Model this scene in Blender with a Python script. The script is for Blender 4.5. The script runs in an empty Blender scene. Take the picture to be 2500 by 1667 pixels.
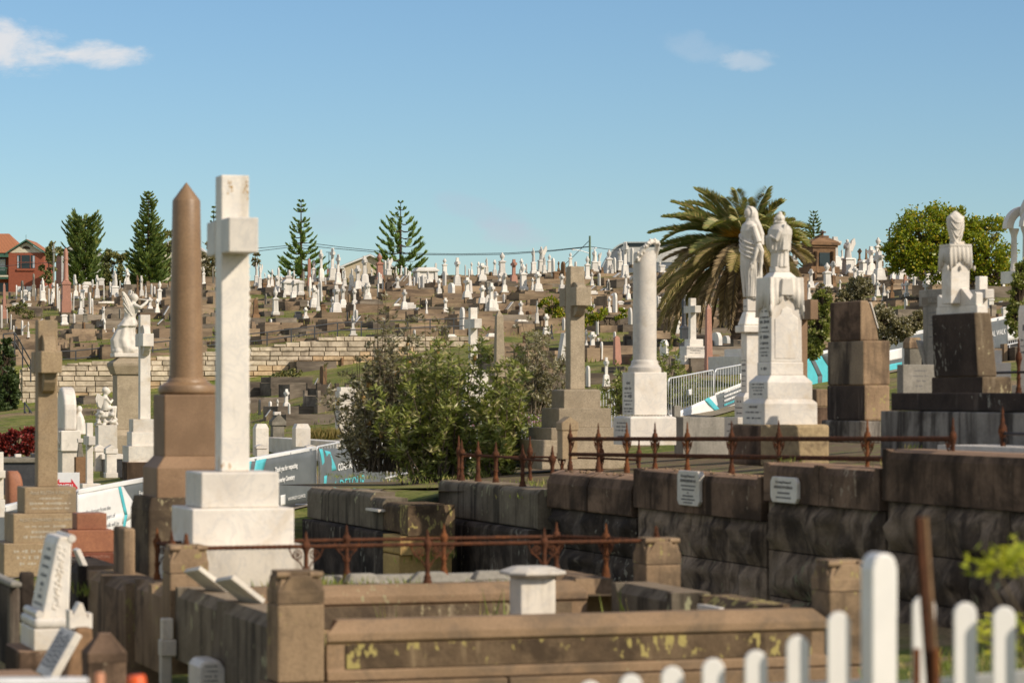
import bpy, bmesh, math, random
from mathutils import Vector, Matrix, Euler
random.seed(7)
R = math.radians
S = bpy.context.scene
C = S.collection
# ------------------------------------------------------------------ camera
FOC = 7000.0; HZ = 960.0; CX = 1250.0          # focal length and eye level measured on the photo (2500 px wide)
cam_d = bpy.data.cameras.new('camera'); cam = bpy.data.objects.new('camera', cam_d); C.objects.link(cam)
cam.location = (0, 0, 0); cam.rotation_euler = (R(90), 0, 0)
cam_d.sensor_width = 36; cam_d.lens = FOC / 2500 * 36; cam_d.shift_y = (HZ - 833.5) / 2500
cam_d.clip_start = 0.5; cam_d.clip_end = 6000
cam_d.dof.use_dof = True; cam_d.dof.focus_distance = 130; cam_d.dof.aperture_fstop = 3.8
S.camera = cam
# ------------------------------------------------------------------ sun and sky
SUN_AZ = 58; SUN_EL = 33                       # azimuth from straight behind the camera towards the right
sdir = Vector((math.sin(R(SUN_AZ)) * math.cos(R(SUN_EL)), -math.cos(R(SUN_AZ)) * math.cos(R(SUN_EL)), math.sin(R(SUN_EL))))
sl = bpy.data.lights.new('sun', 'SUN'); sl.energy = 4.0; sl.angle = R(0.5); sl.color = (1, .885, .735)
so = bpy.data.objects.new('sun', sl); C.objects.link(so); so.rotation_euler = sdir.to_track_quat('Z', 'Y').to_euler()
so.location = (20, -20, 40)
W = bpy.data.worlds.new('World'); S.world = W; W.use_nodes = True
S.view_settings.view_transform = 'Standard'; S.view_settings.look = 'None'; S.view_settings.gamma = 1
S.view_settings.exposure = 0.13; S.view_settings.use_curve_mapping = False
S.cycles.max_bounces = 6; S.cycles.transparent_max_bounces = 12

def nd(nt, typ, ins=None, **kw):
    n = nt.nodes.new(typ)
    for k, v in kw.items(): setattr(n, k, v)
    if ins:
        for k, v in ins.items():
            if isinstance(v, bpy.types.NodeSocket): nt.links.new(v, n.inputs[k])
            else: n.inputs[k].default_value = v
    return n
def c4(c): return (c[0], c[1], c[2], 1)
def mixc(nt, f, a, b, mode='MIX'):
    n = nt.nodes.new('ShaderNodeMix'); n.data_type = 'RGBA'; n.blend_type = mode
    for i, v in ((0, f), (6, a), (7, b)):
        if isinstance(v, bpy.types.NodeSocket): nt.links.new(v, n.inputs[i])
        else: n.inputs[i].default_value = v if i == 0 else c4(v)
    return n.outputs[2]
def mth(nt, op, a, b=0.0, c=0.0, clamp=False):
    n = nt.nodes.new('ShaderNodeMath'); n.operation = op; n.use_clamp = clamp
    for i, v in enumerate((a, b, c)):
        if isinstance(v, bpy.types.NodeSocket): nt.links.new(v, n.inputs[i])
        else: n.inputs[i].default_value = v
    return n.outputs[0]
def sstep(nt, v, a, b, lo=0.0, hi=1.0):
    n = nd(nt, 'ShaderNodeMapRange', {0: v, 1: a, 2: b, 3: lo, 4: hi}, interpolation_type='SMOOTHSTEP'); return n.outputs[0]

def build_world():
    nt = W.node_tree; nt.nodes.clear()
    out = nd(nt, 'ShaderNodeOutputWorld'); bg = nd(nt, 'ShaderNodeBackground', {'Strength': 0.085})
    sky = nd(nt, 'ShaderNodeTexSky', sky_type='NISHITA', sun_disc=False, sun_elevation=R(SUN_EL), sun_rotation=R(180 - SUN_AZ),
             altitude=900, air_density=1.15, dust_density=0.15, ozone_density=2.2)
    tc = nd(nt, 'ShaderNodeTexCoord'); sp = nd(nt, 'ShaderNodeSeparateXYZ', {0: tc.outputs['Generated']})
    x, y, z = sp.outputs
    # clouds: patches at fixed compass directions of the sky dome
    az = mth(nt, 'ARCTAN2', x, y); el = mth(nt, 'ARCSINE', z)
    cb = nd(nt, 'ShaderNodeCombineXYZ', {0: az, 1: mth(nt, 'MULTIPLY', el, 1.8), 2: 0.0})
    nz = nd(nt, 'ShaderNodeTexNoise', {'Vector': cb.outputs[0], 'Scale': 34.0, 'Detail': 9.0, 'Roughness': 0.62, 'Distortion': 0.4})
    n2 = nd(nt, 'ShaderNodeTexNoise', {'Vector': cb.outputs[0], 'Scale': 90.0, 'Detail': 5.0, 'Roughness': 0.6})
    col = mixc(nt, 1.0, sky.outputs[0], (0.80, 0.98, 1.15), 'MULTIPLY')
    def patch(px, py, rx, ry, amt, ccol, tilt=0.0, thr=0.5):
        nonlocal col
        a0 = math.atan((px - CX) / FOC); e0 = math.atan((HZ - py) / FOC)
        dx = mth(nt, 'SUBTRACT', az, a0); dy = mth(nt, 'SUBTRACT', el, e0)
        dy = mth(nt, 'SUBTRACT', dy, mth(nt, 'MULTIPLY', dx, tilt))
        u = mth(nt, 'DIVIDE', dx, rx / FOC); v = mth(nt, 'DIVIDE', dy, ry / FOC)
        r2 = mth(nt, 'ADD', mth(nt, 'MULTIPLY', u, u), mth(nt, 'MULTIPLY', v, v))
        m = mth(nt, 'SUBTRACT', 1.0, r2)
        m = mth(nt, 'MULTIPLY', m, .32)
        v2 = mth(nt, 'ADD', m, mth(nt, 'SUBTRACT', nz.outputs[0], thr))
        v2 = mth(nt, 'ADD', v2, mth(nt, 'MULTIPLY', mth(nt, 'SUBTRACT', n2.outputs[0], .5), .25))
        f = sstep(nt, v2, 0.02, 0.36); f = mth(nt, 'MULTIPLY', f, amt)
        near = sstep(nt, mth(nt, 'ABSOLUTE', dx), .3, .5, 1, 0); f = mth(nt, 'MULTIPLY', f, near)
        col = mixc(nt, f, col, ccol)
    wc = (9.2, 8.8, 8.6)
    patch(20, 130, 170, 75, 0.8, wc); patch(250, 140, 150, 38, 0.75, wc, 0.0)
    patch(-330, 140, 300, 90, 0.9, wc)
    patch(1690, 115, 130, 45, 0.12, wc, -0.2); patch(1830, 152, 85, 30, 0.30, wc)
    patch(1250, 570, 120, 40, 0.33, (6.0, 5.9, 7.0), -0.1); patch(1180, 520, 150, 40, 0.22, (5.4, 5.6, 7.0), -0.3)
    patch(800, 540, 80, 50, 0.16, (5.0, 5.4, 7.0))
    # added bright cloud, unseen behind and beside the camera, to fill the shade
    n3 = nd(nt, 'ShaderNodeTexNoise', {'Vector': tc.outputs['Generated'], 'Scale': 3.2, 'Detail': 6.0, 'Roughness': 0.6})
    f = sstep(nt, n3.outputs[0], .40, .60); f = mth(nt, 'MULTIPLY', f, sstep(nt, mth(nt, 'ABSOLUTE', az), .55, .95)); f = mth(nt, 'MULTIPLY', f, sstep(nt, z, .0, .12)); f = mth(nt, 'MULTIPLY', f, .85)
    col = mixc(nt, f, col, (9.0, 8.3, 7.6))
    nt.links.new(col, bg.inputs[0]); nt.links.new(bg.outputs[0], out.inputs[0])
build_world()

# ------------------------------------------------------------------ frame helpers
TH = R(18)                                       # the graves' rows are turned 18 degrees to the view
def P(px, py, d): return Vector(((px - CX) / FOC * d, d, (HZ - py) / FOC * d))
def the(px): return TH + math.atan((px - CX) / FOC)

def tag(o, label=None, cat=None, group=None, kind=None):
    if label: o['label'] = label
    if cat: o['category'] = cat
    if group: o['group'] = group
    if kind: o['kind'] = kind
    return o
def empty(name, loc, rz=0.0, label=None, cat=None, group=None):
    o = bpy.data.objects.new(name, None); C.objects.link(o); o.location = loc; o.rotation_euler = (0, 0, rz)
    o.empty_display_size = .2
    return tag(o, label, cat, group)

class MB:
    """collects faces of one mesh"""
    def __init__(s): s.v = []; s.f = []; s.sm = []; s.mi = []; s.M = None; s.cm = 0
    def add(s, vs, fs, smooth=False):
        b = len(s.v)
        if s.M is not None: vs = [s.M @ Vector(v) for v in vs]
        s.v += [tuple(v) for v in vs]
        s.f += [tuple(i + b for i in f) for f in fs]; s.sm += [smooth] * len(fs); s.mi += [s.cm] * len(fs)
        return s
    def box(s, x0, x1, y0, y1, z0, z1):
        return s.frus((x0 + x1) / 2, (y0 + y1) / 2, z0, z1, x1 - x0, y1 - y0)
    def frus(s, cx, cy, z0, z1, w, t, w1=None, t1=None, dx=0, dy=0):
        w1 = w if w1 is None else w1; t1 = t if t1 is None else t1
        v = [(cx + a * w / 2, cy + b * t / 2, z0) for a, b in ((-1, -1), (1, -1), (1, 1), (-1, 1))] + \
            [(cx + dx + a * w1 / 2, cy + dy + b * t1 / 2, z1) for a, b in ((-1, -1), (1, -1), (1, 1), (-1, 1))]
        return s.add(v, [(3, 2, 1, 0), (4, 5, 6, 7), (0, 1, 5, 4), (1, 2, 6, 5), (2, 3, 7, 6), (3, 0, 4, 7)])
    def prism(s, poly, a0, a1, axis='y'):
        n = len(poly)
        def pt(u, w, a): return (u, a, w) if axis == 'y' else ((a, u, w) if axis == 'x' else (u, w, a))
        v = [pt(u, w, a0) for u, w in poly] + [pt(u, w, a1) for u, w in poly]
        f = [tuple(range(n)), tuple(range(2 * n - 1, n - 1, -1))] + [(i, n + i, n + (i + 1) % n, (i + 1) % n) for i in range(n)]
        return s.add(v, f)
    def loft(s, rings, smooth=True, cap=True):
        n = len(rings[0]); v = [p for r in rings for p in r]; f = []
        for k in range(len(rings) - 1):
            for i in range(n):
                a = k * n + i; b = k * n + (i + 1) % n
                f.append((a, b, b + n, a + n))
        s.add(v, f, smooth)
        if cap:
            s.add(list(rings[0]), [tuple(range(n - 1, -1, -1))]); s.add(list(rings[-1]), [tuple(range(n))])
        return s
    def lathe(s, prof, seg=20, cx=0, cy=0, smooth=True):
        rings = [[(cx + r * math.cos(2 * math.pi * i / seg), cy + r * math.sin(2 * math.pi * i / seg), z) for i in range(seg)] for r, z in prof]
        return s.loft(rings, smooth)
    def tube(s, pts, r, seg=8, smooth=True):
        pts = [Vector(p) for p in pts]; rings = []
        up = Vector((0, 0, 1))
        for i, p in enumerate(pts):
            t = (pts[min(i + 1, len(pts) - 1)] - pts[max(i - 1, 0)]).normalized()
            a = t.cross(up)
            if a.length < 1e-3: a = t.cross(Vector((0, 1, 0)))
            a.normalize(); b = a.cross(t).normalized()
            rr = r[i] if isinstance(r, (list, tuple)) else r
            rings.append([tuple(p + a * rr * math.cos(2 * math.pi * k / seg) + b * rr * math.sin(2 * math.pi * k / seg)) for k in range(seg)])
        return s.loft(rings, smooth)
    def ball(s, c, rx, ry=None, rz=None, seg=12, rg=8):
        ry = rx if ry is None else ry; rz = rx if rz is None else rz
        rings = []
        for j in range(rg + 1):
            a = -math.pi / 2 + math.pi * j / rg; rr = max(math.cos(a), .02)
            rings.append([(c[0] + rx * rr * math.cos(2 * math.pi * i / seg), c[1] + ry * rr * math.sin(2 * math.pi * i / seg), c[2] + rz * math.sin(a)) for i in range(seg)])
        return s.loft(rings, True)
    def mesh(s, name, mats):
        me = bpy.data.meshes.new(name); me.from_pydata(s.v, [], s.f)
        me.polygons.foreach_set('use_smooth', s.sm)
        for m in (mats if isinstance(mats, (list, tuple)) else [mats]): me.materials.append(m)
        if any(s.mi): me.polygons.foreach_set('material_index', s.mi)
        me.update(); return me
    def build(s, name, mats, parent=None, loc=None, rz=0.0, bevel=0, seg=2, fix=True, label=None):
        me = s.mesh(name, mats)
        if fix and len(s.f) < 20000:
            bm = bmesh.new(); bm.from_mesh(me); bmesh.ops.recalc_face_normals(bm, faces=bm.faces); bm.to_mesh(me); bm.free()
        o = bpy.data.objects.new(name, me); C.objects.link(o)
        if parent is not None: o.parent = parent
        if loc is not None: o.location = loc
        if rz: o.rotation_euler = (0, 0, rz)
        if bevel:
            m = o.modifiers.new('bevel', 'BEVEL'); m.width = bevel; m.segments = seg; m.limit_method = 'ANGLE'; m.angle_limit = R(40)
        if label: o['label'] = label
        return o

def remesh(o, vox, smooth=4):
    m = o.modifiers.new('remesh', 'REMESH'); m.mode = 'VOXEL'; m.voxel_size = vox; m.use_smooth_shade = True
    if smooth:
        m = o.modifiers.new('smooth', 'SMOOTH'); m.factor = .5; m.iterations = smooth
    return o

def text(body, size, parent, loc, rot, mat, align='CENTER', name='lettering', ext=.002, spacing=1.0, bold=0.0, sx=1.0):
    cu = bpy.data.curves.new(name, 'FONT'); cu.body = body; cu.size = size; cu.align_x = align; cu.align_y = 'CENTER'
    cu.extrude = ext; cu.space_line = spacing; cu.offset = bold; cu.resolution_u = 3
    t = bpy.data.objects.new(name, cu); C.objects.link(t)
    dg = bpy.context.evaluated_depsgraph_get(); me = bpy.data.meshes.new_from_object(t.evaluated_get(dg))
    bpy.data.objects.remove(t); bpy.data.curves.remove(cu)
    me.materials.clear(); me.materials.append(mat)
    o = bpy.data.objects.new(name, me); C.objects.link(o); o.parent = parent; o.location = loc; o.rotation_euler = rot; o.scale = (sx, 1, 1)
    return o
ROTF = (R(90), 0, 0); ROTL = (R(90), 0, R(-90))
# ------------------------------------------------------------------ materials
def newmat(name):
    m = bpy.data.materials.new(name); m.use_nodes = True; nt = m.node_tree; nt.nodes.clear()
    out = nd(nt, 'ShaderNodeOutputMaterial'); b = nd(nt, 'ShaderNodeBsdfPrincipled'); nt.links.new(b.outputs[0], out.inputs[0])
    return m, nt, b
def vec_of(nt, island=False):
    tc = nd(nt, 'ShaderNodeTexCoord'); oi = nd(nt, 'ShaderNodeObjectInfo')
    r = mth(nt, 'MULTIPLY', oi.outputs['Random'], 53.0)
    if island:
        g = nd(nt, 'ShaderNodeNewGeometry'); r = mth(nt, 'ADD', r, mth(nt, 'MULTIPLY', g.outputs['Random Per Island'], 31.0))
    cb = nd(nt, 'ShaderNodeCombineXYZ', {0: r, 1: r, 2: r})
    return nd(nt, 'ShaderNodeVectorMath', {0: tc.outputs['Object'], 1: cb.outputs[0]}, operation='ADD').outputs[0]
def noise(nt, v, scale, detail=5.0, rough=.6, dist=0.0):
    return nd(nt, 'ShaderNodeTexNoise', {'Vector': v, 'Scale': scale, 'Detail': detail, 'Roughness': rough, 'Distortion': dist}).outputs[0]
def stretch(nt, v, s):
    return nd(nt, 'ShaderNodeVectorMath', {0: v, 1: s}, operation='MULTIPLY').outputs[0]
def thr(a): return .5 + (.5 - a) * .55
def stone(name, base, var, rough=.8, scale=3.0, stain=None, streak=None, lichen=None, speck=None, vein=None, bump=.35, bscale=25.0, isl=0.0, objvar=0.12, spec=.35, top=None, fa=None):
    fa = (.16 if 'marble' in name else .55) if fa is None else fa
    m, nt, b = newmat(name); v = vec_of(nt, isl > 0)
    n1 = noise(nt, v, scale, 7.0)
    col = mixc(nt, sstep(nt, n1, .35, .65), base, var)
    fine = noise(nt, v, bscale, 4.0, .7)
    col = mixc(nt, fa, col, nd(nt, 'ShaderNodeCombineColor', {0: sstep(nt, fine, .25, .75, .72, 1.22), 1: sstep(nt, fine, .25, .75, .72, 1.22), 2: sstep(nt, fine, .25, .75, .72, 1.22)}).outputs[0], 'MULTIPLY')
    if vein:
        w = noise(nt, v, scale * 1.3, 8.0, .65, 1.2)
        w = mth(nt, 'ABSOLUTE', mth(nt, 'SUBTRACT', w, .5)); col = mixc(nt, sstep(nt, w, 0, .035, vein[1], 0), col, vein[0])
    if speck:
        s1 = nd(nt, 'ShaderNodeTexVoronoi', {'Vector': v, 'Scale': speck[2]}).outputs['Color']
        sx = nd(nt, 'ShaderNodeSeparateColor', {0: s1}).outputs[0]
        col = mixc(nt, mth(nt, 'MULTIPLY', sstep(nt, sx, .45, .8), speck[1]), col, speck[0])
    if stain:
        t = thr(stain[1]); s = noise(nt, v, stain[2] if len(stain) > 2 else 1.6, 6.0, .65, .5)
        col = mixc(nt, sstep(nt, s, t - .1, t + .12, 0, .85), col, stain[0])
    if streak:
        t = thr(streak[1]); k = streak[2] if len(streak) > 2 else 5.0
        s = noise(nt, stretch(nt, v, (k, k, k * .13)), 1.0, 6.0, .6)
        col = mixc(nt, sstep(nt, s, t - .08, t + .14, 0, .9), col, streak[0])
    if lichen:
        t = thr(lichen[1]); k = lichen[2] if len(lichen) > 2 else 9.0
        s = noise(nt, stretch(nt, v, (1, 1, .55)), k, 3.0, .55); s2 = noise(nt, v, 1.1, 2.0)
        s = mth(nt, 'ADD', s, mth(nt, 'MULTIPLY', mth(nt, 'SUBTRACT', s2, .5), .8))
        col = mixc(nt, sstep(nt, s, t - .02, t + .05, 0, .85), col, lichen[0])
    if top:   # separate tint mixed in on upward faces
        g = nd(nt, 'ShaderNodeNewGeometry'); nzz = nd(nt, 'ShaderNodeSeparateXYZ', {0: g.outputs['Normal']}).outputs[2]
        col = mixc(nt, mth(nt, 'MULTIPLY', sstep(nt, nzz, .6, .95), top[1]), col, top[0])
    if isl:
        g = nd(nt, 'ShaderNodeNewGeometry'); k = sstep(nt, g.outputs['Random Per Island'], 0, 1, 1 - isl, 1 + isl)
        col = mixc(nt, 1.0, col, nd(nt, 'ShaderNodeCombineColor', {0: k, 1: k, 2: k}).outputs[0], 'MULTIPLY')
    if objvar:
        oi = nd(nt, 'ShaderNodeObjectInfo'); k = sstep(nt, oi.outputs['Random'], 0, 1, 1 - objvar, 1 + objvar * .6)
        col = mixc(nt, 1.0, col, nd(nt, 'ShaderNodeCombineColor', {0: k, 1: k, 2: k}).outputs[0], 'MULTIPLY')
    nt.links.new(col, b.inputs['Base Color']); b.inputs['Roughness'].default_value = rough; b.inputs['Specular IOR Level'].default_value = .1 if rough > .8 else spec
    if bump:
        h = mth(nt, 'ADD', mth(nt, 'MULTIPLY', fine, .5), noise(nt, v, scale * 2.2, 6.0))
        bp = nd(nt, 'ShaderNodeBump', {'Strength': bump, 'Distance': .02, 'Height': h}); nt.links.new(bp.outputs[0], b.inputs['Normal'])
    return m
def plain(name, col, rough=.5, metal=0.0, spec=.5, nz=.12, scale=6.0, emit=None):
    m, nt, b = newmat(name); v = vec_of(nt); n = noise(nt, v, scale, 6.0)
    k = sstep(nt, n, .3, .7, 1 - nz, 1 + nz)
    nt.links.new(mixc(nt, 1.0, col, nd(nt, 'ShaderNodeCombineColor', {0: k, 1: k, 2: k}).outputs[0], 'MULTIPLY'), b.inputs['Base Color'])
    b.inputs['Roughness'].default_value = rough; b.inputs['Metallic'].default_value = metal; b.inputs['Specular IOR Level'].default_value = spec
    return m
def leafmat(name, a, bcol, c=None, cfrac=.1, rough=.5, transl=.25, objvar=.0):
    m = bpy.data.materials.new(name); m.use_nodes = True; nt = m.node_tree; nt.nodes.clear()
    out = nd(nt, 'ShaderNodeOutputMaterial'); b = nd(nt, 'ShaderNodeBsdfPrincipled', {'Roughness': rough, 'Specular IOR Level': .4})
    g = nd(nt, 'ShaderNodeNewGeometry'); r = g.outputs['Random Per Island']
    col = mixc(nt, r, a, bcol)
    if c:
        r2 = mth(nt, 'FRACT', mth(nt, 'MULTIPLY', r, 17.3)); col = mixc(nt, mth(nt, 'LESS_THAN', r2, cfrac), col, c)
    nt.links.new(col, b.inputs['Base Color'])
    t = nd(nt, 'ShaderNodeBsdfTranslucent', {0: mixc(nt, 1.0, col, (1.3, 1.35, .7), 'MULTIPLY')})
    mx = nd(nt, 'ShaderNodeMixShader', {0: transl}); nt.links.new(b.outputs[0], mx.inputs[1]); nt.links.new(t.outputs[0], mx.inputs[2])
    nt.links.new(mx.outputs[0], out.inputs[0]); return m

M = {}
M['marble'] = stone('white_marble', (.77, .71, .62), (.66, .60, .52), rough=.5, scale=2.5, vein=((.42, .42, .42), .3), stain=((.56, .47, .35), .30, 2.2), bump=.12, bscale=60, spec=.4)
M['marble_aged'] = stone('aged_marble', (.73, .66, .55), (.60, .54, .45), rough=.6, scale=3, vein=((.40, .40, .40), .3), stain=((.40, .35, .28), .22, 2.5), streak=((.40, .34, .26), .34, 6), bump=.15, bscale=60)
M['marble_rust'] = stone('rust_spotted_marble', (.76, .70, .61), (.65, .60, .53), rough=.5, scale=2.5, vein=((.42, .42, .42), .3), streak=((.45, .39, .30), .3, 5), lichen=((.34, .20, .07), .02, 14), bump=.1, bscale=60)
M['statue'] = stone('carved_marble', (.76, .70, .61), (.64, .59, .51), rough=.55, scale=4, stain=((.50, .46, .39), .2, 5), bump=.15, bscale=40)
M['hillmarble'] = stone('hill_marble', (.80, .75, .67), (.64, .60, .54), rough=.55, scale=2.0, streak=((.40, .38, .34), .22, 3), bump=0, objvar=.18)
M['concrete'] = stone('grey_concrete', (.36, .33, .28), (.27, .25, .21), rough=.85, scale=2.5, streak=((.14, .13, .11), .28, 5), bump=.2)
M['granite'] = stone('grey_granite', (0.444, 0.359, 0.246), (0.37, 0.298, 0.199), rough=.7, scale=6, speck=((0.16, 0.123, 0.0851), .6, 150), stain=((0.234, 0.186, 0.123), .3, 2), bump=.15, bscale=120)
M['granite_brown'] = stone('fawn_granite', (0.407, 0.299, 0.176), (0.341, 0.247, 0.142), rough=.72, scale=4, speck=((0.198, 0.134, 0.076), .6, 130), stain=((0.242, 0.185, 0.123), .35, 2.2), bump=.15, bscale=110)
M['trachyte'] = stone('brown_trachyte', (.30, .185, .095), (.25, .15, .075), rough=.45, scale=3, stain=((.22, .135, .07), .35, 1.5), speck=((.17, .10, .05), .45, 110), bump=.03, bscale=90, spec=.5)
M['trachyte_matt'] = stone('matt_brown_trachyte', (.29, .18, .10), (.23, .14, .075), rough=.65, scale=3, speck=((.17, .10, .06), .4, 140), bump=.1, bscale=90)
M['redgranite'] = stone('red_granite', (0.396, 0.165, 0.0825), (0.319, 0.127, 0.066), rough=.6, scale=5, speck=((0.187, 0.0715, 0.044), .6, 160), bump=.1, bscale=110)
M['redgranite_polish'] = stone('polished_red_granite', (.27, .09, .055), (.22, .075, .045), rough=.25, scale=5, speck=((.12, .05, .035), .5, 160), bump=0)
M['pink'] = stone('pink_granite', (.44, .215, .145), (.38, .185, .125), rough=.55, scale=3, bump=.05, speck=((.30, .14, .10), .4, 60))
M['brownst'] = stone('brown_sandstone', (.26, .155, .085), (.20, .12, .065), rough=.85, scale=3, stain=((.11, .075, .05), .4), bump=.3)
M['greyst'] = stone('grey_weathered_stone', (.29, .26, .21), (.21, .19, .15), rough=.85, scale=3, stain=((.10, .09, .075), .4), bump=.3)
M['darkst'] = stone('dark_granite', (.045, .045, .048), (.06, .06, .062), rough=.3, scale=5, bump=0)
M['sand'] = stone('sandstone', (0.345, 0.24, 0.147), (0.254, 0.172, 0.104), rough=.9, scale=1.6, stain=((0.102, 0.074, 0.0492), .38, 2.0), streak=((0.0863, 0.0624, 0.0454), .38, 6), lichen=((0.366, 0.308, 0.123), .12, 22), bump=.5, bscale=45)
M['sand_clean'] = stone('warm_sandstone', (.40, .225, .125), (.33, .19, .105), rough=.9, scale=2.5, stain=((.24, .16, .10), .3, 3), bump=.45, bscale=50)
M['sand_lichen'] = stone('lichen_spotted_sandstone', (0.179, 0.124, 0.0754), (0.123, 0.0836, 0.0515), rough=.95, scale=3.5, stain=((0.0582, 0.0408, 0.0276), .42, 2.5), streak=((0.302, 0.219, 0.129), .26, 9), lichen=((0.448, 0.367, 0.133), .34, 17), bump=.55, bscale=45)
M['sand_spot'] = stone('mottled_sandstone', (0.183, 0.135, 0.0851), (0.125, 0.09, 0.0586), rough=.95, scale=3.5, stain=((0.0627, 0.046, 0.0331), .42, 2.5), streak=((0.303, 0.24, 0.161), .26, 9), lichen=((0.376, 0.32, 0.189), .2, 26), bump=.5, bscale=45)
M['sand_dark'] = stone('blackened_sandstone', (0.258, 0.168, 0.112), (0.134, 0.0877, 0.0595), rough=.95, scale=1.5, stain=((0.0426, 0.0296, 0.0214), .5, 1.2), streak=((0.0336, 0.0235, 0.0167), .42, 3.2), lichen=((0.336, 0.265, 0.186), .10, 14), bump=.6, bscale=30, top=((0.403, 0.26, 0.167), .7))
M['sand_black'] = stone('sooty_sandstone', (.12, .094, .074), (.06, .047, .037), rough=.95, scale=1.8, stain=((.024, .019, .016), .5, 1.4), streak=((.24, .20, .155), .27, 5), lichen=((.30, .28, .22), .10, 14), bump=.6, bscale=30)
M['dark_face'] = stone('near_black_sandstone', (.075, .056, .045), (.04, .031, .026), rough=.95, scale=2, streak=((.19, .15, .12), .24, 7), lichen=((.34, .32, .26), .06, 18), bump=.6, bscale=30)
M['sand_white'] = stone('streaked_pale_sandstone', (0.36, 0.324, 0.276), (0.264, 0.234, 0.198), rough=.95, scale=2, streak=((0.036, 0.0288, 0.024), .50, 4.5), stain=((0.06, 0.048, 0.0384), .35, 1.5), bump=.5, bscale=30)
M['sand_green'] = stone('lichen_streaked_sandstone', (.21, .175, .125), (.145, .118, .085), rough=.95, scale=2, streak=((.045, .037, .028), .45, 5), lichen=((.40, .385, .23), .17, 12), bump=.5, top=((.32, .24, .16), .6))
M['sand_yellow'] = stone('yellow_sandstone', (.50, .34, .13), (.40, .27, .11), rough=.9, scale=2.5, stain=((.18, .12, .06), .3), bump=.6)
M['hillkerb'] = stone('hill_sandstone', (0.379, 0.277, 0.181), (0.256, 0.183, 0.12), rough=.9, scale=.9, stain=((0.122, 0.0904, 0.0671), .40, .6), bump=.35, bscale=6, objvar=.3, top=((0.231, 0.208, 0.161), .5))
M['hillkerb_b'] = stone('hill_grey_sandstone', (0.281, 0.234, 0.181), (0.192, 0.153, 0.112), rough=.9, scale=.9, stain=((0.0786, 0.0643, 0.0523), .45, .6), bump=.35, bscale=6, objvar=.3, top=((0.213, 0.193, 0.149), .5))
M['hillbase'] = stone('plinth_sandstone', (0.265, 0.206, 0.139), (0.166, 0.127, 0.0882), rough=.9, scale=2, stain=((0.0883, 0.0706, 0.0567), .4), bump=0, objvar=.3)
M['wallstone'] = stone('retaining_sandstone', (.62, .525, .395), (.50, .42, .31), rough=.9, scale=1.5, stain=((.27, .22, .16), .46, 1.6), bump=.7, bscale=8, isl=.16)
M['wallstone_o'] = stone('orange_sandstone', (.56, .42, .26), (.44, .31, .18), rough=.9, scale=1.5, stain=((.26, .19, .12), .4, 1.6), bump=.7, bscale=8, isl=.16)
M['mortar'] = stone('dark_mortar', (0.304, 0.237, 0.171), (0.19, 0.152, 0.114), rough=1, bump=.2)
M['rust'] = stone('rusted_iron', (.125, .05, .026), (.075, .034, .02), rough=.85, scale=20, stain=((.26, .09, .03), .22, 8), bump=.5, bscale=120, spec=.2)
M['rust_o'] = stone('orange_rust', (.21, .078, .03), (.13, .052, .025), rough=.9, scale=20, bump=.5, bscale=120, spec=.2)
M['darkiron'] = plain('dark_iron', (.03, .022, .02), .6, 0, .3)
M['paint'] = plain('white_paint', (.80, .77, .72), .45, 0, .4, .03)
M['galv'] = plain('galvanised_steel', (.66, .66, .66), .4, .25, .5)
M['dkpaint'] = plain('dark_grey_paint', (.06, .062, .066), .5)
M['lettering'] = plain('dark_lettering', (.16, .15, .14), .6)
M['letterbrown'] = plain('brown_lettering', (.20, .165, .12), .8)
M['letterpale'] = plain('pale_lettering', (.46, .40, .31), .8)
M['letterpink'] = plain('pink_lettering', (.42, .21, .15), .6)
M['white'] = plain('white_vinyl', (.78, .77, .75), .5, 0, .4, .04)
M['teal'] = plain('teal_vinyl', (.10, .50, .56), .5, 0, .4, .06)
M['greyprint'] = plain('grey_print', (.32, .33, .34), .6)
M['red'] = plain('red_print', (.62, .03, .04), .5)
M['orange'] = plain('orange_plastic', (.85, .12, .015), .4)
M['copper'] = plain('faded_orange_plastic', (.46, .19, .09), .5)
M['green_pole'] = plain('green_treated_pole', (.13, .19, .13), .8)
M['wood_pole'] = plain('weathered_timber_pole', (.25, .25, .21), .8)
M['wire'] = plain('black_cable', (.03, .035, .04), .6)
M['timber_dark'] = plain('dark_timber', (.05, .045, .04), .8)
M['bark'] = stone('brown_bark', (.10, .07, .045), (.06, .042, .028), rough=.95, scale=8, bump=.5)
M['bark_grey'] = stone('grey_bark', (.17, .13, .09), (.10, .08, .055), rough=.95, scale=8, bump=.5)
M['palmbark'] = stone('palm_bark', (.16, .11, .07), (.09, .06, .04), rough=.95, scale=5, bump=.6)
M['leaf_tree'] = leafmat('glossy_leaves', (0.137, 0.19, 0.0144), (0.312, 0.345, 0.027), (0.546, 0.414, 0.0405), .14, .36, .3)
M['leaf_pine'] = leafmat('pine_needles', (0.106, 0.2, 0.0528), (0.265, 0.338, 0.0645), None, 0, .6, .15)
M['leaf_pine_d'] = leafmat('dark_pine_needles', (0.105, 0.178, 0.0563), (0.225, 0.281, 0.0626), (0.375, 0.378, 0.0938), .08, .6, .12)
M['leaf_bush'] = leafmat('banksia_leaves', (0.138, 0.172, 0.0336), (0.3, 0.316, 0.0788), (0.48, 0.425, 0.2), .12, .42, .25)
M['leaf_olive'] = leafmat('grey_olive_leaves', (.135, .118, .052), (.27, .235, .12), (.46, .42, .31), .2, .5, .22)
M['leaf_red'] = leafmat('red_leaves', (.16, .018, .015), (.30, .04, .03), (.06, .02, .015), .2, .5, .25)
M['leaf_ivy'] = leafmat('ivy_leaves', (0.036, 0.06, 0.0192), (0.072, 0.102, 0.03), None, 0, .5, .2)
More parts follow.
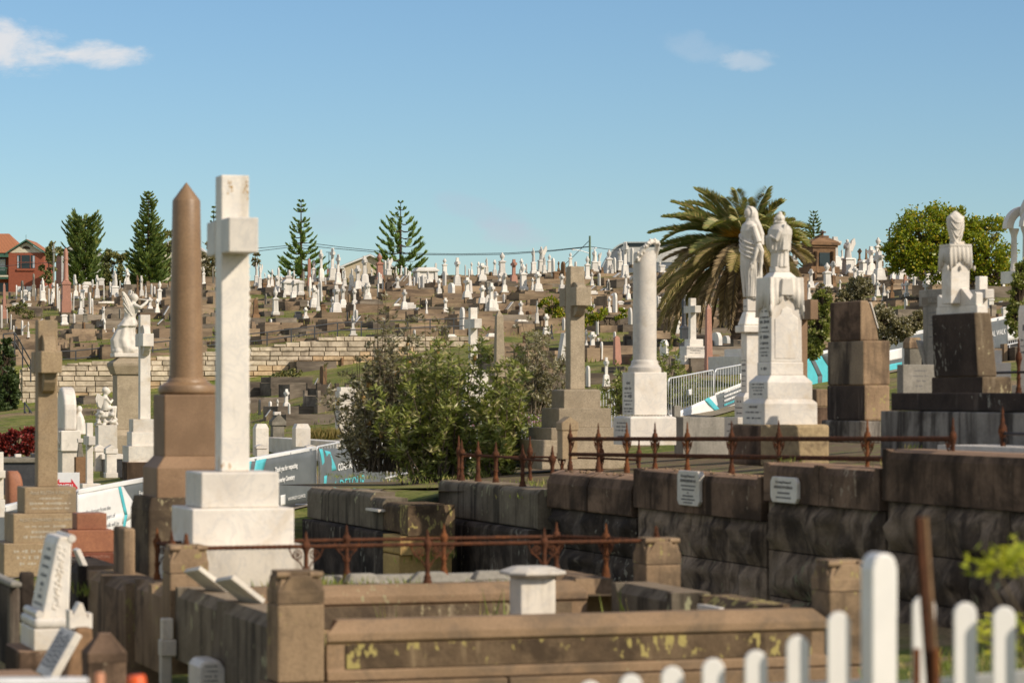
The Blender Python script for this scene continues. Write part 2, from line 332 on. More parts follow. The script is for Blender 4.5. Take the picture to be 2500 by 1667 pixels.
M['leaf_scrub'] = leafmat('scrub_leaves', (0.105, 0.126, 0.042), (0.21, 0.21, 0.07), (0.294, 0.252, 0.084), .2, .6, .2)
M['leaf_lime'] = leafmat('lime_leaves', (.40, .46, .04), (.60, .56, .07), None, 0, .5, .4)
M['frond'] = leafmat('palm_leaflets', (0.163, 0.193, 0.0541), (0.303, 0.305, 0.0929), (0.476, 0.365, 0.152), .18, .5, .25)
M['frond_dry'] = leafmat('dry_palm_leaflets', (0.314, 0.23, 0.123), (0.431, 0.325, 0.188), (0.191, 0.135, 0.0725), .25, .8, .2)
M['frond_mid'] = leafmat('ageing_palm_leaflets', (0.239, 0.216, 0.075), (0.364, 0.296, 0.12), (0.479, 0.36, 0.18), .25, .6, .22)
M['rachis'] = plain('frond_rib', (.30, .26, .09), .6)
M['flower_o'] = plain('orange_flower', (.62, .33, .03), .7)
M['flower_p'] = leafmat('pink_petals', (.62, .36, .55), (.72, .50, .66), (.5, .2, .42), .2, .6, .3)
M['banksia'] = plain('banksia_cone', (.34, .20, .06), .9)
M['grass'] = leafmat('grass_blades', (0.135, 0.189, 0.0338), (0.27, 0.297, 0.0607), (0.405, 0.338, 0.121), .2, .7, .3)
M['drygrass'] = leafmat('dry_grass_blades', (.26, .20, .07), (.36, .28, .11), (.15, .16, .04), .2, .8, .3)
def mesh_cloth():
    m = bpy.data.materials.new('grey_mesh_cloth'); m.use_nodes = True; nt = m.node_tree; nt.nodes.clear()
    out = nd(nt, 'ShaderNodeOutputMaterial'); b = nd(nt, 'ShaderNodeBsdfPrincipled', {'Base Color': (.16, .18, .19, 1), 'Roughness': .6})
    v = vec_of(nt); k = noise(nt, v, 3.0, 4.0)
    nt.links.new(mixc(nt, k, (.10, .115, .125), (.21, .23, .24)), b.inputs[0])
    t = nd(nt, 'ShaderNodeBsdfTransparent', {0: (1, 1, 1, 1)}); mx = nd(nt, 'ShaderNodeMixShader', {0: .25})
    nt.links.new(b.outputs[0], mx.inputs[1]); nt.links.new(t.outputs[0], mx.inputs[2]); nt.links.new(mx.outputs[0], out.inputs[0]); return m
M['meshcloth'] = mesh_cloth()
def ground_mat(name, pale=0.0):
    m, nt, b = newmat(name); g = nd(nt, 'ShaderNodeNewGeometry'); v = g.outputs['Position']
    n1 = noise(nt, v, .22, 6.0); n2 = noise(nt, v, 1.3, 6.0, .65); n3 = noise(nt, v, 14.0, 4.0, .7)
    col = mixc(nt, sstep(nt, n2, .38, .62), (.12, .15, .03), (.23, .225, .065))
    col = mixc(nt, sstep(nt, n1, .5, .66), col, (.31, .225, .125))
    col = mixc(nt, sstep(nt, noise(nt, v, .55, 6.0, .6), .52, .64, 0, .8), col, (.25, .175, .11))
    k = sstep(nt, n3, .25, .75, .55, 1.3)
    col = mixc(nt, 1.0, col, nd(nt, 'ShaderNodeCombineColor', {0: k, 1: k, 2: k}).outputs[0], 'MULTIPLY')
    nt.links.new(col, b.inputs[0]); b.inputs['Roughness'].default_value = .95; b.inputs['Specular IOR Level'].default_value = .1
    bp = nd(nt, 'ShaderNodeBump', {'Strength': .6, 'Distance': .05, 'Height': n3}); nt.links.new(bp.outputs[0], b.inputs['Normal']); return m
M['ground'] = ground_mat('grassy_ground')
M['gravel'] = stone('pale_path_gravel', (.34, .29, .21), (.26, .22, .16), rough=.95, scale=2, speck=((.16, .13, .10), .5, 40), bump=.4)
M['soil'] = stone('dry_soil', (.17, .12, .075), (.12, .09, .055), rough=1, scale=4, lichen=((.16, .19, .05), .3, 10), bump=.5)
# ------------------------------------------------------------------ terrain
COLS = [(-1400, [(3,-1.7),(16,-2.0),(28,-2.1),(40,-2.7),(75,-2.4),(100,-1.0),(117.6,-.5),(118.7,.9),(185,5.6),(200,5.7),(300,5.9),(900,4),(3000,2)]),
 (0,   [(3,-1.7),(14,-1.9),(20,-2.3),(32,-2.3),(40,-2.68),(60,-2.5),(75,-2.3),(100,-.9),(117.6,-.55),(118.7,1.0),(185,6.45),(200,6.6),(300,6.9),(900,5),(3000,3)]),
 (600, [(3,-1.7),(14,-1.85),(20,-2.3),(42,-2.65),(49,-2.4),(51,-2.25),(75,-1.3),(95,-.7),(117.6,.55),(118.7,1.78),(185,7.3),(200,7.4),(300,7.2),(900,5),(3000,3)]),
 (900, [(3,-1.7),(14,-1.85),(20,-2.3),(43,-2.6),(50,-2.2),(57,-1.98),(80,-.7),(95,.1),(117.6,1.3),(118.7,2.2),(185,7.45),(200,7.5),(300,7.3),(900,5),(3000,3)]),
 (1200,[(3,-1.7),(14,-1.85),(20,-2.3),(38,-2.5),(46,-1.9),(60,-1.4),(80,-.2),(95,.75),(117.6,2.2),(118.7,2.35),(185,7.62),(200,7.65),(300,7.3),(900,5),(3000,3)]),
 (1800,[(3,-1.7),(15,-1.9),(20,-2.2),(34,-2.2),(38,-1.7),(50,-1.1),(70,-.55),(85,.75),(110,1.95),(150,4.7),(188,8.2),(200,8.25),(300,8),(900,6),(3000,3)]),
 (2400,[(3,-1.7),(15,-1.75),(19,-1.85),(23,-2.05),(34,-2.0),(38,-1.6),(50,-.5),(88,1.1),(110,3.3),(130,5.0),(180,7.85),(200,8.0),(300,8),(900,6),(3000,3)]),
 (4200,[(3,-1.7),(20,-1.72),(38,-1.4),(50,-.2),(88,1.6),(110,3.6),(130,5.2),(180,8.0),(200,8.1),(300,8),(900,6),(3000,3)])]
def colz(c, Y):
    L = c[1]
    if Y <= L[0][0]: return L[0][1]
    for (a, za), (b, zb) in zip(L, L[1:]):
        if Y <= b: return za + (zb - za) * (Y - a) / (b - a)
    return L[-1][1]
def shear(px): return (min(max(px, -100), 1300) - 600) / FOC * 118 * .325
def shw(Y): return 0 if Y < 100 or Y > 165 else (Y - 100) / 12 if Y < 112 else 1 if Y < 126 else (165 - Y) / 39
def gz(px, Y):
    Y0 = Y
    for _ in range(6): Y = Y0 - shear(px) * shw(Y)
    return graw(px, Y)
def graw(px, Y):
    if px <= COLS[0][0]: return colz(COLS[0], Y)
    for a, b in zip(COLS, COLS[1:]):
        if px <= b[0]:
            t = (px - a[0]) / (b[0] - a[0]); return colz(a, Y) * (1 - t) + colz(b, Y) * t
    return colz(COLS[-1], Y)
def hit(px, py, y0=76.0, y1=186.0):
    """distance at which the view line through a photo point meets the slope"""
    Y = y0
    while Y < y1:
        if (HZ - py) / FOC * Y <= gz(px, Y): return Y
        Y += .25
    return y1
def build_ground():
    ys = [3,6,9,12,15,18,21,24,27,30,34,38,42,46,50,54,58,62,66,70,75,80,85,90,95,100,105,110,114,117.6,118.7,120,122,126,130,135,140,145,150,155,160,165,170,175,180,185,190,200,230,300,500,900,1800,3000]
    pxs = list(range(-1400, 4201, 100)); v = []; f = []; rnd = random.Random(3)
    for Y in ys:
        for px in pxs:
            z = graw(px, Y)
            if 60 < Y < 190 and not 117 < Y < 119: z += rnd.uniform(-.08, .08)
            Yw = Y + shear(px) * shw(Y); v.append(((px - CX) / FOC * Yw, Yw, z))
    n = len(pxs)
    for j in range(len(ys) - 1):
        for i in range(n - 1): a = j * n + i; f.append((a, a + 1, a + n + 1, a + n))
    m = MB(); m.add(v, f, True)
    # wide skirt so that the land goes on past the frame and behind the camera
    m.add([(-400, -60, -1.78), (400, -60, -1.78), (400, 3.2, -1.78), (-400, 3.2, -1.78)], [(0, 1, 2, 3)])
    for s in (-1, 1):
        vs = []
        for Y in ys:
            px = pxs[0] if s < 0 else pxs[-1]; x = (px - CX) / FOC * Y; z = gz(px, Y)
            vs += [(x, Y, z), (x + s * 1500, Y, z - 2)]
        k = len(ys); m.add(vs, [(2 * i, 2 * i + 1, 2 * i + 3, 2 * i + 2) for i in range(k - 1)], True)
    o = m.build('ground', M['ground'], fix=False); o['kind'] = 'structure'
    for p in o.data.polygons:
        pass
    bm = bmesh.new(); bm.from_mesh(o.data)
    for fc in bm.faces:
        if fc.normal.z < 0: fc.normal_flip()
    bm.to_mesh(o.data); bm.free()
build_ground()
# raised terrace behind the dark wall
RX, RY = math.cos(TH), math.sin(TH)              # along the rows (right and away)
NX, NY = math.sin(TH), -math.cos(TH)             # across the rows (towards the camera)
WX, WY = 4.29, 24.0                              # near end of the dark wall
def wall_pt(s, off=0.0, z=0.0): return Vector((WX - NX * s + RX * off, WY - NY * s + RY * off, z))
def s_at(px):                                   # station on the wall line seen at photo column px
    r = (px - CX) / FOC
    return (WX - r * WY) / (NX - r * NY)
def terrace():
    m = MB(); a = [wall_pt(-6, .25, -.72), wall_pt(0, .25, -.80), wall_pt(6, .25, -.98), wall_pt(12.4, .25, -1.24), wall_pt(17, -.3, -1.36), wall_pt(26, -.3, -1.55)]
    b = [Vector((15, 24, -.5)), Vector((15, 36, -.45)), Vector((13, 47, -.42)), Vector((8.5, 55, -.62)), Vector((1.8, 54, -1.2)), Vector((-2.4, 52, -1.6))]
    m.add(a + b, [(i, i + 1, i + 7, i + 6) for i in range(5)], True)
    o = m.build('terrace', M['soil']); o['kind'] = 'structure'
terrace()
def path_strip():
    line = [(-60,39.5,-2.72),(180,43,-2.62),(350,45.5,-2.45),(600,51,-2.22),(765,54,-2.12),(925,57,-1.95),(1258,62,-1.3),(1500,66,-1.02),(1745,70.5,-.53),(1955,75,-.1),(2260,83,.72),(2510,91,1.3),(2900,100,2.3)]
    m = MB(); v = []
    for px, d, z in line:
        x = (px - CX) / FOC * d
        v += [(x, d - .4, gz(px, d - .4) + .03), (x, d + 3.2, gz(px, d + 3.2) + .03)]
    m.add(v, [(2*i, 2*i+1, 2*i+3, 2*i+2) for i in range(len(line) - 1)], True)
    o = m.build('path', M['gravel']); o['kind'] = 'structure'
path_strip()

# ------------------------------------------------------------------ sandstone retaining wall on the hill
def lerpline(L, x):
    if x <= L[0][0]: return L[0][1]
    for (a, ya), (b, yb) in zip(L, L[1:]):
        if x <= b: return ya + (yb - ya) * (x - a) / (b - a)
    return L[-1][1]
def hill_wall():
    top = [(57,897),(265,880),(412,867),(612,850),(700,838),(815,822),(816,818),(1180,820)]
    bot = [(57,1004),(200,992),(262,984),(612,930),(700,912),(830,897),(900,888),(1180,858)]
    Y = 118.0; k = Y / FOC; rnd = random.Random(11); m = MB(); ch = .205
    x0 = (57 - CX) * k; x1 = (1180 - CX) * k
    z0 = (HZ - 1008) * k; row = 0; z = z0
    while z < (HZ - 815) * k:
        ch = rnd.uniform(.16, .25); x = x0 - rnd.uniform(0, .3)
        while x < x1:
            w = rnd.uniform(.32, .85); xm = CX + (x + w / 2) / k
            zt = (HZ - lerpline(top, xm)) * k; zb = (HZ - lerpline(bot, xm)) * k
            if z + ch * .45 < zt and z + ch > zb - .1:
                hh = min(ch, max(zt - z, .1)); p = rnd.uniform(-.035, .035)
                m.cm = 1 if (z - zb < .42 and rnd.random() < .6) or rnd.random() < .03 else 0
                xa = max(x, x0); ya = Y - .35 + p
                j = rnd.uniform(.01, .03)
                # rock-faced block: front face smaller than its back
                m.M = Matrix.Translation((0, 0, 0))
                v = [(xa + .006, ya + .045, z + .006), (x + w - .006, ya + .045, z + .006), (x + w - .006, ya + .045, z + hh - .005), (xa + .006, ya + .045, z + hh - .005)]
                fr = [(xa + .02 + rnd.uniform(0, .03), ya - rnd.uniform(0, .03), z + .028), (x + w - .02 - rnd.uniform(0, .03), ya - rnd.uniform(0, .03), z + .028), (x + w - .025, ya - rnd.uniform(0, .03), z + hh - .022), (xa + .025, ya - rnd.uniform(0, .03), z + hh - .022)]
                bk = [(xa + .012, Y + .3, z + .012), (x + w - .012, Y + .3, z + .012), (x + w - .012, Y + .3, z + hh - .01), (xa + .012, Y + .3, z + hh - .01)]
                fs = [(8, 9, 10, 11)] + [(i, (i + 1) % 4, 8 + (i + 1) % 4, 8 + i) for i in range(4)] + [(4 + i, 4 + (i + 1) % 4, (i + 1) % 4, i) for i in range(4)]
                m.add(v + bk + fr, fs)
            x += w
        z += ch; row += 1
    m.M = None; m.cm = 0
    # return of the wall at its left corner, running back
    z = z0; ch = .2
    while z < (HZ - 905) * k:
        y = Y - .3
        while y < Y + 9:
            w = rnd.uniform(.5, 1.1)
            if z < (HZ - 905) * k + (y - Y) * .09: m.box(x0 - .12 + rnd.uniform(-.03, .03), x0 + .2, y + .02, y + w - .02, z + .01, z + ch - .01)
            y += w
        z += ch
    def warp(mb):
        for i, (x, y, zz) in enumerate(mb.v): sh = shear(CX + x / k); f = 1 + sh / Y; mb.v[i] = (x * f, y + sh, zz * f)
    root = empty('retaining_wall', ((500 - CX) * k, Y, z0), 0, 'long pale sandstone block retaining wall crossing the hillside below the black rail fence', 'wall')
    m.M = None
    warp(m); o = m.build('stone_face', [M['wallstone'], M['wallstone_o']], root); o.location = -root.location
    c = MB(); L = [57, 265, 412, 612, 700, 815, 1000, 1180]
    v = []
    for px in L:
        x = (px - CX) * k; zt = (HZ - lerpline(top, px)) * k - .05; zb = (HZ - lerpline(bot, px)) * k - .4
        v += [(x, Y - .25, zb), (x, Y - .25, zt), (x, Y + .45, zt), (x, Y + .45, zb)]
    c.add(v, [(4*i + a, 4*i + (a+1) % 4, 4*i + 4 + (a+1) % 4, 4*i + 4 + a) for i in range(len(L) - 1) for a in range(4)])
    warp(c); o = c.build('mortar_core', M['mortar'], root); o.location = -root.location
hill_wall()
def rail_fence(name, pts, h, label, mat, r=.028, rails=(1.0, .48), cat='fence', post=.05):
    """pts: list of world base points"""
    root = empty(name, pts[0], 0, label, cat)
    for p in pts:
        q = Vector(p) - Vector(pts[0]); m = MB(); m.box(q.x - post / 2, q.x + post / 2, q.y - post / 2, q.y + post / 2, q.z - .15, q.z + h); m.build('post', mat, root)
    for f in rails:
        m = MB(); m.tube([Vector(p) - Vector(pts[0]) + Vector((0, 0, h * f)) for p in pts], r, 6); m.build('rail', mat, root)
def fence_px(L, d, h=.5):
    return [P(px, py, d + shear(px)) - Vector((0, 0, h)) for px, py in L]
rail_fence('rail_fence', fence_px([(100,861),(148,858),(185,856),(243,850),(288,845),(331,840),(373,836),(415,832),(470,828),(540,821),(600,816),(652,811),(711,803),(768,796),(824,788),(882,786),(938,784),(995,782),(1050,780),(1108,778),(1160,776)], 120.5, .62), .62,
           'long low black two-rail fence along the top of the hillside retaining wall', M['dkpaint'])
rail_fence('stair_handrail', [P(8,816,112) - Vector((0,0,.7)), P(36,812,112) - Vector((0,0,.7)), P(55,845,112.5) - Vector((0,0,.7)), P(75,880,113) - Vector((0,0,.7))], .7,
           'black handrail sloping down the stairs at the left end of the pale retaining wall', M['dkpaint'], cat='handrail')
rail_fence('stair_handrail', [P(60,982,104) - Vector((0,0,.6)), P(72,1000,103.5) - Vector((0,0,.6)), P(84,1018,103) - Vector((0,0,.6))], .6,
           'short black handrail beside the lower steps, above the red shrub', M['dkpaint'], cat='handrail')
def steps():
    m = MB()
    for i in range(9):
        p = P(60 + i * 6, 1012 + i * 7.5, 104 - i * .3); m.box(p.x - .35, p.x + .75, p.y - .2, p.y + .5, p.z - 1.4, p.z)
    tag(m.build('stone_steps', M['wallstone']), 'pale stone steps going down beside the ivy bank above the red shrub', 'steps')
steps()
# ------------------------------------------------------------------ hillside monuments (built once per kind and colour, then copied)
COLM = {'w': ('white marble', 'hillmarble'), 'p': ('pink granite', 'pink'), 'b': ('brown sandstone', 'brownst'), 'g': ('grey stone', 'greyst'), 'd': ('dark stone', 'darkst')}
def folds_ring(z, rx, ry, cx=0, cy=0, n=28, amp=0.0, k=9, ph=0.0):
    return [(cx + rx * (1 + amp * math.sin(k * a + ph)) * math.cos(a), cy + ry * (1 + amp * math.sin(k * a + ph)) * math.sin(a), z) for a in [2 * math.pi * i / n for i in range(n)]]
def small_figure(m, z0, z1, s):
    h = z1 - z0
    m.loft([folds_ring(z0 + h * a, s * rx, s * ry, cx * s, 0, 14, .12, 4, a * 3) for a, rx, ry, cx in ((0,.34,.4,0),(.3,.30,.36,.02),(.52,.24,.32,0),(.68,.27,.40,-.03),(.78,.22,.40,-.03),(.84,.10,.12,-.02))])
    m.ball((-.05 * s, 0, z0 + h * .915), s * .15, s * .13, h * .085, 10, 6)
    m.tube([(-.02 * s, .36 * s, z0 + h * .76), (-.22 * s, .30 * s, z0 + h * .58), (-.34 * s, .02, z0 + h * .66)], s * .085, 6)
    m.tube([(-.02 * s, -.36 * s, z0 + h * .76), (-.20 * s, -.34 * s, z0 + h * .56), (-.32 * s, -.04, z0 + h * .62)], s * .085, 6)
def parts_of(kind):
    """unit monument: height 1, seen width 1 -> list of (part name, mesh builder, is_sandstone)"""
    A = []
    def new(n, sand=False): m = MB(); A.append((n, m, sand)); return m
    if kind == 'cross':
        new('plinth', True).frus(0, 0, -.12, .09, .80, .80)
        m = new('step'); m.frus(0, 0, .09, .17, .66, .66); m.frus(0, 0, .17, .20, .66, .66, .52, .52)
        m = new('pedestal'); m.frus(0, 0, .20, .42, .58, .58, .48, .48); m.frus(0, 0, .42, .46, .50, .50, .3, .3)
        m = new('cross'); m.frus(0, 0, .46, 1, .27, .27, .23, .23); m.box(-.13, .13, -.55, .55, .79, .875); m.box(-.14, .14, -.19, .19, .74, .91)
    elif kind == 'celtic':
        new('plinth', True).frus(0, 0, -.12, .08, .80, .80)
        m = new('pedestal'); m.frus(0, 0, .08, .15, .70, .70); m.frus(0, 0, .15, .40, .50, .50, .42, .42); m.frus(0, 0, .40, .43, .46, .46, .3, .3)
        m = new('cross'); m.frus(0, 0, .43, 1, .24, .24, .20, .20); m.box(-.10, .10, -.52, .52, .80, .89)
        ring = [(0, .40 * math.cos(a), .845 + .11 * math.sin(a)) for a in [2 * math.pi * i / 14 for i in range(15)]]; m.tube(ring, .055, 6)
    elif kind == 'slab':
        new('plinth', True).frus(0, 0, -.10, .08, .7, 2.2)
        m = new('headstone'); pr = [(-.85, .08)] + [(-.85 * math.cos(a), .80 + .2 * math.sin(a) ** .8) for a in [math.pi * i / 8 for i in range(9)]] + [(.85, .08)]; m.prism(pr, -.19, .19, 'x')
        m = new('carved_top'); m.ball((0, 0, .985), .2, .22, .03, 8, 5)
    elif kind == 'round':
        new('plinth', True).frus(0, 0, -.10, .10, .7, 2.3)
        m = new('headstone'); pr = [(-.8, .10)] + [(-.8 * math.cos(a), .72 + .28 * math.sin(a)) for a in [math.pi * i / 12 for i in range(13)]] + [(.8, .10)]; m.prism(pr, -.16, .16, 'x')
    elif kind == 'urn':
        new('plinth', True).frus(0, 0, -.12, .10, .80, .80)
        m = new('pedestal'); m.frus(0, 0, .10, .18, .70, .70); m.frus(0, 0, .18, .21, .70, .70, .52, .52); m.frus(0, 0, .21, .60, .50, .50, .44, .44); m.frus(0, 0, .60, .63, .5, .5, .62, .62); m.frus(0, 0, .63, .66, .62, .62); m.frus(0, 0, .66, .70, .58, .58, .26, .26)
        m = new('urn'); m.lathe([(.14, .70), (.09, .73), (.21, .80), (.25, .86), (.22, .90), (.12, .93), (.11, .97), (.03, 1.0)], 12)
    elif kind == 'statue':
        new('plinth', True).frus(0, 0, -.12, .09, .82, .82)
        m = new('pedestal'); m.frus(0, 0, .09, .16, .72, .72); m.frus(0, 0, .16, .19, .72, .72, .55, .55); m.frus(0, 0, .19, .46, .54, .54, .48, .48); m.frus(0, 0, .46, .50, .60, .60, .52, .52)
        small_figure(new('figure'), .50, 1.0, .62)
    elif kind == 'angel':
        new('plinth', True).frus(0, 0, -.12, .09, .82, .82)
        m = new('pedestal'); m.frus(0, 0, .09, .16, .72, .72); m.frus(0, 0, .16, .46, .54, .54, .48, .48); m.frus(0, 0, .46, .50, .60, .60, .52, .52)
        m = new('figure'); small_figure(m, .50, .97, .62)
        for s in (-1, 1): m.prism([(.10, .70), (.24, .66), (.46, .86), (.40, 1.0), (.22, .93)], s * .06 - .02, s * .06 + .03, 'y')
    elif kind == 'obelisk':
        new('plinth', True).frus(0, 0, -.12, .06, .82, .82)
        m = new('pedestal'); m.frus(0, 0, .06, .12, .72, .72); m.frus(0, 0, .12, .26, .58, .58, .54, .54); m.frus(0, 0, .26, .29, .56, .56, .44, .44)
        m = new('obelisk'); m.frus(0, 0, .29, .94, .42, .42, .27, .27); m.frus(0, 0, .94, 1, .27, .27, .02, .02)
    elif kind == 'plainobelisk':
        m = new('obelisk'); m.frus(0, 0, -.1, .93, .74, .74, .50, .50); m.frus(0, 0, .93, 1, .50, .50, .02, .02)
    elif kind == 'column':
        new('plinth', True).frus(0, 0, -.10, .05, .82, .82)
        m = new('pedestal'); m.frus(0, 0, .05, .22, .70, .70); m.frus(0, 0, .22, .46, .60, .60, .56, .56); m.frus(0, 0, .46, .49, .66, .66); m.frus(0, 0, .49, .52, .60, .60, .36, .36)
        m = new('column'); m.lathe([(.23, .52), (.19, .55), (.15, .80), (.145, .82), (.19, .825), (.19, .84), (.15, .85), (.17, .93), (.10, .98), (.02, 1)], 14)
    elif kind == 'ped':
        new('plinth', True).frus(0, 0, -.15, .15, .8, .8)
        m = new('pedestal'); m.frus(0, 0, .15, .30, .74, .74); m.frus(0, 0, .30, .36, .74, .74, .58, .58); m.frus(0, 0, .36, .84, .56, .56, .54, .54); m.frus(0, 0, .84, .93, .68, .68); m.frus(0, 0, .93, 1, .66, .66, .3, .3)
    elif kind == 'table':
        new('plinth', True).frus(0, 0, -.15, .12, .80, .80)
        m = new('tomb_body'); m.frus(0, 0, .12, .22, .76, .76); m.frus(0, 0, .22, .78, .62, .62)
        for a in (-1, 1):
            for b_ in (-1, 1): m.frus(a * .31, b_ * .31, .22, .78, .09, .09)
        m = new('tomb_lid'); m.frus(0, 0, .78, .86, .80, .80); m.frus(0, 0, .86, 1, .76, .76, .55, .55)
    elif kind == 'low':
        new('plinth', True).frus(0, 0, -.2, .3, .82, .82)
        m = new('slab'); m.frus(0, 0, .3, .75, .74, .74); m.frus(0, 0, .75, 1, .55, .55)
    elif kind == 'desk':
        m = new('desk', True); m.prism([(-.45, -.3), (.45, -.3), (.45, .95), (.25, .95), (-.45, .25)], -.42, .42, 'y')
        m = new('plaque'); v = [(-.44, -.40, .30), (-.44, .40, .30), (.26, .40, 1.0), (.26, -.40, 1.0)]; m.add([(x - .05, y, z + .03) for x, y, z in v] + v, [(0,1,2,3), (7,6,5,4), (0,4,5,1), (1,5,6,2), (2,6,7,3), (3,7,4,0)])
    elif kind == 'scroll':
        new('plinth', True).frus(0, 0, -.1, .12, .9, 1.3)
        m = new('headstone'); m.prism([(-.36, .12), (.32, .12), (.30, .92), (.02, .95)], -.5, .5, 'y'); m.M = None
        m.loft([[(.16 + .17 * math.cos(a), y, .92 + .06 * math.sin(a)) for a in [2 * math.pi * i / 10 for i in range(10)]] for y in (-.52, .52)])
    elif kind == 'chest':
        m = new('tomb_base', True); m.frus(0, 0, -.15, .12, .86, .86)
        m = new('tomb_body', True); m.frus(0, 0, .12, .78, .70, .70)
        for i in (-1, 1):
            ring = [(i * .17 + .12 * math.cos(a), -.365, .45 + .24 * math.sin(a)) for a in [2 * math.pi * q / 12 for q in range(13)]]; m.tube(ring, .025, 6)
            m.frus(i * .34, -.34, .12, .78, .08, .1)
        m.frus(0, -.345, .12, .78, .06, .06)
        m = new('tomb_lid', True); m.frus(0, 0, .78, 1, .88, .88)
    return A
KINDNAME = {'cross': ('cross_monument', 'cross', 'cross on a stepped base'), 'celtic': ('celtic_cross', 'cross', 'ringed cross on a stepped base'), 'slab': ('headstone', 'headstone', 'upright pointed headstone seen edge-on'), 'round': ('headstone', 'headstone', 'round-topped headstone'),
  'urn': ('urn_monument', 'monument', 'pedestal topped with an urn'), 'statue': ('statue_monument', 'statue', 'robed figure on a pedestal'), 'angel': ('angel_monument', 'statue', 'winged angel on a pedestal'), 'obelisk': ('obelisk', 'obelisk', 'obelisk on a pedestal'), 'plainobelisk': ('obelisk', 'obelisk', 'plain tapered obelisk'),
  'column': ('column_monument', 'column', 'column on a pedestal'), 'ped': ('pedestal_monument', 'monument', 'capped pedestal block'), 'table': ('table_tomb', 'tomb', 'box tomb with a rounded lid'), 'low': ('low_tomb', 'tomb', 'low stepped slab'), 'desk': ('grave_marker', 'grave marker', 'low slanting marker with a plaque'),
  'scroll': ('scroll_headstone', 'headstone', 'scroll-topped headstone'), 'chest': ('chest_tomb', 'tomb', 'carved chest tomb')}
PROTO = {}
HILL = []                                        # (object, kind, colour, px, py_top, py_base, W)
def copy_tree(o, parent=None):
    c = o.copy(); C.objects.link(c); c.parent = parent
    for ch in o.children: copy_tree(ch, c)
    return c
def place(kind, col, px, yt, yb, w, dmin=76.0, d=None, rz=None, sub=0.0):
    key = (kind, col)
    if key not in PROTO:
        nm = KINDNAME[kind][0]; root = empty(nm, (0, 0, 0), TH)
        for pn, mb, sand in parts_of(kind): mb.build(pn, M['hillbase'] if (sand and not (col in 'd' and kind != 'desk')) else M[COLM[col][1]], root)
        PROTO[key] = root; o = root
    else: o = copy_tree(PROTO[key])
    if d is None: d = hit(px, yb, dmin)
    k = d / FOC; o.location = P(px, yb, d); o.rotation_euler = (R(random.uniform(-1.2, 1.2)), R(random.uniform(-1.2, 1.2)), TH + R(random.uniform(-4, 4)) if rz is None else rz)
    ww = w * k * 1.16 / (1.28 * .80) if kind not in ('slab', 'round') else w * k * 1.2 / .95
    o.scale = (ww, ww, (yb - yt) * k)
    HILL.append((o, kind, col, px, yt, yb, w)); return o
def panel(ox, oy, L, **kw):
    for kind, col, x, t, b, w in L:
        place(kind, col, ox + x / 3.647, oy + t / 3.647, oy + b / 3.647, w / 3.647, **kw)
c, s, u, st, o_, an, pe, ro, ce = 'cross', 'slab', 'urn', 'statue', 'obelisk', 'angel', 'ped', 'round', 'celtic'
panel(0, 400, [('obelisk','p',42,1060,1400,60),('column','g',300,975,1190,52),(s,'w',147,1080,1240,20),(st,'w',385,1015,1250,66),(s,'w',360,1075,1240,24),(pe,'w',225,1120,1245,50),(s,'w',190,1130,1240,16),(pe,'w',260,1140,1245,30),
 (s,'w',318,1110,1250,14),(o_,'b',497,1030,1290,30),('column','p',588,750,1355,110),(s,'w',515,1070,1310,26),(s,'w',530,1130,1330,14),(c,'w',675,1030,1215,60),(pe,'w',735,1120,1215,50),(s,'g',787,1100,1225,14),(s,'w',825,1030,1165,18),
 (c,'w',865,990,1215,60),(s,'w',925,1075,1225,16),(st,'w',1020,950,1230,100),(s,'w',982,1050,1180,20),(s,'w',1068,1040,1150,12),(c,'w',720,1150,1400,80),(s,'w',636,1150,1320,12),(s,'w',654,1160,1320,12),(s,'w',802,1145,1350,24),(s,'w',826,1210,1360,14),
 (c,'b',1228,990,1225,44),(c,'w',1262,995,1230,56),(st,'w',1300,1080,1240,30),(s,'w',1347,1070,1210,20),(s,'w',1376,1090,1190,22),(u,'w',1418,1045,1275,62),(o_,'g',1495,1075,1175,30),(c,'w',1400,1200,1355,64),(c,'w',935,1375,1575,48),(ro,'w',1160,1125,1240,44),
 (s,'w',197,1395,1570,26),(c,'w',255,1405,1570,32),(s,'w',96,1340,1510,14),(s,'w',15,1260,1480,26),(s,'w',65,1295,1430,12),(u,'w',1815,915,1095,42),(o_,'g',1900,920,1120,30),(pe,'w',140,1240,1290,90),(pe,'w',250,1242,1292,80),(s,'w',437,1110,1260,16),(c,'w',465,1115,1265,40),
 (s,'g',85,1140,1240,30),(s,'w',745,1195,1330,12),(u,'g',760,1290,1430,62),('desk','w',1345,1205,1300,60),('desk','w',1490,1270,1380,60),(s,'w',120,1440,1540,16),(s,'w',148,1450,1570,16),('low','w',955,1225,1250,240),(pe,'w',1025,1275,1320,30)])
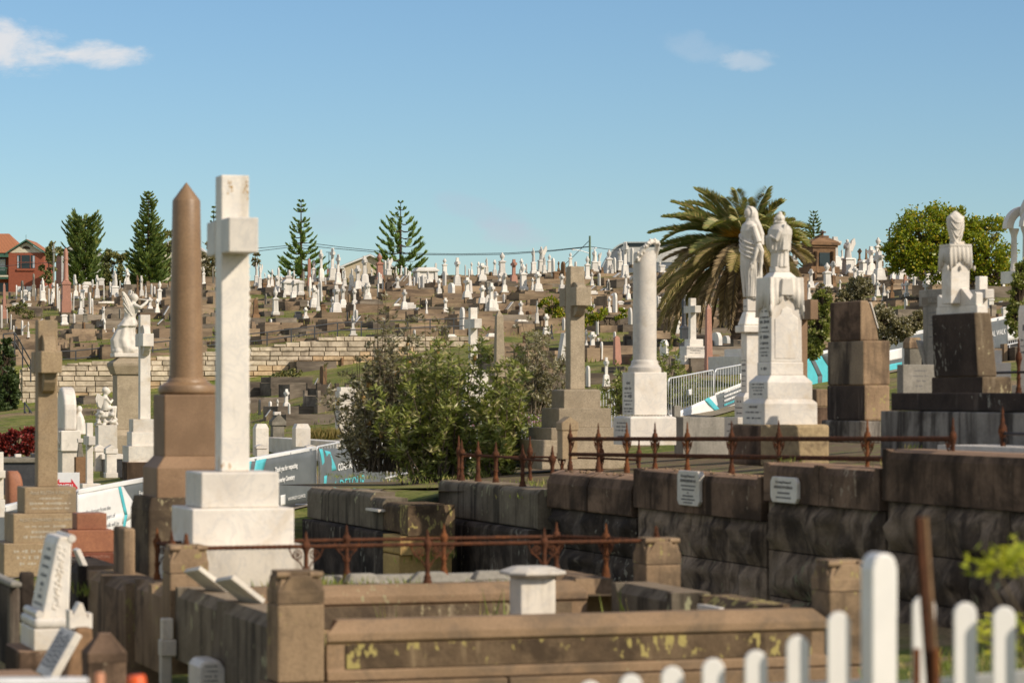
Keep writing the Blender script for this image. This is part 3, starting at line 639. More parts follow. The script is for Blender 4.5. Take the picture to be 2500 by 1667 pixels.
panel(600, 400, [(st,'w',92,880,1110,50),(an,'w',125,890,1140,50),(c,'w',170,970,1070,24),(c,'w',205,985,1155,60),(c,'w',232,940,1110,44),(pe,'b',165,1060,1150,56),(s,'w',293,925,1120,24),(c,'w',318,1000,1140,44),(ro,'w',385,945,1050,34),('table','w',405,1030,1190,190),(c,'w',425,950,1180,36),(pe,'w',490,1040,1190,70),
 (u,'w',265,1110,1370,80),('plainobelisk','p',565,840,1120,40),(u,'w',605,860,1075,62),(c,'w',675,765,1075,66),(s,'w',668,1040,1240,24),(c,'w',605,1080,1300,90),(s,'w',710,1010,1100,18),(ce,'w',770,750,1060,96),(ce,'w',822,805,1095,80),(s,'w',800,890,1020,14),(c,'w',1000,905,1160,100),(c,'w',1060,820,1120,100),(st,'w',880,935,1110,50),
 (s,'w',945,935,1050,18),(c,'w',930,975,1160,40),(u,'p',1195,795,1060,90),(s,'w',1240,860,1010,26),(an,'w',1272,835,1045,76),(c,'w',1122,935,1040,26),(c,'w',1076,930,1060,26),(c,'w',808,1080,1370,116),(c,'w',865,1085,1310,84),(c,'b',1230,1000,1220,40),(c,'w',1095,1060,1225,60),(s,'w',1178,1070,1200,18),
 (c,'w',1338,915,1000,28),(u,'w',1385,905,1000,28),(s,'w',1420,920,1000,26),(c,'w',1448,950,1000,22),('table','w',1600,925,1090,230),(o_,'w',1690,880,1030,46),(u,'w',1770,840,1010,62),(s,'w',1768,955,1135,30),(c,'w',1880,835,1130,86),(c,'w',1720,1020,1180,64),(s,'w',1955,900,1040,12),(s,'w',1988,935,1050,14),(c,'w',2012,875,1000,34),
 (u,'w',2075,870,1010,42),(c,'w',2105,885,1070,110),(st,'w',2143,835,995,46),(c,'w',2218,855,1010,54),(u,'w',2285,790,1020,84),(c,'w',2262,870,1015,48),(st,'w',1625,950,1110,54),(s,'w',1575,990,1140,30),(o_,'b',1935,1060,1195,44),(c,'w',1970,1010,1235,104),(ro,'w',1832,1060,1205,60),(c,'w',2105,1080,1280,92),(c,'w',2188,1060,1335,92),
 (c,'w',1612,1200,1390,34),(s,'w',985,1300,1420,36),(o_,'b',90,1200,1400,104),(pe,'d',465,1315,1385,76),('low','w',1450,1235,1315,130),('low','w',1342,1245,1275,70),(c,'w',235,1440,1510,56),('desk','w',1460,1045,1100,70),('desk','w',1390,1000,1080,60),('desk','w',1420,1000,1080,60),(st,'w',2180,1055,1200,36),(s,'w',1930,1285,1500,28),
 (c,'w',345,1090,1200,36),(c,'w',365,1060,1190,30),(s,'w',570,1085,1200,20),(s,'w',640,1120,1230,16),(u,'w',1205,980,1080,36),(s,'w',1040,1080,1190,16),(s,'g',960,1110,1200,16),('desk','w',1520,1280,1370,60),(u,'w',290,1040,1180,30),(c,'w',555,1220,1290,26),(s,'d',905,1320,1420,20),('desk','w',1000,1360,1450,70),(pe,'b',690,1250,1330,60),(s,'b',530,1160,1260,26),(s,'b',1235,1130,1220,24),
 (c,'w',2000,1110,1200,20),(s,'w',1500,1010,1120,14),(s,'w',1545,1010,1130,14),(c,'w',1650,960,1080,26),(s,'b',1680,1030,1100,22),(ro,'b',2180,960,1020,30),('desk','w',2240,1040,1110,50),(u,'w',2250,1030,1090,26),(s,'d',2300,1050,1130,28)])
panel(1200, 400, [(c,'p',197,850,1110,90),(c,'w',265,845,1010,50),(u,'w',285,890,1150,90),(s,'w',310,890,970,14),(c,'w',367,1015,1140,44),(c,'w',415,960,1155,104),(st,'w',375,750,1000,66),(an,'w',445,730,985,96),(st,'w',470,820,990,48),(u,'w',515,805,985,52),(s,'w',550,840,1030,28),(c,'b',597,870,980,34),(ro,'b',640,870,1030,40),
 (u,'w',702,790,930,46),(ro,'w',748,870,920,22),(u,'w',852,820,1050,66),(st,'w',915,760,980,84),(an,'w',957,785,960,44),(u,'w',1048,765,1000,78),(s,'w',1095,835,975,24),(st,'w',1145,755,970,72),(ce,'w',1188,695,1050,98),(s,'w',1250,750,910,30),(st,'w',1075,885,1000,40),(c,'w',895,965,1095,42),(s,'w',960,975,1100,24),(u,'w',1040,1025,1120,34),
 (c,'w',1195,955,1180,60),(c,'w',1218,1070,1225,52),(c,'w',262,1220,1400,66),(st,'w',405,1220,1440,40),(c,'w',490,1335,1540,86),(c,'w',1047,1180,1350,56),(ro,'w',1100,1150,1355,42),(ro,'w',1237,1280,1490,38),(c,'w',1172,1280,1430,72),('desk','w',165,1230,1330,70),('chest','g',1005,1345,1460,260),('low','w',262,1385,1435,120),('desk','w',905,1085,1135,60),('desk','w',985,1110,1150,60),('desk','w',1080,1150,1210,70),
 (s,'w',1600,1255,1400,30),(u,'w',1500,1180,1300,60),(c,'w',1540,960,1050,60),(s,'w',110,1160,1280,24),('desk','w',1120,970,1030,70),(pe,'w',1520,900,990,70),(c,'w',885,1180,1270,26),(c,'w',912,1250,1320,30),(s,'b',330,1310,1400,50),(u,'b',985,920,990,40),(u,'w',1500,870,970,50),(st,'w',1590,1300,1420,34),(s,'b',1620,1370,1420,60),(c,'d',535,1430,1560,34),(ro,'w',640,1370,1500,26)])
panel(1860, 400, [(c,'w',395,745,990,56),(c,'w',648,650,970,150),(an,'w',770,660,1020,140),(ce,'b',868,755,915,54),(o_,'b',930,755,870,34),(pe,'w',915,855,1020,120),(c,'w',970,735,1015,100),(u,'w',1035,655,890,84),(c,'w',1045,780,1060,130),(st,'w',715,755,900,40),(s,'w',815,840,910,36),(u,'w',585,880,1130,96),(s,'w',425,895,1040,24),(s,'b',470,965,1085,34),(c,'w',418,1050,1235,60),
 (pe,'w',1245,940,1080,130),(u,'w',1340,950,1075,120),(c,'w',1480,890,1105,110),(pe,'w',1570,910,1120,100),(c,'b',1155,1020,1240,60),(st,'w',1090,1065,1240,50),(c,'w',1030,1040,1190,54),(c,'w',1122,1120,1240,44),('plainobelisk','p',1275,985,1170,40),(ce,'w',1255,1060,1170,50),(c,'w',695,1030,1170,34),(pe,'w',2045,940,1095,110),(pe,'w',2120,980,1055,80),(u,'w',735,1000,1060,46),(ro,'w',1000,1180,1260,36),(s,'w',310,750,830,30),(u,'w',290,740,880,60),(pe,'b',640,990,1110,44),(ro,'b',700,1195,1230,50),(st,'w',1385,1070,1150,40),(c,'w',1470,1060,1140,50),(u,'w',1340,900,990,40),(s,'w',1210,1120,1170,26),(pe,'b',530,1060,1130,44)])
panel(1200, 800, [(c,'w',900,35,260,110),(c,'w',845,15,240,44),(c,'w',950,90,190,40),(s,'w',978,125,295,24),('plainobelisk','p',1120,70,345,78),(s,'w',1096,35,190,20),(ro,'w',1540,105,340,66),(ro,'w',2005,40,280,86),(ro,'w',2090,70,215,74),('scroll','w',625,40,330,80),(s,'w',1235,190,260,24),(ro,'w',1635,240,330,40),(s,'w',860,340,540,36),(c,'w',1660,-70,80,70)])
panel(600, 800, [(c,'w',360,545,765,84),(c,'w',283,635,770,40),(s,'w',218,655,800,30),(s,'w',388,675,800,20),('desk','w',205,730,820,60),('low','w',100,515,545,160),(s,'d',120,640,770,26),('desk','w',740,490,600,50),(s,'b',690,340,560,70),(s,'b',480,300,400,30),(s,'b',850,265,340,40),('desk','w',630,450,540,40)])
place('column', 'd', 1860 + 1137 / 3.647, 555, 625, 12)
place('column', 'd', 1671, 728, 868, 26)
# ------------------------------------------------------------------ random small monuments between the measured ones
rnd = random.Random(21)
for i in range(190):
    px = rnd.uniform(10, 2480)
    if 395 < px < 640: continue
    yb = (700 + 138 * rnd.random() ** 1.7) if px < 1250 else (690 + 180 * rnd.random() ** 1.5 if px < 1640 else 680 + 105 * rnd.random() ** 1.4)
    kd = rnd.choice(['desk', 'desk', 'slab', 'cross', 'cross', 'celtic', 'slab', 'round', 'low', 'ped', 'obelisk']); h = {'desk': rnd.uniform(12, 20), 'slab': rnd.uniform(22, 38), 'cross': rnd.uniform(34, 56), 'round': rnd.uniform(22, 34), 'low': 12, 'urn': 40, 'celtic': 52, 'obelisk': 44, 'statue': 46, 'ped': 30}[kd]
    place(kd, rnd.choice('wwwwbg') if kd in ('slab', 'round', 'ped', 'obelisk') else 'w', px, yb - h, yb, {'desk': 16, 'slab': 6, 'cross': 20, 'round': 9, 'low': 26, 'urn': 17, 'celtic': 22, 'obelisk': 14, 'statue': 18, 'ped': 20}[kd])
# ------------------------------------------------------------------ grave kerbs in rows on the slope
def kerb_parts(v):
    A = []
    m = MB(); t = .10
    m.box(-.5, .5, -.5, -.5 + t, -1.2, 1); m.box(-.5, .5, .5 - t, .5, -1.2, 1.0); m.box(-.5, -.5 + t * .6, -.5 + t, .5 - t, -1.2, .96); m.box(.5 - t * .6, .5, -.5 + t, .5 - t, -1.2, .96)
    if v == 1:
        for a in (-1, 1):
            for b_ in (-1, 1): m.frus(a * .47, b_ * .47, -1.2, 1.35, .12, .12)
    if v == 2:
        m.box(-.5, .5, -.56, -.5, -1.2, .45)
    A.append(('kerb', m, 'k'))
    m = MB()
    if v == 3: m.frus(0, 0, .55, 1.25, .86, .8); A.append(('ledger_slab', m, 'k'))
    else: m.box(-.45, .45, -.41, .41, .3, .62 if v != 2 else .8); A.append(('infill', m, 's'))
    return A
KP = {}
KERBS = []
def kerb(px, Y, w, dp, h, v, mt):
    key = (v, mt)
    if key not in KP:
        root = empty('grave_plot', (0, 0, 0), TH)
        for pn, mb, f in kerb_parts(v): mb.build(pn, M[mt] if f == 'k' else M['ground' if v == 0 else 'soil'], root)
        KP[key] = root; o = root
    else: o = copy_tree(KP[key])
    o.location = ((px - CX) / FOC * Y, Y, gz(px, Y) - .02); o.rotation_euler = (0, 0, TH + R(rnd.uniform(-3, 3))); o.scale = (w, dp, h)
    KERBS.append((o, px, HZ - o.location.z / Y * FOC, w, mt, v)); return o
Y = 121.5
rows = []
while Y < 183: rows.append(Y); Y += 3.3
for Y in rows:
    px = -60 + rnd.uniform(0, 40)
    while px < 2560:
        w = rnd.choice([.8, 1.0, 1.2, 1.5, 1.9, 2.4]); wp = w / Y * FOC
        if rnd.random() < .85:
            kerb(px + wp / 2, Y + shear(px) * shw(Y) + rnd.uniform(-1.2, 1.2), w, rnd.uniform(1.5, 2.3), rnd.choice([.10, .14, .18, .24, .3, .4]), rnd.choice([0, 0, 0, 1, 2, 3]), rnd.choice(['hillkerb', 'hillkerb', 'hillkerb_b']))
        px += wp + rnd.uniform(4, 26)
for Y in (84, 88, 93, 98, 103, 108, 114):
    px = 1180 + rnd.uniform(0, 40)
    while px < 2520:
        w = rnd.choice([.9, 1.2, 1.7, 2.2]); wp = w / Y * FOC
        if rnd.random() < .75 : kerb(px + wp / 2, Y + rnd.uniform(-.7, .7), w, rnd.uniform(1.5, 2.1), rnd.choice([.2, .28, .38, .46]), rnd.choice([0, 1, 2, 3]), rnd.choice(['hillkerb', 'hillkerb_b']))
        px += wp + rnd.uniform(8, 40)
for px, py, w, h, v in [(230,985,1.1,.25,3),(640,990,1.3,.3,0),(625,950,1.4,.3,0),(700,945,1.6,.4,0),(625,965,1.6,.3,0),(745,965,1.5,.4,0),(690,960,1.3,.4,2),(800,980,1.0,.45,1),(790,1000,.8,.45,1),(640,1000,1.5,.25,0),(725,1010,1.7,.25,0),(745,1035,1.5,.3,0),(760,905,1.7,.4,2),(205,1010,1.4,.2,0)]:
    d = hit(px, py, 76); kerb(px, d, w, 1.6, h, v, 'hillkerb_b')
# ------------------------------------------------------------------ monuments measured one by one
class Mon:
    def __init__(s, name, c, yb, d, label, cat, group=None):
        s.c = c; s.yb = yb; s.d = d; s.k = d / FOC; s.root = empty(name, P(c, yb, d), TH, label, cat, group)
    def z(s, y): return (s.yb - y) * s.k
    def off(s, m):
        dx = (m - s.c) * s.k; return dx * math.cos(TH), -dx * math.sin(TH)
    def dims(s, xl, xr, xc=None):
        m = (xl + xr) / 2; t = the(m)
        if xc is None: w = (xr - xl) * s.k / (math.cos(t) + math.sin(t)); return m, w, w
        return m, (xr - xc) * s.k / math.cos(t), (xc - xl) * s.k / math.sin(t)
    def blk(s, name, mat, y0, y1, xl, xr, xc=None, top=None, bevel=.008, parent=None, slope=None, label=None):
        """block between picture heights y0 (top) and y1; top = (xl,xr) of the narrower top; slope = height of a sloped upper part ending at width 'top'"""
        m, w, t = s.dims(xl, xr, xc); cx, cy = s.off(m); mb = MB()
        if top is None: mb.frus(cx, cy, s.z(y1), s.z(y0), w, t)
        else:
            f = (top[1] - top[0]) / (xr - xl); dx, dy = s.off((top[0] + top[1]) / 2); w1 = w * f; t1 = t - (w - w1) if t > w * 1.5 else t * f
            if slope is None: mb.frus(cx, cy, s.z(y1), s.z(y0), w, t, w1, t1, dx - cx, dy - cy)
            else:
                zs = s.z(slope); r1 = [(cx + a * w / 2, cy + b * t / 2) for a, b in ((-1,-1),(1,-1),(1,1),(-1,1))]; r2 = [(dx + a * w1 / 2, dy + b * t1 / 2) for a, b in ((-1,-1),(1,-1),(1,1),(-1,1))]
                mb.loft([[(x, y, s.z(y1)) for x, y in r1], [(x, y, zs) for x, y in r1], [(x, y, s.z(y0)) for x, y in r2]], False)
        o = mb.build(name, M[mat], parent or s.root, bevel=bevel, label=label)
        s.last = (cx, cy, w, t, s.z(y1), s.z(y0)); return o
    def cross(s, mat, ytop, ybot, xl, xr, ya, yb, e_px, taper=.96, bevel=.01, aw=1.03, names=('shaft', 'arm'), xc=None):
        m, w, t = s.dims(xl, xr, xc); cx, cy = s.off(m); e = e_px * s.k
        mb = MB(); mb.frus(cx, cy, s.z(ybot), s.z(ytop), w, t, w * taper, t * taper); o = mb.build(names[0], M[mat], s.root, bevel=bevel)
        for sg in (-1, 1):
            mb = MB(); y0 = t / 2 * .985; mb.box(cx - w * aw / 2, cx + w * aw / 2, *( (cy + y0, cy + y0 + e) if sg > 0 else (cy - y0 - e, cy - y0)), s.z(yb), s.z(ya))
            mb.build(names[1], M[mat], s.root, bevel=bevel)
        s.last = (cx, cy, w, t, s.z(ybot), s.z(ytop)); return o
    def lathe(s, name, mat, prof, c, seg=40, label=None, bevel=0):
        """prof: list of (picture width, picture y)"""
        cx, cy = s.off(c); o = MB().lathe([(a * s.k / 2, s.z(y)) for a, y in prof], seg, cx, cy).build(name, M[mat], s.root, label=label)
        try: o.data.set_sharp_from_angle(angle=R(35))
        except Exception: pass
        return o
    def insc(s, face, lines, mat='lettering', fill=.8, name='inscription', seed=1, parent=None, blk=None):
        """worn, unreadable lines of cut letters: lines = list of (y, height px, relative width)"""
        cx, cy, w, t, z0, z1 = blk or s.last; r_ = random.Random(seed); mb = MB()
        for y, hpx, rel in lines:
            L = (w if face == 'F' else t) * fill * rel; h = hpx * s.k; x = -L / 2; zc = s.z(y)
            while x < L / 2:
                cw = h * r_.uniform(.35, .75)
                if r_.random() < .86:
                    a, b_ = x, min(x + cw, L / 2); hh = h * r_.choice([.5, .5, .7, .95])
                    if face == 'F': mb.box(cx + a, cx + b_, cy - t / 2 - .0015, cy - t / 2 + .004, zc - hh / 2, zc + hh / 2)
                    else: mb.box(cx - w / 2 - .0015, cx - w / 2 + .004, cy - b_, cy - a, zc - hh / 2, zc + hh / 2)
                x += cw + h * .16
        return mb.build(name, M[mat], parent or s.root)
    def txt(s, body, y, hpx, face='F', mat='lettering', sx=1.0, bold=0.0, blk=None, spacing=1.0):
        cx, cy, w, t, z0, z1 = blk or s.last
        if face == 'F': return text(body, hpx * s.k * 1.4, s.root, (cx, cy - t / 2 - .002, s.z(y)), ROTF, M[mat], sx=sx, bold=bold, spacing=spacing)
        return text(body, hpx * s.k * 1.4, s.root, (cx - w / 2 - .002, cy, s.z(y)), ROTL, M[mat], sx=sx, bold=bold, spacing=spacing)

def dark_face(o, mat):  # second, darker stone on the left-facing faces only
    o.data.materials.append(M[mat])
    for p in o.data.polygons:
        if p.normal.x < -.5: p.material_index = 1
M['sand_mid'] = stone('half_dark_sandstone', (.30, .235, .16), (.22, .17, .12), rough=.95, scale=1.5, stain=((.05, .04, .032), .46, 1.2), streak=((.045, .036, .03), .44, 4), bump=.5, bscale=30)
M['sand_clean2'] = stone('rough_tan_sandstone', (.40, .30, .17), (.30, .22, .125), rough=.95, scale=2.2, stain=((.13, .095, .06), .4, 3), lichen=((.45, .38, .12), .1, 20), bump=.9, bscale=18)
# --- tall white marble cross
a = Mon('marble_cross', 571, 1428, 22.6, 'tallest white marble cross on three stepped blocks, behind the rusty rail at left', 'cross')
a.blk('step', 'marble_aged', 1327, 1428, 383, 762, bevel=.012)
a.blk('step', 'marble', 1236, 1327, 418, 716, bevel=.012)
a.blk('step', 'marble', 1150, 1236, 452, 680, bevel=.012)
a.cross('marble_rust', 430, 1150, 525, 609, 538, 622, 93, taper=.98)
def vine():
    cx, cy, w, t, z0, z1 = a.last; m = MB(); r_ = random.Random(5)
    for i in range(150):
        y = r_.choice([r_.uniform(640, 760), r_.uniform(700, 1000), r_.uniform(930, 1085)]); z = a.z(y); m.ball((cx + w / 2 + r_.uniform(-.006, .012), cy + r_.uniform(-.35, .3) * t, z), r_.uniform(.005, .013), None, r_.uniform(.006, .02), 7, 5)
    m.tube([(cx + w / 2 + .001, cy + .06 * math.sin(i), a.z(625 + i * 23)) for i in range(21)], .008, 6)
    m.build('carved_vine', M['statue'], a.root)
vine()
def rust_spots():
    cx, cy, w, t, z0, z1 = a.last; r_ = random.Random(6); m = MB()
    for px, py, n, sp in ((554, 460, 22, 7), (592, 464, 34, 9), (604, 436, 14, 4), (603, 484, 8, 4)):
        for i in range(n):
            dx = (px + r_.gauss(0, sp * .6) - 567) * a.k; r0 = r_.uniform(.0015, .006)
            if abs(dx) < w * .46: m.ball((cx + dx, cy - t * .4905 - .0005, a.z(py + r_.gauss(0, sp * 1.2))), r0, .0012, r0 * r_.uniform(.8, 2.2), 7, 5)
    m.build('rust_stain', M['rust_spot'], a.root)
M['rust_spot'] = plain('rust_stain_brown', (.42, .26, .10), .9, nz=.3, scale=60)
rust_spots()
# --- brown trachyte column
a = Mon('polished_column', 457, 1440, 25.8, 'tall brown polished column with conical tip on a square pedestal, behind the tallest cross', 'column')
a.blk('plinth', 'sand_spot', 1210, 1440, 318, 596, top=(326, 588), slope=1240, bevel=.02)
a.blk('pedestal_base', 'trachyte_matt', 1112, 1211, 348, 566, top=(374, 540), slope=1140, bevel=.012)
a.blk('pedestal', 'trachyte_matt', 963, 1113, 374, 540, bevel=.012)
a.lathe('column_base', 'trachyte', [(128,964),(140,958),(142,950),(136,941),(118,938),(110,934),(100,933),(96,927),(86,922)], 457)
a.lathe('column', 'trachyte', [(84,922.5),(82,900),(72,600),(68,492),(66,489),(2,446)], 455)
# --- fawn granite cross
a = Mon('granite_cross', 113, 1402, 31, 'fawn granite cross with curved brackets and carved bases, at the left edge', 'cross')
a.blk('step', 'granite_brown', 1321, 1402, -14, 182, bevel=.01)
a.insc('F', [(1340, 9, .9), (1355, 9, .8), (1370, 9, .7)], 'letterpale', .8, seed=3)
a.blk('step', 'granite_brown', 1250, 1322, 11, 188, bevel=.01)
a.txt('ALSO EDWARD WILLIAM', 1265, 8, mat='letterpale'); a.insc('F', [(1281, 7, .8), (1294, 7, .55), (1306, 8, .85)], 'letterpale', .8, seed=5)
a.blk('step', 'granite_brown', 1187, 1250, 42, 185, bevel=.01)
a.txt('And RUTH KNOX', 1200, 9, mat='letterpale'); a.insc('F', [(1214, 6, .6), (1226, 7, 1.0), (1238, 6, .9)], 'letterpale', .8, seed=8)
a.cross('granite_brown', 782, 1187, 85, 141, 858, 911, 58, taper=.97)
def brackets(a, ya, yb, e, mat, up=42, dn=50):
    cx, cy, w, t, z0, z1 = a.last
    for sg in (-1, 1):
        for (zz, q, L) in ((a.z(yb), -1, dn), (a.z(ya), 1, up)):
            ee = e * a.k * .72; h = L * a.k
            pr = [(cy + sg * t * .48, zz), (cy + sg * (t / 2 + ee), zz), (cy + sg * (t / 2 + ee * .82), zz + q * h * .45), (cy + sg * (t / 2 + ee * .45), zz + q * h * .85), (cy + sg * t * .48, zz + q * h)]
            m = MB(); m.prism(pr, cx - w * .30, cx + w * .30, 'x'); m.build('bracket', M[mat], a.root, bevel=.006)
brackets(a, 858, 911, 58, 'granite_brown')
# --- red granite blocks
a = Mon('red_granite_monument', 213, 1392, 29.4, 'stepped red granite block with a lettered lower band, beside the fawn granite cross', 'monument')
a.blk('base', 'redgranite_polish', 1345, 1392, 148, 277); a.txt('DONALD STANTON', 1356, 7, mat='letterpink'); a.txt('WHISTLER', 1369, 10, mat='letterpink'); a.insc('F', [(1382, 6, .8)], 'letterpink', .85, seed=2)
a.blk('block', 'redgranite', 1291, 1344.5, 148, 277); a.blk('block', 'redgranite', 1251, 1290.5, 176, 260)
# --- scroll headstone
a = Mon('scroll_headstone', 98, 1640, 20.0, 'white marble headstone with a scroll top on a brown plinth at lower left', 'headstone')
a.blk('plinth', 'sand_dark', 1578, 1690, 12, 140, 47, bevel=.015)
def scrollstone():
    k = a.k; X = lambda px: (px - 98) * k / math.cos(TH) ; t = .56
    m = MB(); m.prism([(X(88), a.z(1502)), (X(150), a.z(1502)), (X(156), a.z(1330)), (X(160), a.z(1306)), (X(128), a.z(1306)), (X(121), a.z(1325))], -t / 2, t / 2, 'y'); m.build('slab', M['marble'], a.root, bevel=.012)
    m = MB(); m.loft([[(X(157) + .027 * math.cos(q), y, a.z(1310) + .027 * math.sin(q)) for q in [2 * math.pi * i / 16 for i in range(16)]] for y in (-t / 2 - .006, t / 2 + .006)]); m.build('top_scroll', M['marble'], a.root, bevel=.004)
    m = MB(); m.loft([[(X(82) + .028 * math.cos(q), y, a.z(1492) + .028 * math.sin(q)) for q in [2 * math.pi * i / 16 for i in range(16)]] for y in (-t / 2 - .02, t / 2 + .02)]); m.build('bottom_scroll', M['marble'], a.root, bevel=.004)
    m = MB(); m.frus(X(107), 0, a.z(1526), a.z(1500), .24, t + .08); m.build('moulding', M['marble'], a.root, bevel=.03, seg=4)
    m = MB(); m.frus(X(107), 0, a.z(1578), a.z(1526), .235, t + .07); m.build('base', M['marble'], a.root, bevel=.008)
    r_ = random.Random(4); m = MB()
    n = Vector((X(121) - X(88), 0, a.z(1325) - a.z(1502)))
    for row, (f, h, rel) in enumerate([(.92,.02,.35),(.80,.026,.6),(.68,.02,.62),(.56,.022,.55),(.44,.026,.3),(.36,.016,.12),(.27,.026,.34),(.17,.018,.8)]):
        x = -t * .42 * rel
        while x < t * .42 * rel:
            cw = h * r_.uniform(.4, .8); p = Vector((X(88), 0, a.z(1502))) + n * f
            u = n.normalized(); q = [p + u * (-h / 2), p + u * (h / 2)]
            m.add([(q[0].x - .002, -x, q[0].z), (q[0].x - .002, -x - cw, q[0].z), (q[1].x - .002, -x - cw, q[1].z), (q[1].x - .002, -x, q[1].z)], [(0, 1, 2, 3)]); x += cw + h * .2
    m.build('inscription', M['lettering'], a.root)
    m = MB(); r_ = random.Random(9)
    for i in range(60):
        f = i / 59; m.ball((X(112 + 16 * f) + r_.uniform(0, .05), -t / 2, a.z(1480 - 150 * f)), r_.uniform(.006, .012), .006, None, 6, 4)
    m.build('carved_leaves', M['marble'], a.root)
scrollstone()
# --- white cross of the middle distance, left
a = Mon('marble_cross', 348, 1185, 66, 'slim white marble cross on three white blocks, just right of the angel pedestal', 'cross')
a.blk('plinth', 'sand_dark', 1127, 1190, 293, 402); a.blk('step', 'marble', 1088, 1127, 299, 396); a.blk('step', 'marble', 1054, 1088, 310, 386); a.blk('step', 'marble', 1023, 1054, 315, 381)
a.cross('marble', 769, 1023, 337.5, 367.5, 815, 846, 38); brackets(a, 815, 846, 38, 'marble', 22, 22)
# --- granite pedestal with angel
def figure(o, vox, sm=3): return remesh(o, vox, sm)
a = Mon('angel_monument', 311, 1112, 75, 'white winged angel blowing a trumpet on a tall grey granite pedestal', 'statue')
a.blk('base', 'granite', 1062, 1112, 253, 366, bevel=.02); a.blk('base_moulding', 'granite', 1048, 1062, 258, 362, top=(274, 346), bevel=.015)
a.blk('die', 'granite', 914, 1048, 275, 346, bevel=.015); a.blk('die_panel', 'granite', 922, 1040, 281, 342, bevel=.01)
a.blk('cornice', 'granite', 893, 914, 270, 352, top=(261, 361), bevel=.012); a.blk('cap', 'granite', 873, 893, 261, 361, top=(284, 338), slope=886, bevel=.012)
def angel():
    k = a.k; m = MB(); m.box(-.40, .42, -.30, .30, a.z(872), a.z(862)); m.build('statue_base', M['statue'], a.root, bevel=.02)
    r0 = a.z(862); H = 1.58; m = MB()
    # swirling robe from clouds up to the waist and chest
    m.loft([folds_ring(r0 + H * z, rx, ry, cx, 0, 32, am, 7, ph) for z, rx, ry, cx, am, ph in ((0,.34,.26,-.02,.06,0),(.10,.36,.28,-.06,.08,.5),(.22,.33,.26,-.10,.10,1.0),(.36,.25,.22,-.06,.10,1.6),(.50,.20,.19,.02,.08,2.4),(.60,.15,.15,.06,.04,3),(.70,.17,.17,.10,.03,3.4),(.78,.16,.18,.13,.02,3.5),(.83,.07,.07,.15,0,0),(.87,.06,.06,.17,0,0))])
    for i in range(9):
        q = i * 1.7; m.ball((-.05 + .28 * math.cos(q), .2 * math.sin(q), r0 + .08 + .05 * math.sin(i * 3)), .13, .12, .12, 10, 7)
    m.ball((.20, -.02, r0 + H * .915), .085, .08, .11); m.ball((.17, 0, r0 + H * .935), .095, .09, .09); m.ball((.285, -.02, r0 + H * .905), .02, .02, .03, 8, 5)
    m.tube([(.15, -.14, r0 + H * .80), (.30, -.24, r0 + H * .75), (.44, -.20, r0 + H * .82), (.52, -.10, r0 + H * .87)], [.062, .055, .045, .035], 8)
    m.tube([(.14, .14, r0 + H * .80), (.22, .22, r0 + H * .68), (.36, .14, r0 + H * .70)], [.06, .05, .04], 8)
    m.loft([folds_ring(r0 + H * z, rx, ry, cx, -.05, 20, .1, 5, ph) for z, rx, ry, cx, ph in ((.44,.26,.22,-.02,0),(.49,.23,.2,.03,.4),(.55,.17,.17,.05,.8))])
    o = m.build('figure', M['statue'], a.root); remesh(o, .022, 2)
    for yy, pl in ((-.13, [(320,775),(308,766),(301,757),(303,750),(298,744),(301,737),(297,730),(299,724),(296,712),(302,713),(309,722),(316,734),(323,748),(327,764)]), (.05, [(320,768),(316,756),(318,748),(315,738),(318,730),(316,718),(319,709),(324,713),(329,725),(333,742),(333,762)])):
        m = MB(); m.prism([((x - 311) * k * 1.05, a.z(y)) for x, y in pl], yy, yy + .09, 'y'); w_ = m.build('wing', M['statue'], a.root, bevel=.025, seg=3)
        m = MB()
        for q in range(5): x0, y0 = pl[3 + q % (len(pl) - 5)]; m.tube([((pl[0][0] - 311) * k, yy - .01, a.z(pl[0][1] - 4)), ((x0 - 309) * k, yy - .012, a.z(y0 - 2))], [.03, .016], 6)
        m.build('feathers', M['statue'], w_)
    m = MB(); m.tube([(.30, -.04, r0 + H * .895), (.48, -.09, r0 + H * .88), (.60, -.12, r0 + H * .87)], [.014, .02, .03], 8); m.lathe([(.02, 0), (.03, .04)], 8); m.build('trumpet', M['statue'], a.root)
angel()
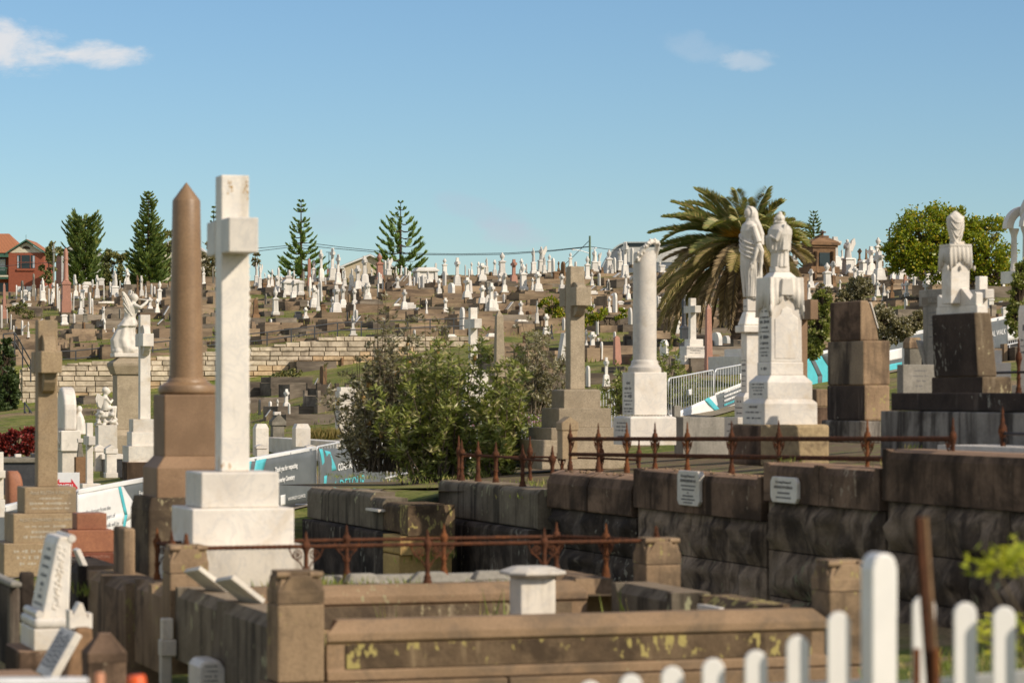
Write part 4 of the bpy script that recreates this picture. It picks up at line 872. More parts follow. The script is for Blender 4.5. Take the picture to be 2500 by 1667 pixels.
# --- cherub
a = Mon('cherub_monument', 258, 1098, 71, 'small seated white cherub on a rocky white pedestal, left of the angel pedestal', 'statue')
a.blk('pedestal', 'marble', 1037, 1098, 232, 286)
def cherub():
    m = MB(); z0 = a.z(1037); r_ = random.Random(2)
    for i in range(80): q = r_.uniform(0, .38); m.ball((r_.uniform(-.24, .24) * (1.1 - q), r_.uniform(-.2, .2), z0 + q), r_.uniform(.04, .085), None, r_.uniform(.03, .07), 8, 6)
    m.build('rocky_seat', M['statue'], a.root).modifiers.new('r', 'REMESH'); o = a.root.children[-1]
    mm = o.modifiers[-1]; mm.mode = 'VOXEL'; mm.voxel_size = .022; mm.use_smooth_shade = True
    m = MB(); zb = z0 + .40
    m.loft([folds_ring(zb + z, rx, ry, cx, 0, 16) for z, rx, ry, cx in ((-.05,.11,.13,0),(.05,.13,.14,.01),(.16,.11,.13,.0),(.27,.09,.12,-.02),(.32,.05,.05,-.02),(.36,.045,.045,-.01))])
    m.ball((.03, 0, zb + .43), .085, .08, .095); m.ball((.0, 0, zb + .46), .095, .09, .085); m.ball((.115, 0, zb + .42), .02, .02, .02, 6, 4)
    for sg in (-1, 1):
        m.tube([(0, sg * .11, zb + .26), (.10, sg * .12, zb + .14), (.17, sg * .02, zb + .22)], [.045, .04, .03], 8)
        m.tube([(.04, sg * .08, zb + .0), (.22, sg * .10, zb + .04), (.20, sg * .09, zb - .22), (.27, sg * .09, zb - .27)], [.07, .06, .045, .03], 8)
    o = m.build('figure', M['statue'], a.root); remesh(o, .018, 2)
    for sg in (-1, 1):
        m = MB(); m.prism([(-.06, zb + .28), (-.20, zb + .38), (-.24, zb + .24), (-.20, zb + .05), (-.13, zb + .0), (-.08, zb + .14)], sg * .09 - .012, sg * .09 + .012, 'y'); m.build('wing', M['statue'], a.root, bevel=.008)
cherub()
# --- draped headstone with kneeling figure (in shade)
a = Mon('draped_headstone', 163, 1175, 58, 'bluish shaded marble headstone with carved drapery and a kneeling figure, behind the fawn granite cross', 'headstone')
def draped():
    k = a.k; t = .92; m = MB(); w = .26
    pr = [(-t / 2, a.z(1050))] + [(-t / 2 * math.cos(q), a.z(1000) + t / 2 * math.sin(q)) for q in [math.pi * i / 14 for i in range(15)]] + [(t / 2, a.z(1050))]
    m.prism(pr, -w / 2, w / 2, 'x'); m.build('headstone', M['marble'], a.root, bevel=.05, seg=3)
    m = MB(); m.box(-.2, .2, -t / 2 - .06, t / 2 + .06, a.z(1100), a.z(1050)); m.build('drapery', M['statue'], a.root, bevel=.02)
    m = MB()
    for i in range(11):
        y = -t / 2 + i * t / 10; m.tube([(-.205, y, a.z(1052)), (-.225, y + .02, a.z(1075)), (-.215, y - .01, a.z(1085 + 10 * math.sin(i * 1.9)))], [.02, .03, .012], 6)
    m.build('carved_folds', M['statue'], a.root)
    m = MB(); m.box(-.17, .17, -t / 2, t / 2, a.z(1175), a.z(1100)); m.build('base', M['marble_aged'], a.root, bevel=.015)
    m = MB(); z0 = a.z(1060); m.loft([folds_ring(z0 + z, rx, ry, .20, -.34, 18, .08, 5, z * 5) for z, rx, ry in ((0,.13,.15),(.2,.12,.14),(.36,.08,.12),(.44,.04,.05))]); m.ball((.20, -.34, z0 + .51), .06, .06, .075); m.tube([(.2, -.44, z0 + .36), (.28, -.40, z0 + .26), (.24, -.30, z0 + .4)], .03, 7)
    remesh(m.build('figure', M['statue'], a.root), .015, 2)
draped()
# --- small white crosses, posts and slabs at left middle
a = Mon('marble_cross', 219, 1202, 53, 'small white marble cross on a low white block left of the gabled white post', 'cross')
a.blk('base', 'marble', 1180, 1202, 194, 246); a.cross('marble', 1032, 1180, 209, 227.5, 1064, 1086, 30)
def gable_post(name, c, ytop, ybot, d, xl, xr, mat, label, cat='post', base=True):
    a = Mon(name, c, ybot, d, label, cat); h = ybot - ytop
    a.blk('shaft', mat, ytop + h * .27, ybot - h * .16, xl + 3, xr - 3); a.blk('cap', mat, ytop + h * .12, ytop + h * .27, xl, xr, bevel=.01)
    m, w, t = a.dims(xl, xr); cx, cy = a.off(m); mb = MB(); mb.prism([(cx - w / 2, a.z(ytop + h * .12)), (cx + w / 2, a.z(ytop + h * .12)), (cx, a.z(ytop))], cy - t / 2, cy + t / 2, 'y'); mb.build('gable', M[mat], a.root)
    if base: a.blk('base', mat, ybot - h * .16, ybot, xl, xr, bevel=.01)
    return a
gable_post('gabled_post', 271, 1085, 1166, 54, 253, 288, 'marble', 'white gabled marble post right of the small white cross on a low block')
gable_post('gabled_post', 242, 1084, 1150, 58, 227, 256, 'marble', 'white gabled marble post partly hidden behind the small white cross on a low block')
a = Mon('marble_rail', 262, 1130, 58, 'low white marble kerb rail beside the gabled white posts', 'kerb'); a.blk('rail', 'marble', 1108, 1120, 240, 300); a.blk('panel', 'darkst', 1120, 1165, 244, 298)
a = Mon('marble_post', 45, 1152, 50, 'plain white marble post above the dark polished tomb at the left edge', 'post'); a.blk('shaft', 'marble', 1116, 1160, 36, 53); a.blk('cap', 'marble', 1108, 1116, 35, 52)
a = Mon('marble_cross', 0, 1260, 40, 'white marble cross cut off by the left edge of the picture', 'cross'); a.blk('base', 'marble', 1218, 1262, -30, 12); a.cross('marble', 1103, 1218, -14, 9, 1147, 1166, 28)
a = Mon('dark_tomb', 45, 1200, 50, 'dark polished granite tomb with a pale lid edge at the left', 'tomb'); a.blk('body', 'darkst', 1128, 1205, -60, 92); a.blk('lid', 'greyst', 1116, 1128, -70, 100, bevel=.02); a.blk('end_block', 'darkst', 1107, 1124, 74, 96)
a = Mon('rough_headstone', 36, 1235, 42, 'rough rust-coloured granite boulder headstone, left of the fawn granite cross', 'headstone')
def boulder():
    m = MB(); k = a.k; r_ = random.Random(6)
    rings = []
    for f, wd, sh in ((0, 52, 0), (.3, 51, -1), (.65, 48, -2), (.88, 42, -4), (1, 30, -7)):
        rings.append([((sh + wd / 2 * .82 * x + r_.uniform(-1, 1)) * k, (wd / 2 * 1.2 * y + r_.uniform(-1, 1)) * k, f * 86 * k) for x, y in ((-1,-1),(-.3,-1.06),(.4,-1.04),(1,-.9),(1.05,0),(1,.9),(0,1.05),(-1,1),(-1.05,0))])
    m.loft(rings, False); o = m.build('boulder', M['redgranite'], a.root); sb = o.modifiers.new('s', 'SUBSURF'); sb.levels = sb.render_levels = 2
boulder()
a = Mon('brown_pillar', 196, 1195, 56, 'plain brown stone block behind the COASTAL arrow sign', 'pillar'); a.blk('block', 'brownst', 1115, 1200, 181, 210); a.blk('ornament', 'greyst', 1080, 1115, 187, 204, top=(191, 200)); a.blk('finial', 'marble', 1070, 1080, 188, 203)
# --- centre: grey granite cross on steps
a = Mon('granite_cross', 1405, 1142, 46, 'grey granite cross on four wide steps, left of the broken white column', 'cross')
a.blk('step', 'granite', 1072, 1142, 1253, 1530, bevel=.01); a.blk('step', 'granite', 1043, 1072, 1289, 1512, bevel=.01); a.blk('step', 'granite', 996, 1043, 1321, 1491, bevel=.01)
a.blk('step', 'granite', 950, 996, 1346, 1466, top=(1356, 1456), slope=953, bevel=.01)
a.cross('granite', 651, 950, 1380, 1428, 703, 748, 45); brackets(a, 703, 748, 45, 'granite', 14, 26)
a = gable_post('granite_post', 1385, 1017, 1140, 40.5, 1357, 1413, 'granite_brown', 'stubby granite post with a gabled cap standing before the grey granite cross', base=False)
# --- broken column with garland
a = Mon('broken_column', 1574, 1085, 43.5, 'broken white marble column with a carved garland over its top', 'column')
a.blk('base', 'marble', 1015, 1085, 1497, 1651, top=(1510, 1638), slope=1019, bevel=.012); a.insc('L', [(1032, 5, .7), (1041, 5, .8), (1050, 5, .9), (1065, 5, .6)], seed=11)
a.blk('pedestal', 'marble', 909, 1013, 1519, 1628, bevel=.01); a.insc('L', [(935, 8, .4), (948, 8, .75), (959, 4, .8), (967, 9, .75), (978, 4, .85), (987, 5, .6), (997, 5, .9), (1004, 5, .9)], seed=12)
a.lathe('column_base', 'marble', [(80,909),(82,903),(80,897),(70,892),(66,888),(66,884),(62,880),(56,877)], 1574)
def bcol():
    k = a.k; seg = 40; rings = []; cx, cy = a.off(1574)
    for y, w in ((877.5, 58), (780, 58), (680, 57)): rings.append([(cx + w * k / 2 * math.cos(q), cy + w * k / 2 * math.sin(q), a.z(y)) for q in [2 * math.pi * i / seg for i in range(seg)]])
    r_ = random.Random(3); rings.append([(cx + 55 * k / 2 * math.cos(q), cy + 55 * k / 2 * math.sin(q), a.z(614 - 5 * math.cos(q) * 1.0 + r_.uniform(-3, 3) + (8 if math.cos(q) > .6 else 0))) for q in [2 * math.pi * i / seg for i in range(seg)]])
    o = MB().loft(rings).build('broken_shaft', M['marble'], a.root); o.data.set_sharp_from_angle(angle=R(40))
    m = MB(); r_ = random.Random(8); pts = []
    rr = 30.5 * k
    for i in range(44):
        f = i / 43; q = R(-150 + 290 * f)       # garland wound round the shaft, high at the right, low at the left
        z = a.z(636 - 46 * math.cos(q + R(62)))
        pts.append((cx + rr * math.cos(q), cy + rr * math.sin(q), z))
    m.tube(pts, 6.0 * k, 8)
    for p in pts:
        for j in range(3): m.ball((p[0] + r_.uniform(-1, 1) * 5 * k, p[1] + r_.uniform(-1, 1) * 5 * k, p[2] + r_.uniform(-5, 5) * k), 4 * k, None, None, 7, 5)
    m.build('garland', M['statue'], a.root)
bcol()
# --- concrete kerb between
a = Mon('concrete_kerb', 1735, 1105, 47, 'plain grey concrete block wall right of the broken white column', 'kerb'); a.blk('wall', 'concrete', 1018, 1110, 1646, 1778, 1668, bevel=.01); a.blk('end_block', 'concrete', 990, 1018, 1640, 1662, bevel=.01)
# --- statue of a veiled woman on pedestal
a = Mon('statue_monument', 1822, 1075, 43, 'white statue of a veiled woman with lowered hand, on a corniced pedestal beside the palm', 'statue')
a.blk('base', 'marble', 1018, 1075, 1768, 1880); a.insc('L', [(1035, 5, .5), (1052, 5, .8)], seed=21); a.blk('base', 'marble', 958, 1018, 1793, 1868, top=(1806, 1856), slope=968); a.insc('L', [(980, 8, .6), (995, 5, .9), (1008, 5, .8)], seed=22)
a.blk('die', 'marble', 812, 958, 1809, 1856); a.insc('L', [(846, 34, .3), (880, 4, .9), (890, 7, .8), (905, 7, .9), (918, 4, .8), (930, 4, .8), (942, 4, .8)], seed=23)
a.blk('cornice', 'marble', 795, 812, 1794, 1870, bevel=.015); a.blk('scroll_cap', 'marble', 760, 795, 1798, 1862, top=(1812, 1846), bevel=.03); a.blk('plinth', 'marble', 730, 760, 1814, 1850); a.insc('L', [(748, 6, .8)], seed=24)
def lady():
    k = a.k; cx, cy = a.off(1836); z0 = a.z(730); H = (730 - 503) * k; m = MB(); r_ = random.Random(3)
    def ring(f, rx, ry, ox=0, am=0, kk=9, ph=0): return folds_ring(z0 + H * f, rx, ry, cx + ox, cy, 40, am, kk, ph)
    m.loft([ring(0,.11,.12,.03,.05,11),ring(.10,.125,.14,.02,.06,11,.2),ring(.26,.15,.165,0,.06,11,.3),ring(.42,.15,.165,-.02,.05,11,.4),ring(.54,.135,.155,-.03,.05,11,.5),ring(.64,.12,.15,-.03,.04,9,.6),ring(.73,.125,.175,-.04,.03,7,.7),ring(.795,.105,.165,-.04,.02,7,.8),ring(.835,.06,.075,-.035),ring(.875,.046,.05,-.04)])
    for i in range(22):          # long vertical folds of the robe
        q = 2 * math.pi * i / 22 + r_.uniform(-.1, .1); w_ = r_.uniform(.013, .022)
        m.tube([(cx - .01 + (.15 + .02 * (f < .3)) * (.62 + .9 * f if f < .42 else 1.0 - (f - .42) * .25) * math.cos(q + (f - .3) * .35), cy + .165 * (.66 + .8 * f if f < .42 else 1.0 - (f - .42) * .2) * math.sin(q + (f - .3) * .35), z0 + H * f) for f in (.02, .14, .28, .42, .54, .62)], [w_, w_, w_, w_, w_ * .7, w_ * .3], 6)
    for t_ in range(4):          # mantle swept across the body
        m.tube([(cx - .16 * math.cos(q) - .02, cy + .19 * math.sin(q), z0 + H * (.50 + .05 * t_ + .07 * math.sin(q))) for q in [-1.6 + 3.2 * i / 12 for i in range(13)]], .016, 6)
    hz = z0 + H * .925; m.ball((cx - .05, cy, hz), .068, .062, .092, 14, 10); m.ball((cx - .116, cy, hz - .012), .014, .011, .024, 8, 6); m.ball((cx - .105, cy, hz - .062), .02, .022, .014, 8, 5); m.ball((cx - .09, cy, hz + .03), .03, .05, .014, 8, 5)
    m.loft([folds_ring(z0 + H * f, rx, ry, cx + ox, cy, 26, am, 6, f * 5) for f, rx, ry, ox, am in ((.58,.10,.17,.07,.12),(.70,.11,.18,.06,.10),(.79,.095,.155,.035,.07),(.86,.078,.095,.015,.04),(.93,.082,.085,.005,.03),(.975,.062,.066,-.01,0),(.995,.03,.03,-.02,0))])
    m.tube([(cx - .075 + .05 * abs(math.sin(q)) , cy + .075 * math.sin(q), hz + .095 * math.cos(q)) for q in [-2.2 + 4.4 * i / 14 for i in range(15)]], .016, 6)
    for sg in (-1, 1):
        sh = Vector((cx - .045, cy + sg * .165, z0 + H * .775)); el = Vector((cx + .015, cy + sg * .215, z0 + H * .60)); wr = Vector((cx - .045, cy + sg * .215, z0 + H * .43)); hd = Vector((cx - .07, cy + sg * .20, z0 + H * .375))
        m.tube([sh, sh.lerp(el, .5), el], [.048, .052, .058], 10); m.tube([el, wr, hd], [.036, .026, .022], 8); m.tube([el + Vector((.0, 0, -.03)), el + Vector((.045, 0, -.13)), el + Vector((.05, -sg * .02, -.30)), el + Vector((.03, -sg * .03, -.48))], [.05, .045, .034, .014], 8)
        for q in range(4): m.tube([hd + Vector((.012 * q - .02, 0, 0)), hd + Vector((.012 * q - .028, sg * .004, -.055 - .012 * (q in (1, 2)))), hd + Vector((.012 * q - .03, 0, -.085 - .012 * (q in (1, 2))))], [.009, .008, .006], 6)
        m.tube([hd + Vector((-.02, 0, .02)), hd + Vector((-.05, -sg * .01, -.03))], [.01, .007], 6)
    o = m.build('figure', M['statue'], a.root); remesh(o, .0075, 1)
lady()
# --- robed figure seen from behind, on the big draped pedestal
a = Mon('statue_monument', 1904, 1135, 35, 'large white pedestal with carved drapery, bearing a robed figure seen from behind', 'statue')
dark_face(a.blk('rough_plinth', 'sand_clean2', 1035, 1135, 1785, 2025, bevel=.04), 'sand_dark')
a.blk('step', 'marble', 973, 1035, 1812, 1995, top=(1826, 1981), slope=983, bevel=.012); a.txt('LAID TO REST', 993, 6, 'L'); a.insc('L', [(1006, 5, .85), (1020, 5, .85)], seed=31)
a.blk('step', 'marble', 916, 973, 1827, 1983, top=(1846, 1964), slope=932, bevel=.012); a.insc('L', [(938, 5, .8), (946, 5, .8), (953, 6, .6), (962, 5, .6)], seed=32)
a.blk('step', 'marble', 884, 916, 1848, 1961, bevel=.012); a.insc('L', [(900, 9, .5)], seed=33)
a.blk('die', 'marble', 680, 884, 1850, 1958, top=(1852, 1956), bevel=.01); dieb = a.last
a.insc('L', [(760, 8, .5), (775, 5, .8), (786, 9, .85), (800, 6, .6), (810, 5, .8), (823, 9, .8), (838, 8, .75), (850, 5, .8), (860, 4, .9), (868, 5, .6)], seed=34)
a.blk('cap', 'marble', 665, 680, 1858, 1948, top=(1876, 1930), bevel=.008); a.blk('statue_base', 'marble', 652, 665, 1878, 1928, bevel=.008)
def drape():
    cx, cy, w, t, z0, z1 = dieb; m = MB()
    # cloth hanging over the top of the die: long at the corners, short in the middle
    n = 26; yb = []
    for face in ('F', 'L'):
        L = (w if face == 'F' else t)
        top = []; bot = []
        for i in range(n + 1):
            f = i / n; u = (f - .5) * (L + .03); e = abs(f - .5) * 2
            drop = (46 + 48 * e ** 1.6 + 5 * math.sin(f * 26)) if face == 'F' else (58 + 36 * e + 4 * math.sin(f * 22))
            o_ = .012 + .008 * math.sin(f * 40)
            pt = (lambda q, z, uu=u: (cx + uu, cy - t / 2 - q, z)) if face == 'F' else (lambda q, z, uu=u: (cx - w / 2 - q, cy - uu, z))
            top.append(pt(.008, z1 + .004)); bot.append((pt(o_ * 1.2, z1 - drop * .45 * a.k), pt(o_ * 1.7, z1 - drop * a.k), pt(-.002, z1 - drop * a.k - .002)))
        rows = [top, [b[0] for b in bot], [b[1] for b in bot], [b[2] for b in bot]]
        m.add([p for r in rows for p in r], [(j * (n + 1) + i, j * (n + 1) + i + 1, (j + 1) * (n + 1) + i + 1, (j + 1) * (n + 1) + i) for j in range(3) for i in range(n)], True)
    m.box(cx - w / 2 - .008, cx + w / 2 + .008, cy - t / 2 - .008, cy + t / 2 + .008, z1 - .004, z1 + .008)
    m.build('carved_drapery', M['statue'], a.root)
    m = MB(); m.prism([(cx - .07, z1 - .01), (cx + .06, z1 - .01), (cx + .08, a.z(722)), (cx - .085, a.z(722))], cy - t / 2 - .045, cy - t / 2 - .01, 'y'); m.build('stole_end', M['statue'], a.root, bevel=.006)
    m = MB()
    for x in (cx - w / 2 - .01, cx + w / 2 + .004): MB().lathe([(.004, a.z(764)), (.02, a.z(760)), (.016, a.z(750)), (.01, a.z(745))], 10, x, cy - t / 2 - .02).build('tassel', M['statue'], a.root)
    m = MB(); pr = [(cx - .155, a.z(876)), (cx + .12, a.z(876)), (cx + .15, a.z(868)), (cx + .15, a.z(778)), (cx + .08, a.z(768)), (cx + .06, a.z(756)), (cx, a.z(750)), (cx - .06, a.z(756)), (cx - .08, a.z(768)), (cx - .155, a.z(780))]
    m.prism(pr, cy - t / 2 - .006, cy - t / 2 + .01, 'y'); m.build('raised_panel', M['marble'], a.root, bevel=.006)
drape()
def robed():
    k = a.k; cx, cy = a.off(1904); z0 = a.z(653); H = (653 - 520) * k; m = MB(); r_ = random.Random(5)
    def ring(f, rx, ry, ox=0, am=0, kk=8, ph=0): return folds_ring(z0 + H * f, rx * k * 1.1, ry * k * 1.08, cx + ox * k, cy, 40, am, kk, ph)
    m.loft([ring(0,20,21,0,.05,9),ring(.10,19,21,0,.06,9,.3),ring(.24,18,20,0,.05,9,.6),ring(.40,19,22,0,.04,9,.9),ring(.5,20,23,0,.02)])
    for i in range(20):
        q = 2 * math.pi * i / 20 + r_.uniform(-.12, .12); w_ = r_.uniform(1.6, 2.6) * k
        m.tube([(cx + 20 * k * math.cos(q + f * .5), cy + 22 * k * math.sin(q + f * .5), z0 + H * f) for f in (.01, .12, .25, .40)], [w_, w_, w_ * .8, w_ * .7], 6)
    # cape to the hips, heavier at its lower edge
    m.loft([ring(.27,19.5,21.5,-1,.03,7,1.1),ring(.29,20.5,23,-1,.035,7,1.1),ring(.46,23.5,27,-1,.03,7,1.2),ring(.60,27,31,0,.02,6,1.2),ring(.69,26,30,1,.015,6,1.2),ring(.755,20,23,1),ring(.80,13,14.5,1),ring(.815,11,12,1),ring(.85,9.5,10,1)])
    for q in [-2.4 + .42 * i for i in range(12)]: m.tube([(cx + 24 * k * math.cos(q) * .8, cy + 28 * k * math.sin(q) * .8, z0 + H * .75), (cx + 26 * k * math.cos(q) * 1.06, cy + 29.5 * k * math.sin(q) * 1.06, z0 + H * .56), (cx + 23.5 * k * math.cos(q) * 1.08, cy + 26.5 * k * math.sin(q) * 1.0, z0 + H * .30)], [.6 * k, 1.2 * k, 1.6 * k], 6)
    m.tube([(cx + 14.5 * k * math.cos(q), cy + 15.5 * k * math.sin(q), z0 + H * .825) for q in [2 * math.pi * i / 20 for i in range(21)]], 2.0 * k, 6)
    m.ball((cx, cy, z0 + H * .90), 13 * k, 12 * k, 11 * k, 16, 12); m.ball((cx, cy, z0 + H * .985), 6.5 * k, 6.5 * k, 6 * k, 12, 8); m.ball((cx - 13.5 * k, cy, z0 + H * .89), 2.6 * k, 2.2 * k, 3.6 * k, 8, 6); m.ball((cx - 1 * k, cy - 12.5 * k, z0 + H * .885), 2.5 * k, 1.6 * k, 3.5 * k, 8, 6); m.ball((cx - 11 * k, cy, z0 + H * .86), 4 * k, 5 * k, 4 * k, 8, 6)
    for sg in (-1, 1): m.tube([(cx - 10 * k, cy + sg * 26 * k, z0 + H * .66), (cx - 20 * k, cy + sg * 25 * k, z0 + H * .50), (cx - 31 * k, cy + sg * 9 * k, z0 + H * .57)], [7 * k, 6.5 * k, 4 * k], 8); m.tube([(cx - 29 * k, cy + sg * 11 * k, z0 + H * .56), (cx - 27 * k, cy + sg * 12 * k, z0 + H * .42), (cx - 25 * k, cy + sg * 13 * k, z0 + H * .32)], [5 * k, 4.5 * k, 2 * k], 7)
    m.prism([(cx - 6 * k, z0 + H * .305), (cx + 9 * k, z0 + H * .315), (cx + 6 * k, z0 + H * .78), (cx - 3 * k, z0 + H * .78)], cy - 32 * k, cy - 22 * k, 'y')
    o = m.build('figure', M['statue'], a.root); remesh(o, .0055, 1)
robed()
# --- brown cross behind
a = Mon('sandstone_cross', 1966, 1030, 39, 'brown stone cross whose arm shows right of the draped white pedestal', 'cross')
a.cross('trachyte_matt', 676, 1030, 1945, 1972, 734, 782, 62, names=('shaft', 'arm'))
# --- broken sandstone pillar
a = Mon('sandstone_pillar', 2096, 1035, 36.5, 'weathered broken sandstone pillar, darker on its left face', 'pillar')
a.blk('base', 'sand_white', 1026, 1080, 2004, 2150, 2100, bevel=.02); dark_face(a.blk('lower_block', 'sand', 940, 1027, 2017, 2172, 2110, bevel=.03), 'dark_face'); dark_face(a.blk('middle_block', 'sand', 833, 940, 2019, 2172, 2107, bevel=.02), 'sand_mid')
def top_block():
    cx, cy = a.off(2085); _, w, t = a.dims(2026, 2146, 2101); m = MB(); m.prism([(cx - w / 2, a.z(833)), (cx + w / 2, a.z(833)), (cx + w * .40, a.z(800)), (cx + .0, a.z(742)), (cx - w * .12, a.z(735)), (cx - w / 2, a.z(737))], cy - t / 2, cy + t / 2, 'y'); dark_face(m.build('upper_block', M['sand'], a.root, bevel=.02), 'sand_dark')
    m = MB(); m.prism([(cx + w * .03, a.z(742)), (cx + w * .43, a.z(803)), (cx + w * .47, a.z(803)), (cx + w * .08, a.z(740))], cy - t / 2 - .01, cy + t / 2, 'y'); m.build('marble_slip', M['marble'], a.root)
top_block()
a = Mon('stone_block', 2003, 1045, 39.5, 'low sandstone block of two courses between the draped pedestal and the broken sandstone pillar', 'block'); a.blk('upper_course', 'sand', 950, 992, 1972, 2040, bevel=.015); a.blk('lower_course', 'sand_dark', 993, 1050, 1970, 2042, bevel=.015)
# --- grey lettered headstone
a = Mon('grey_monument', 2290, 955, 41, 'grey granite headstone with raised lettered panel, left of the dark urn plinth', 'headstone')
a.blk('die', 'concrete', 745, 955, 2253, 2340, 2318, bevel=.01); a.insc('L', [(763, 5, .7), (774, 5, .5), (783, 5, .6), (793, 6, .7), (802, 5, .5), (811, 5, .4), (822, 6, .8), (831, 5, .4), (837, 5, .4)], seed=41)
a.blk('cornice', 'concrete', 706, 746, 2243, 2352, 2326, bevel=.01); cb = a.last
def hpanel():
    cx, cy, w, t, z0, z1 = cb; m = MB(); m.box(cx - w / 2 - .006, cx - w / 2 + .002, cy - t * .34, cy + t * .40, a.z(742), a.z(724)); m.build('name_panel', M['letterbrown'], a.root)
    text('HAEGE', 13 * a.k * 1.3, a.root, (cx - w / 2 - .009, cy + t * .06, a.z(733)), ROTL, M['concrete'], bold=.004)
    m = MB(); m.loft([[(cx - .05 + (x - .0), cy + t * .55 + .30 * math.cos(q), a.z(900) + .42 * math.sin(q)) for q in [math.pi / 2 + math.pi / 2 * i / 8 for i in range(9)]] + [] for x in (-.06, .06)], False); m.build('curved_wing', M['concrete'], a.root)
hpanel()
a = Mon('grave_post', 2228, 890, 42.5, 'small brown gabled post before the mesh banner, left of the grey lettered headstone', 'post'); a.blk('shaft', 'greyst', 850, 895, 2207, 2250); a.blk('cap', 'sand', 824, 850, 2204, 2253, top=(2211, 2246), slope=836, bevel=.01)
a = Mon('low_tomb', 2225, 958, 39.5, 'low white slab tomb at the foot of the grey lettered headstone', 'tomb'); a.blk('slab', 'concrete', 890, 965, 2190, 2290, 2205, bevel=.01); a.insc('F', [(905, 5, .6), (918, 5, .7), (930, 5, .5), (942, 5, .5)], 'lettering', .6, seed=43)
# --- urn monument with dark plinth
a = Mon('urn_monument', 2345, 1000, 33, 'white draped urn on a draped marble pedestal over a dark sandstone plinth', 'monument')
dark_face(a.blk('plinth_base', 'sand_spot', 920, 1000, 2273, 2467, 2397, bevel=.02), 'dark_face'); dark_face(a.blk('plinth', 'sand_spot', 766, 920, 2279, 2433, 2386, top=(2279, 2412), bevel=.02), 'dark_face')
a.blk('step', 'marble', 748, 767, 2285, 2405, 2384, bevel=.008)
def gablestone():
    cx, cy, w, t, z0, z1 = a.last; m = MB(); h = t / 2 * .95
    pr = [(-h, a.z(748)), (-h, a.z(719)), (-h * .93, a.z(716)), (-h * .78, a.z(727)), (-h * .70, a.z(733)), (-h * .25, a.z(705)), (h * .1, a.z(705)), (h * .64, a.z(734)), (h * .72, a.z(727)), (h * .93, a.z(717)), (h, a.z(721)), (h, a.z(748))]
    m.prism([(cy + u, z) for u, z in pr], cx - w * .48, cx + w * .30, 'x'); m.build('gable', M['marble'], a.root, bevel=.006)
gablestone()
a.blk('die', 'marble', 600, 742, 2299, 2366, top=(2299, 2368), bevel=.008); cb = a.last
def udrape():
    cx, cy, w, t, z0, z1 = cb; m = MB(); n = 22
    for face in ('F', 'L'):
        L = w if face == 'F' else t; rows = [[], [], [], []]
        for i in range(n + 1):
            f = i / n; u = (f - .5) * (L + .05); e = abs(f - .5) * 2; drop = 34 + 26 * e + 5 * math.sin(f * 30); q = .022 + .012 * math.sin(f * 34)
            pt = (lambda q_, z, uu=u: (cx + uu, cy - t / 2 - q_, z)) if face == 'F' else (lambda q_, z, uu=u: (cx - w / 2 - q_, cy - uu, z))
            rows[0].append(pt(.01, z1 + .003)); rows[1].append(pt(q, z1 - drop * .4 * a.k)); rows[2].append(pt(q * 1.2, z1 - drop * a.k)); rows[3].append(pt(-.002, z1 - drop * a.k - .003))
        m.add([p for r in rows for p in r], [(j * (n + 1) + i, j * (n + 1) + i + 1, (j + 1) * (n + 1) + i + 1, (j + 1) * (n + 1) + i) for j in range(3) for i in range(n)], True)
    m.box(cx - w / 2 - .02, cx + w / 2 + .02, cy - t / 2 - .02, cy + t / 2 + .02, z1 - .01, z1 + .012); m.build('carved_drapery', M['statue'], a.root)
    m = MB()
    for x in (-.17, 0.0, .17): MB().lathe([(.004, a.z(662)), (.018, a.z(657)), (.012, a.z(650))], 10, cx + x * 1.0, cy - t / 2 - .02).build('tassel', M['statue'], a.root)
udrape()
a.blk('urn_base', 'marble', 590, 600, 2318, 2355, bevel=.004)
def urn():
    k = a.k; cx, cy = a.off(2332); m = MB(); n = 40; rings = []
    for y, w, am in ((590, 26, .03), (577, 29, .05), (560, 36, .06), (545, 40, .06), (535, 41, .05), (531, 40, .04), (527, 33, .04), (520, 18, .03), (515, 4, 0)):
        rings.append([(cx + w / 2 * k * (1 + am * math.sin(3 * q + y * .08)) * math.cos(q), cy + w / 2 * k * (1 + am * math.sin(3 * q + y * .08)) * math.sin(q), a.z(y)) for q in [2 * math.pi * i / n for i in range(n)]])
    m.loft(rings); m.build('draped_urn', M['statue'], a.root)
    m = MB()
    for j in range(4):
        pts = []
        for i in range(13):
            f = i / 12; q = R(-150 + 120 * f); y = 528 + 10 * j + 34 * math.sin(math.pi * f) * (.5 + .2 * j); w = (40 if y < 560 else 34) if y < 580 else 30
            pts.append((cx + w / 2 * k * 1.02 * math.cos(q), cy + w / 2 * k * 1.02 * math.sin(q), a.z(y)))
        m.tube(pts, 2.0 * k, 7)
    m.build('carved_folds', M['statue'], a.root)
urn()
a = Mon('marble_cross', 2398, 925, 37.5, 'white marble cross on white steps, just right of the draped urn pedestal', 'cross')
a.blk('step', 'marble', 886, 925, 2372, 2468); a.blk('step', 'marble', 855, 886, 2384, 2446); a.blk('step', 'marble', 830, 855, 2390, 2428); a.cross('marble', 675, 830, 2380, 2412, 707, 730, 32)
a = Mon('marble_headstone', 2492, 960, 37, 'white marble headstone with worn lettering cut off by the right edge', 'headstone'); a.blk('slab', 'marble', 745, 940, 2485, 2560, 2520, top=(2489, 2556), slope=760, bevel=.02); a.insc('L', [(800, 30, .4), (830, 6, .7), (845, 6, .7), (860, 6, .7)], seed=51); a.blk('base', 'marble', 940, 965, 2470, 2575, 2530)
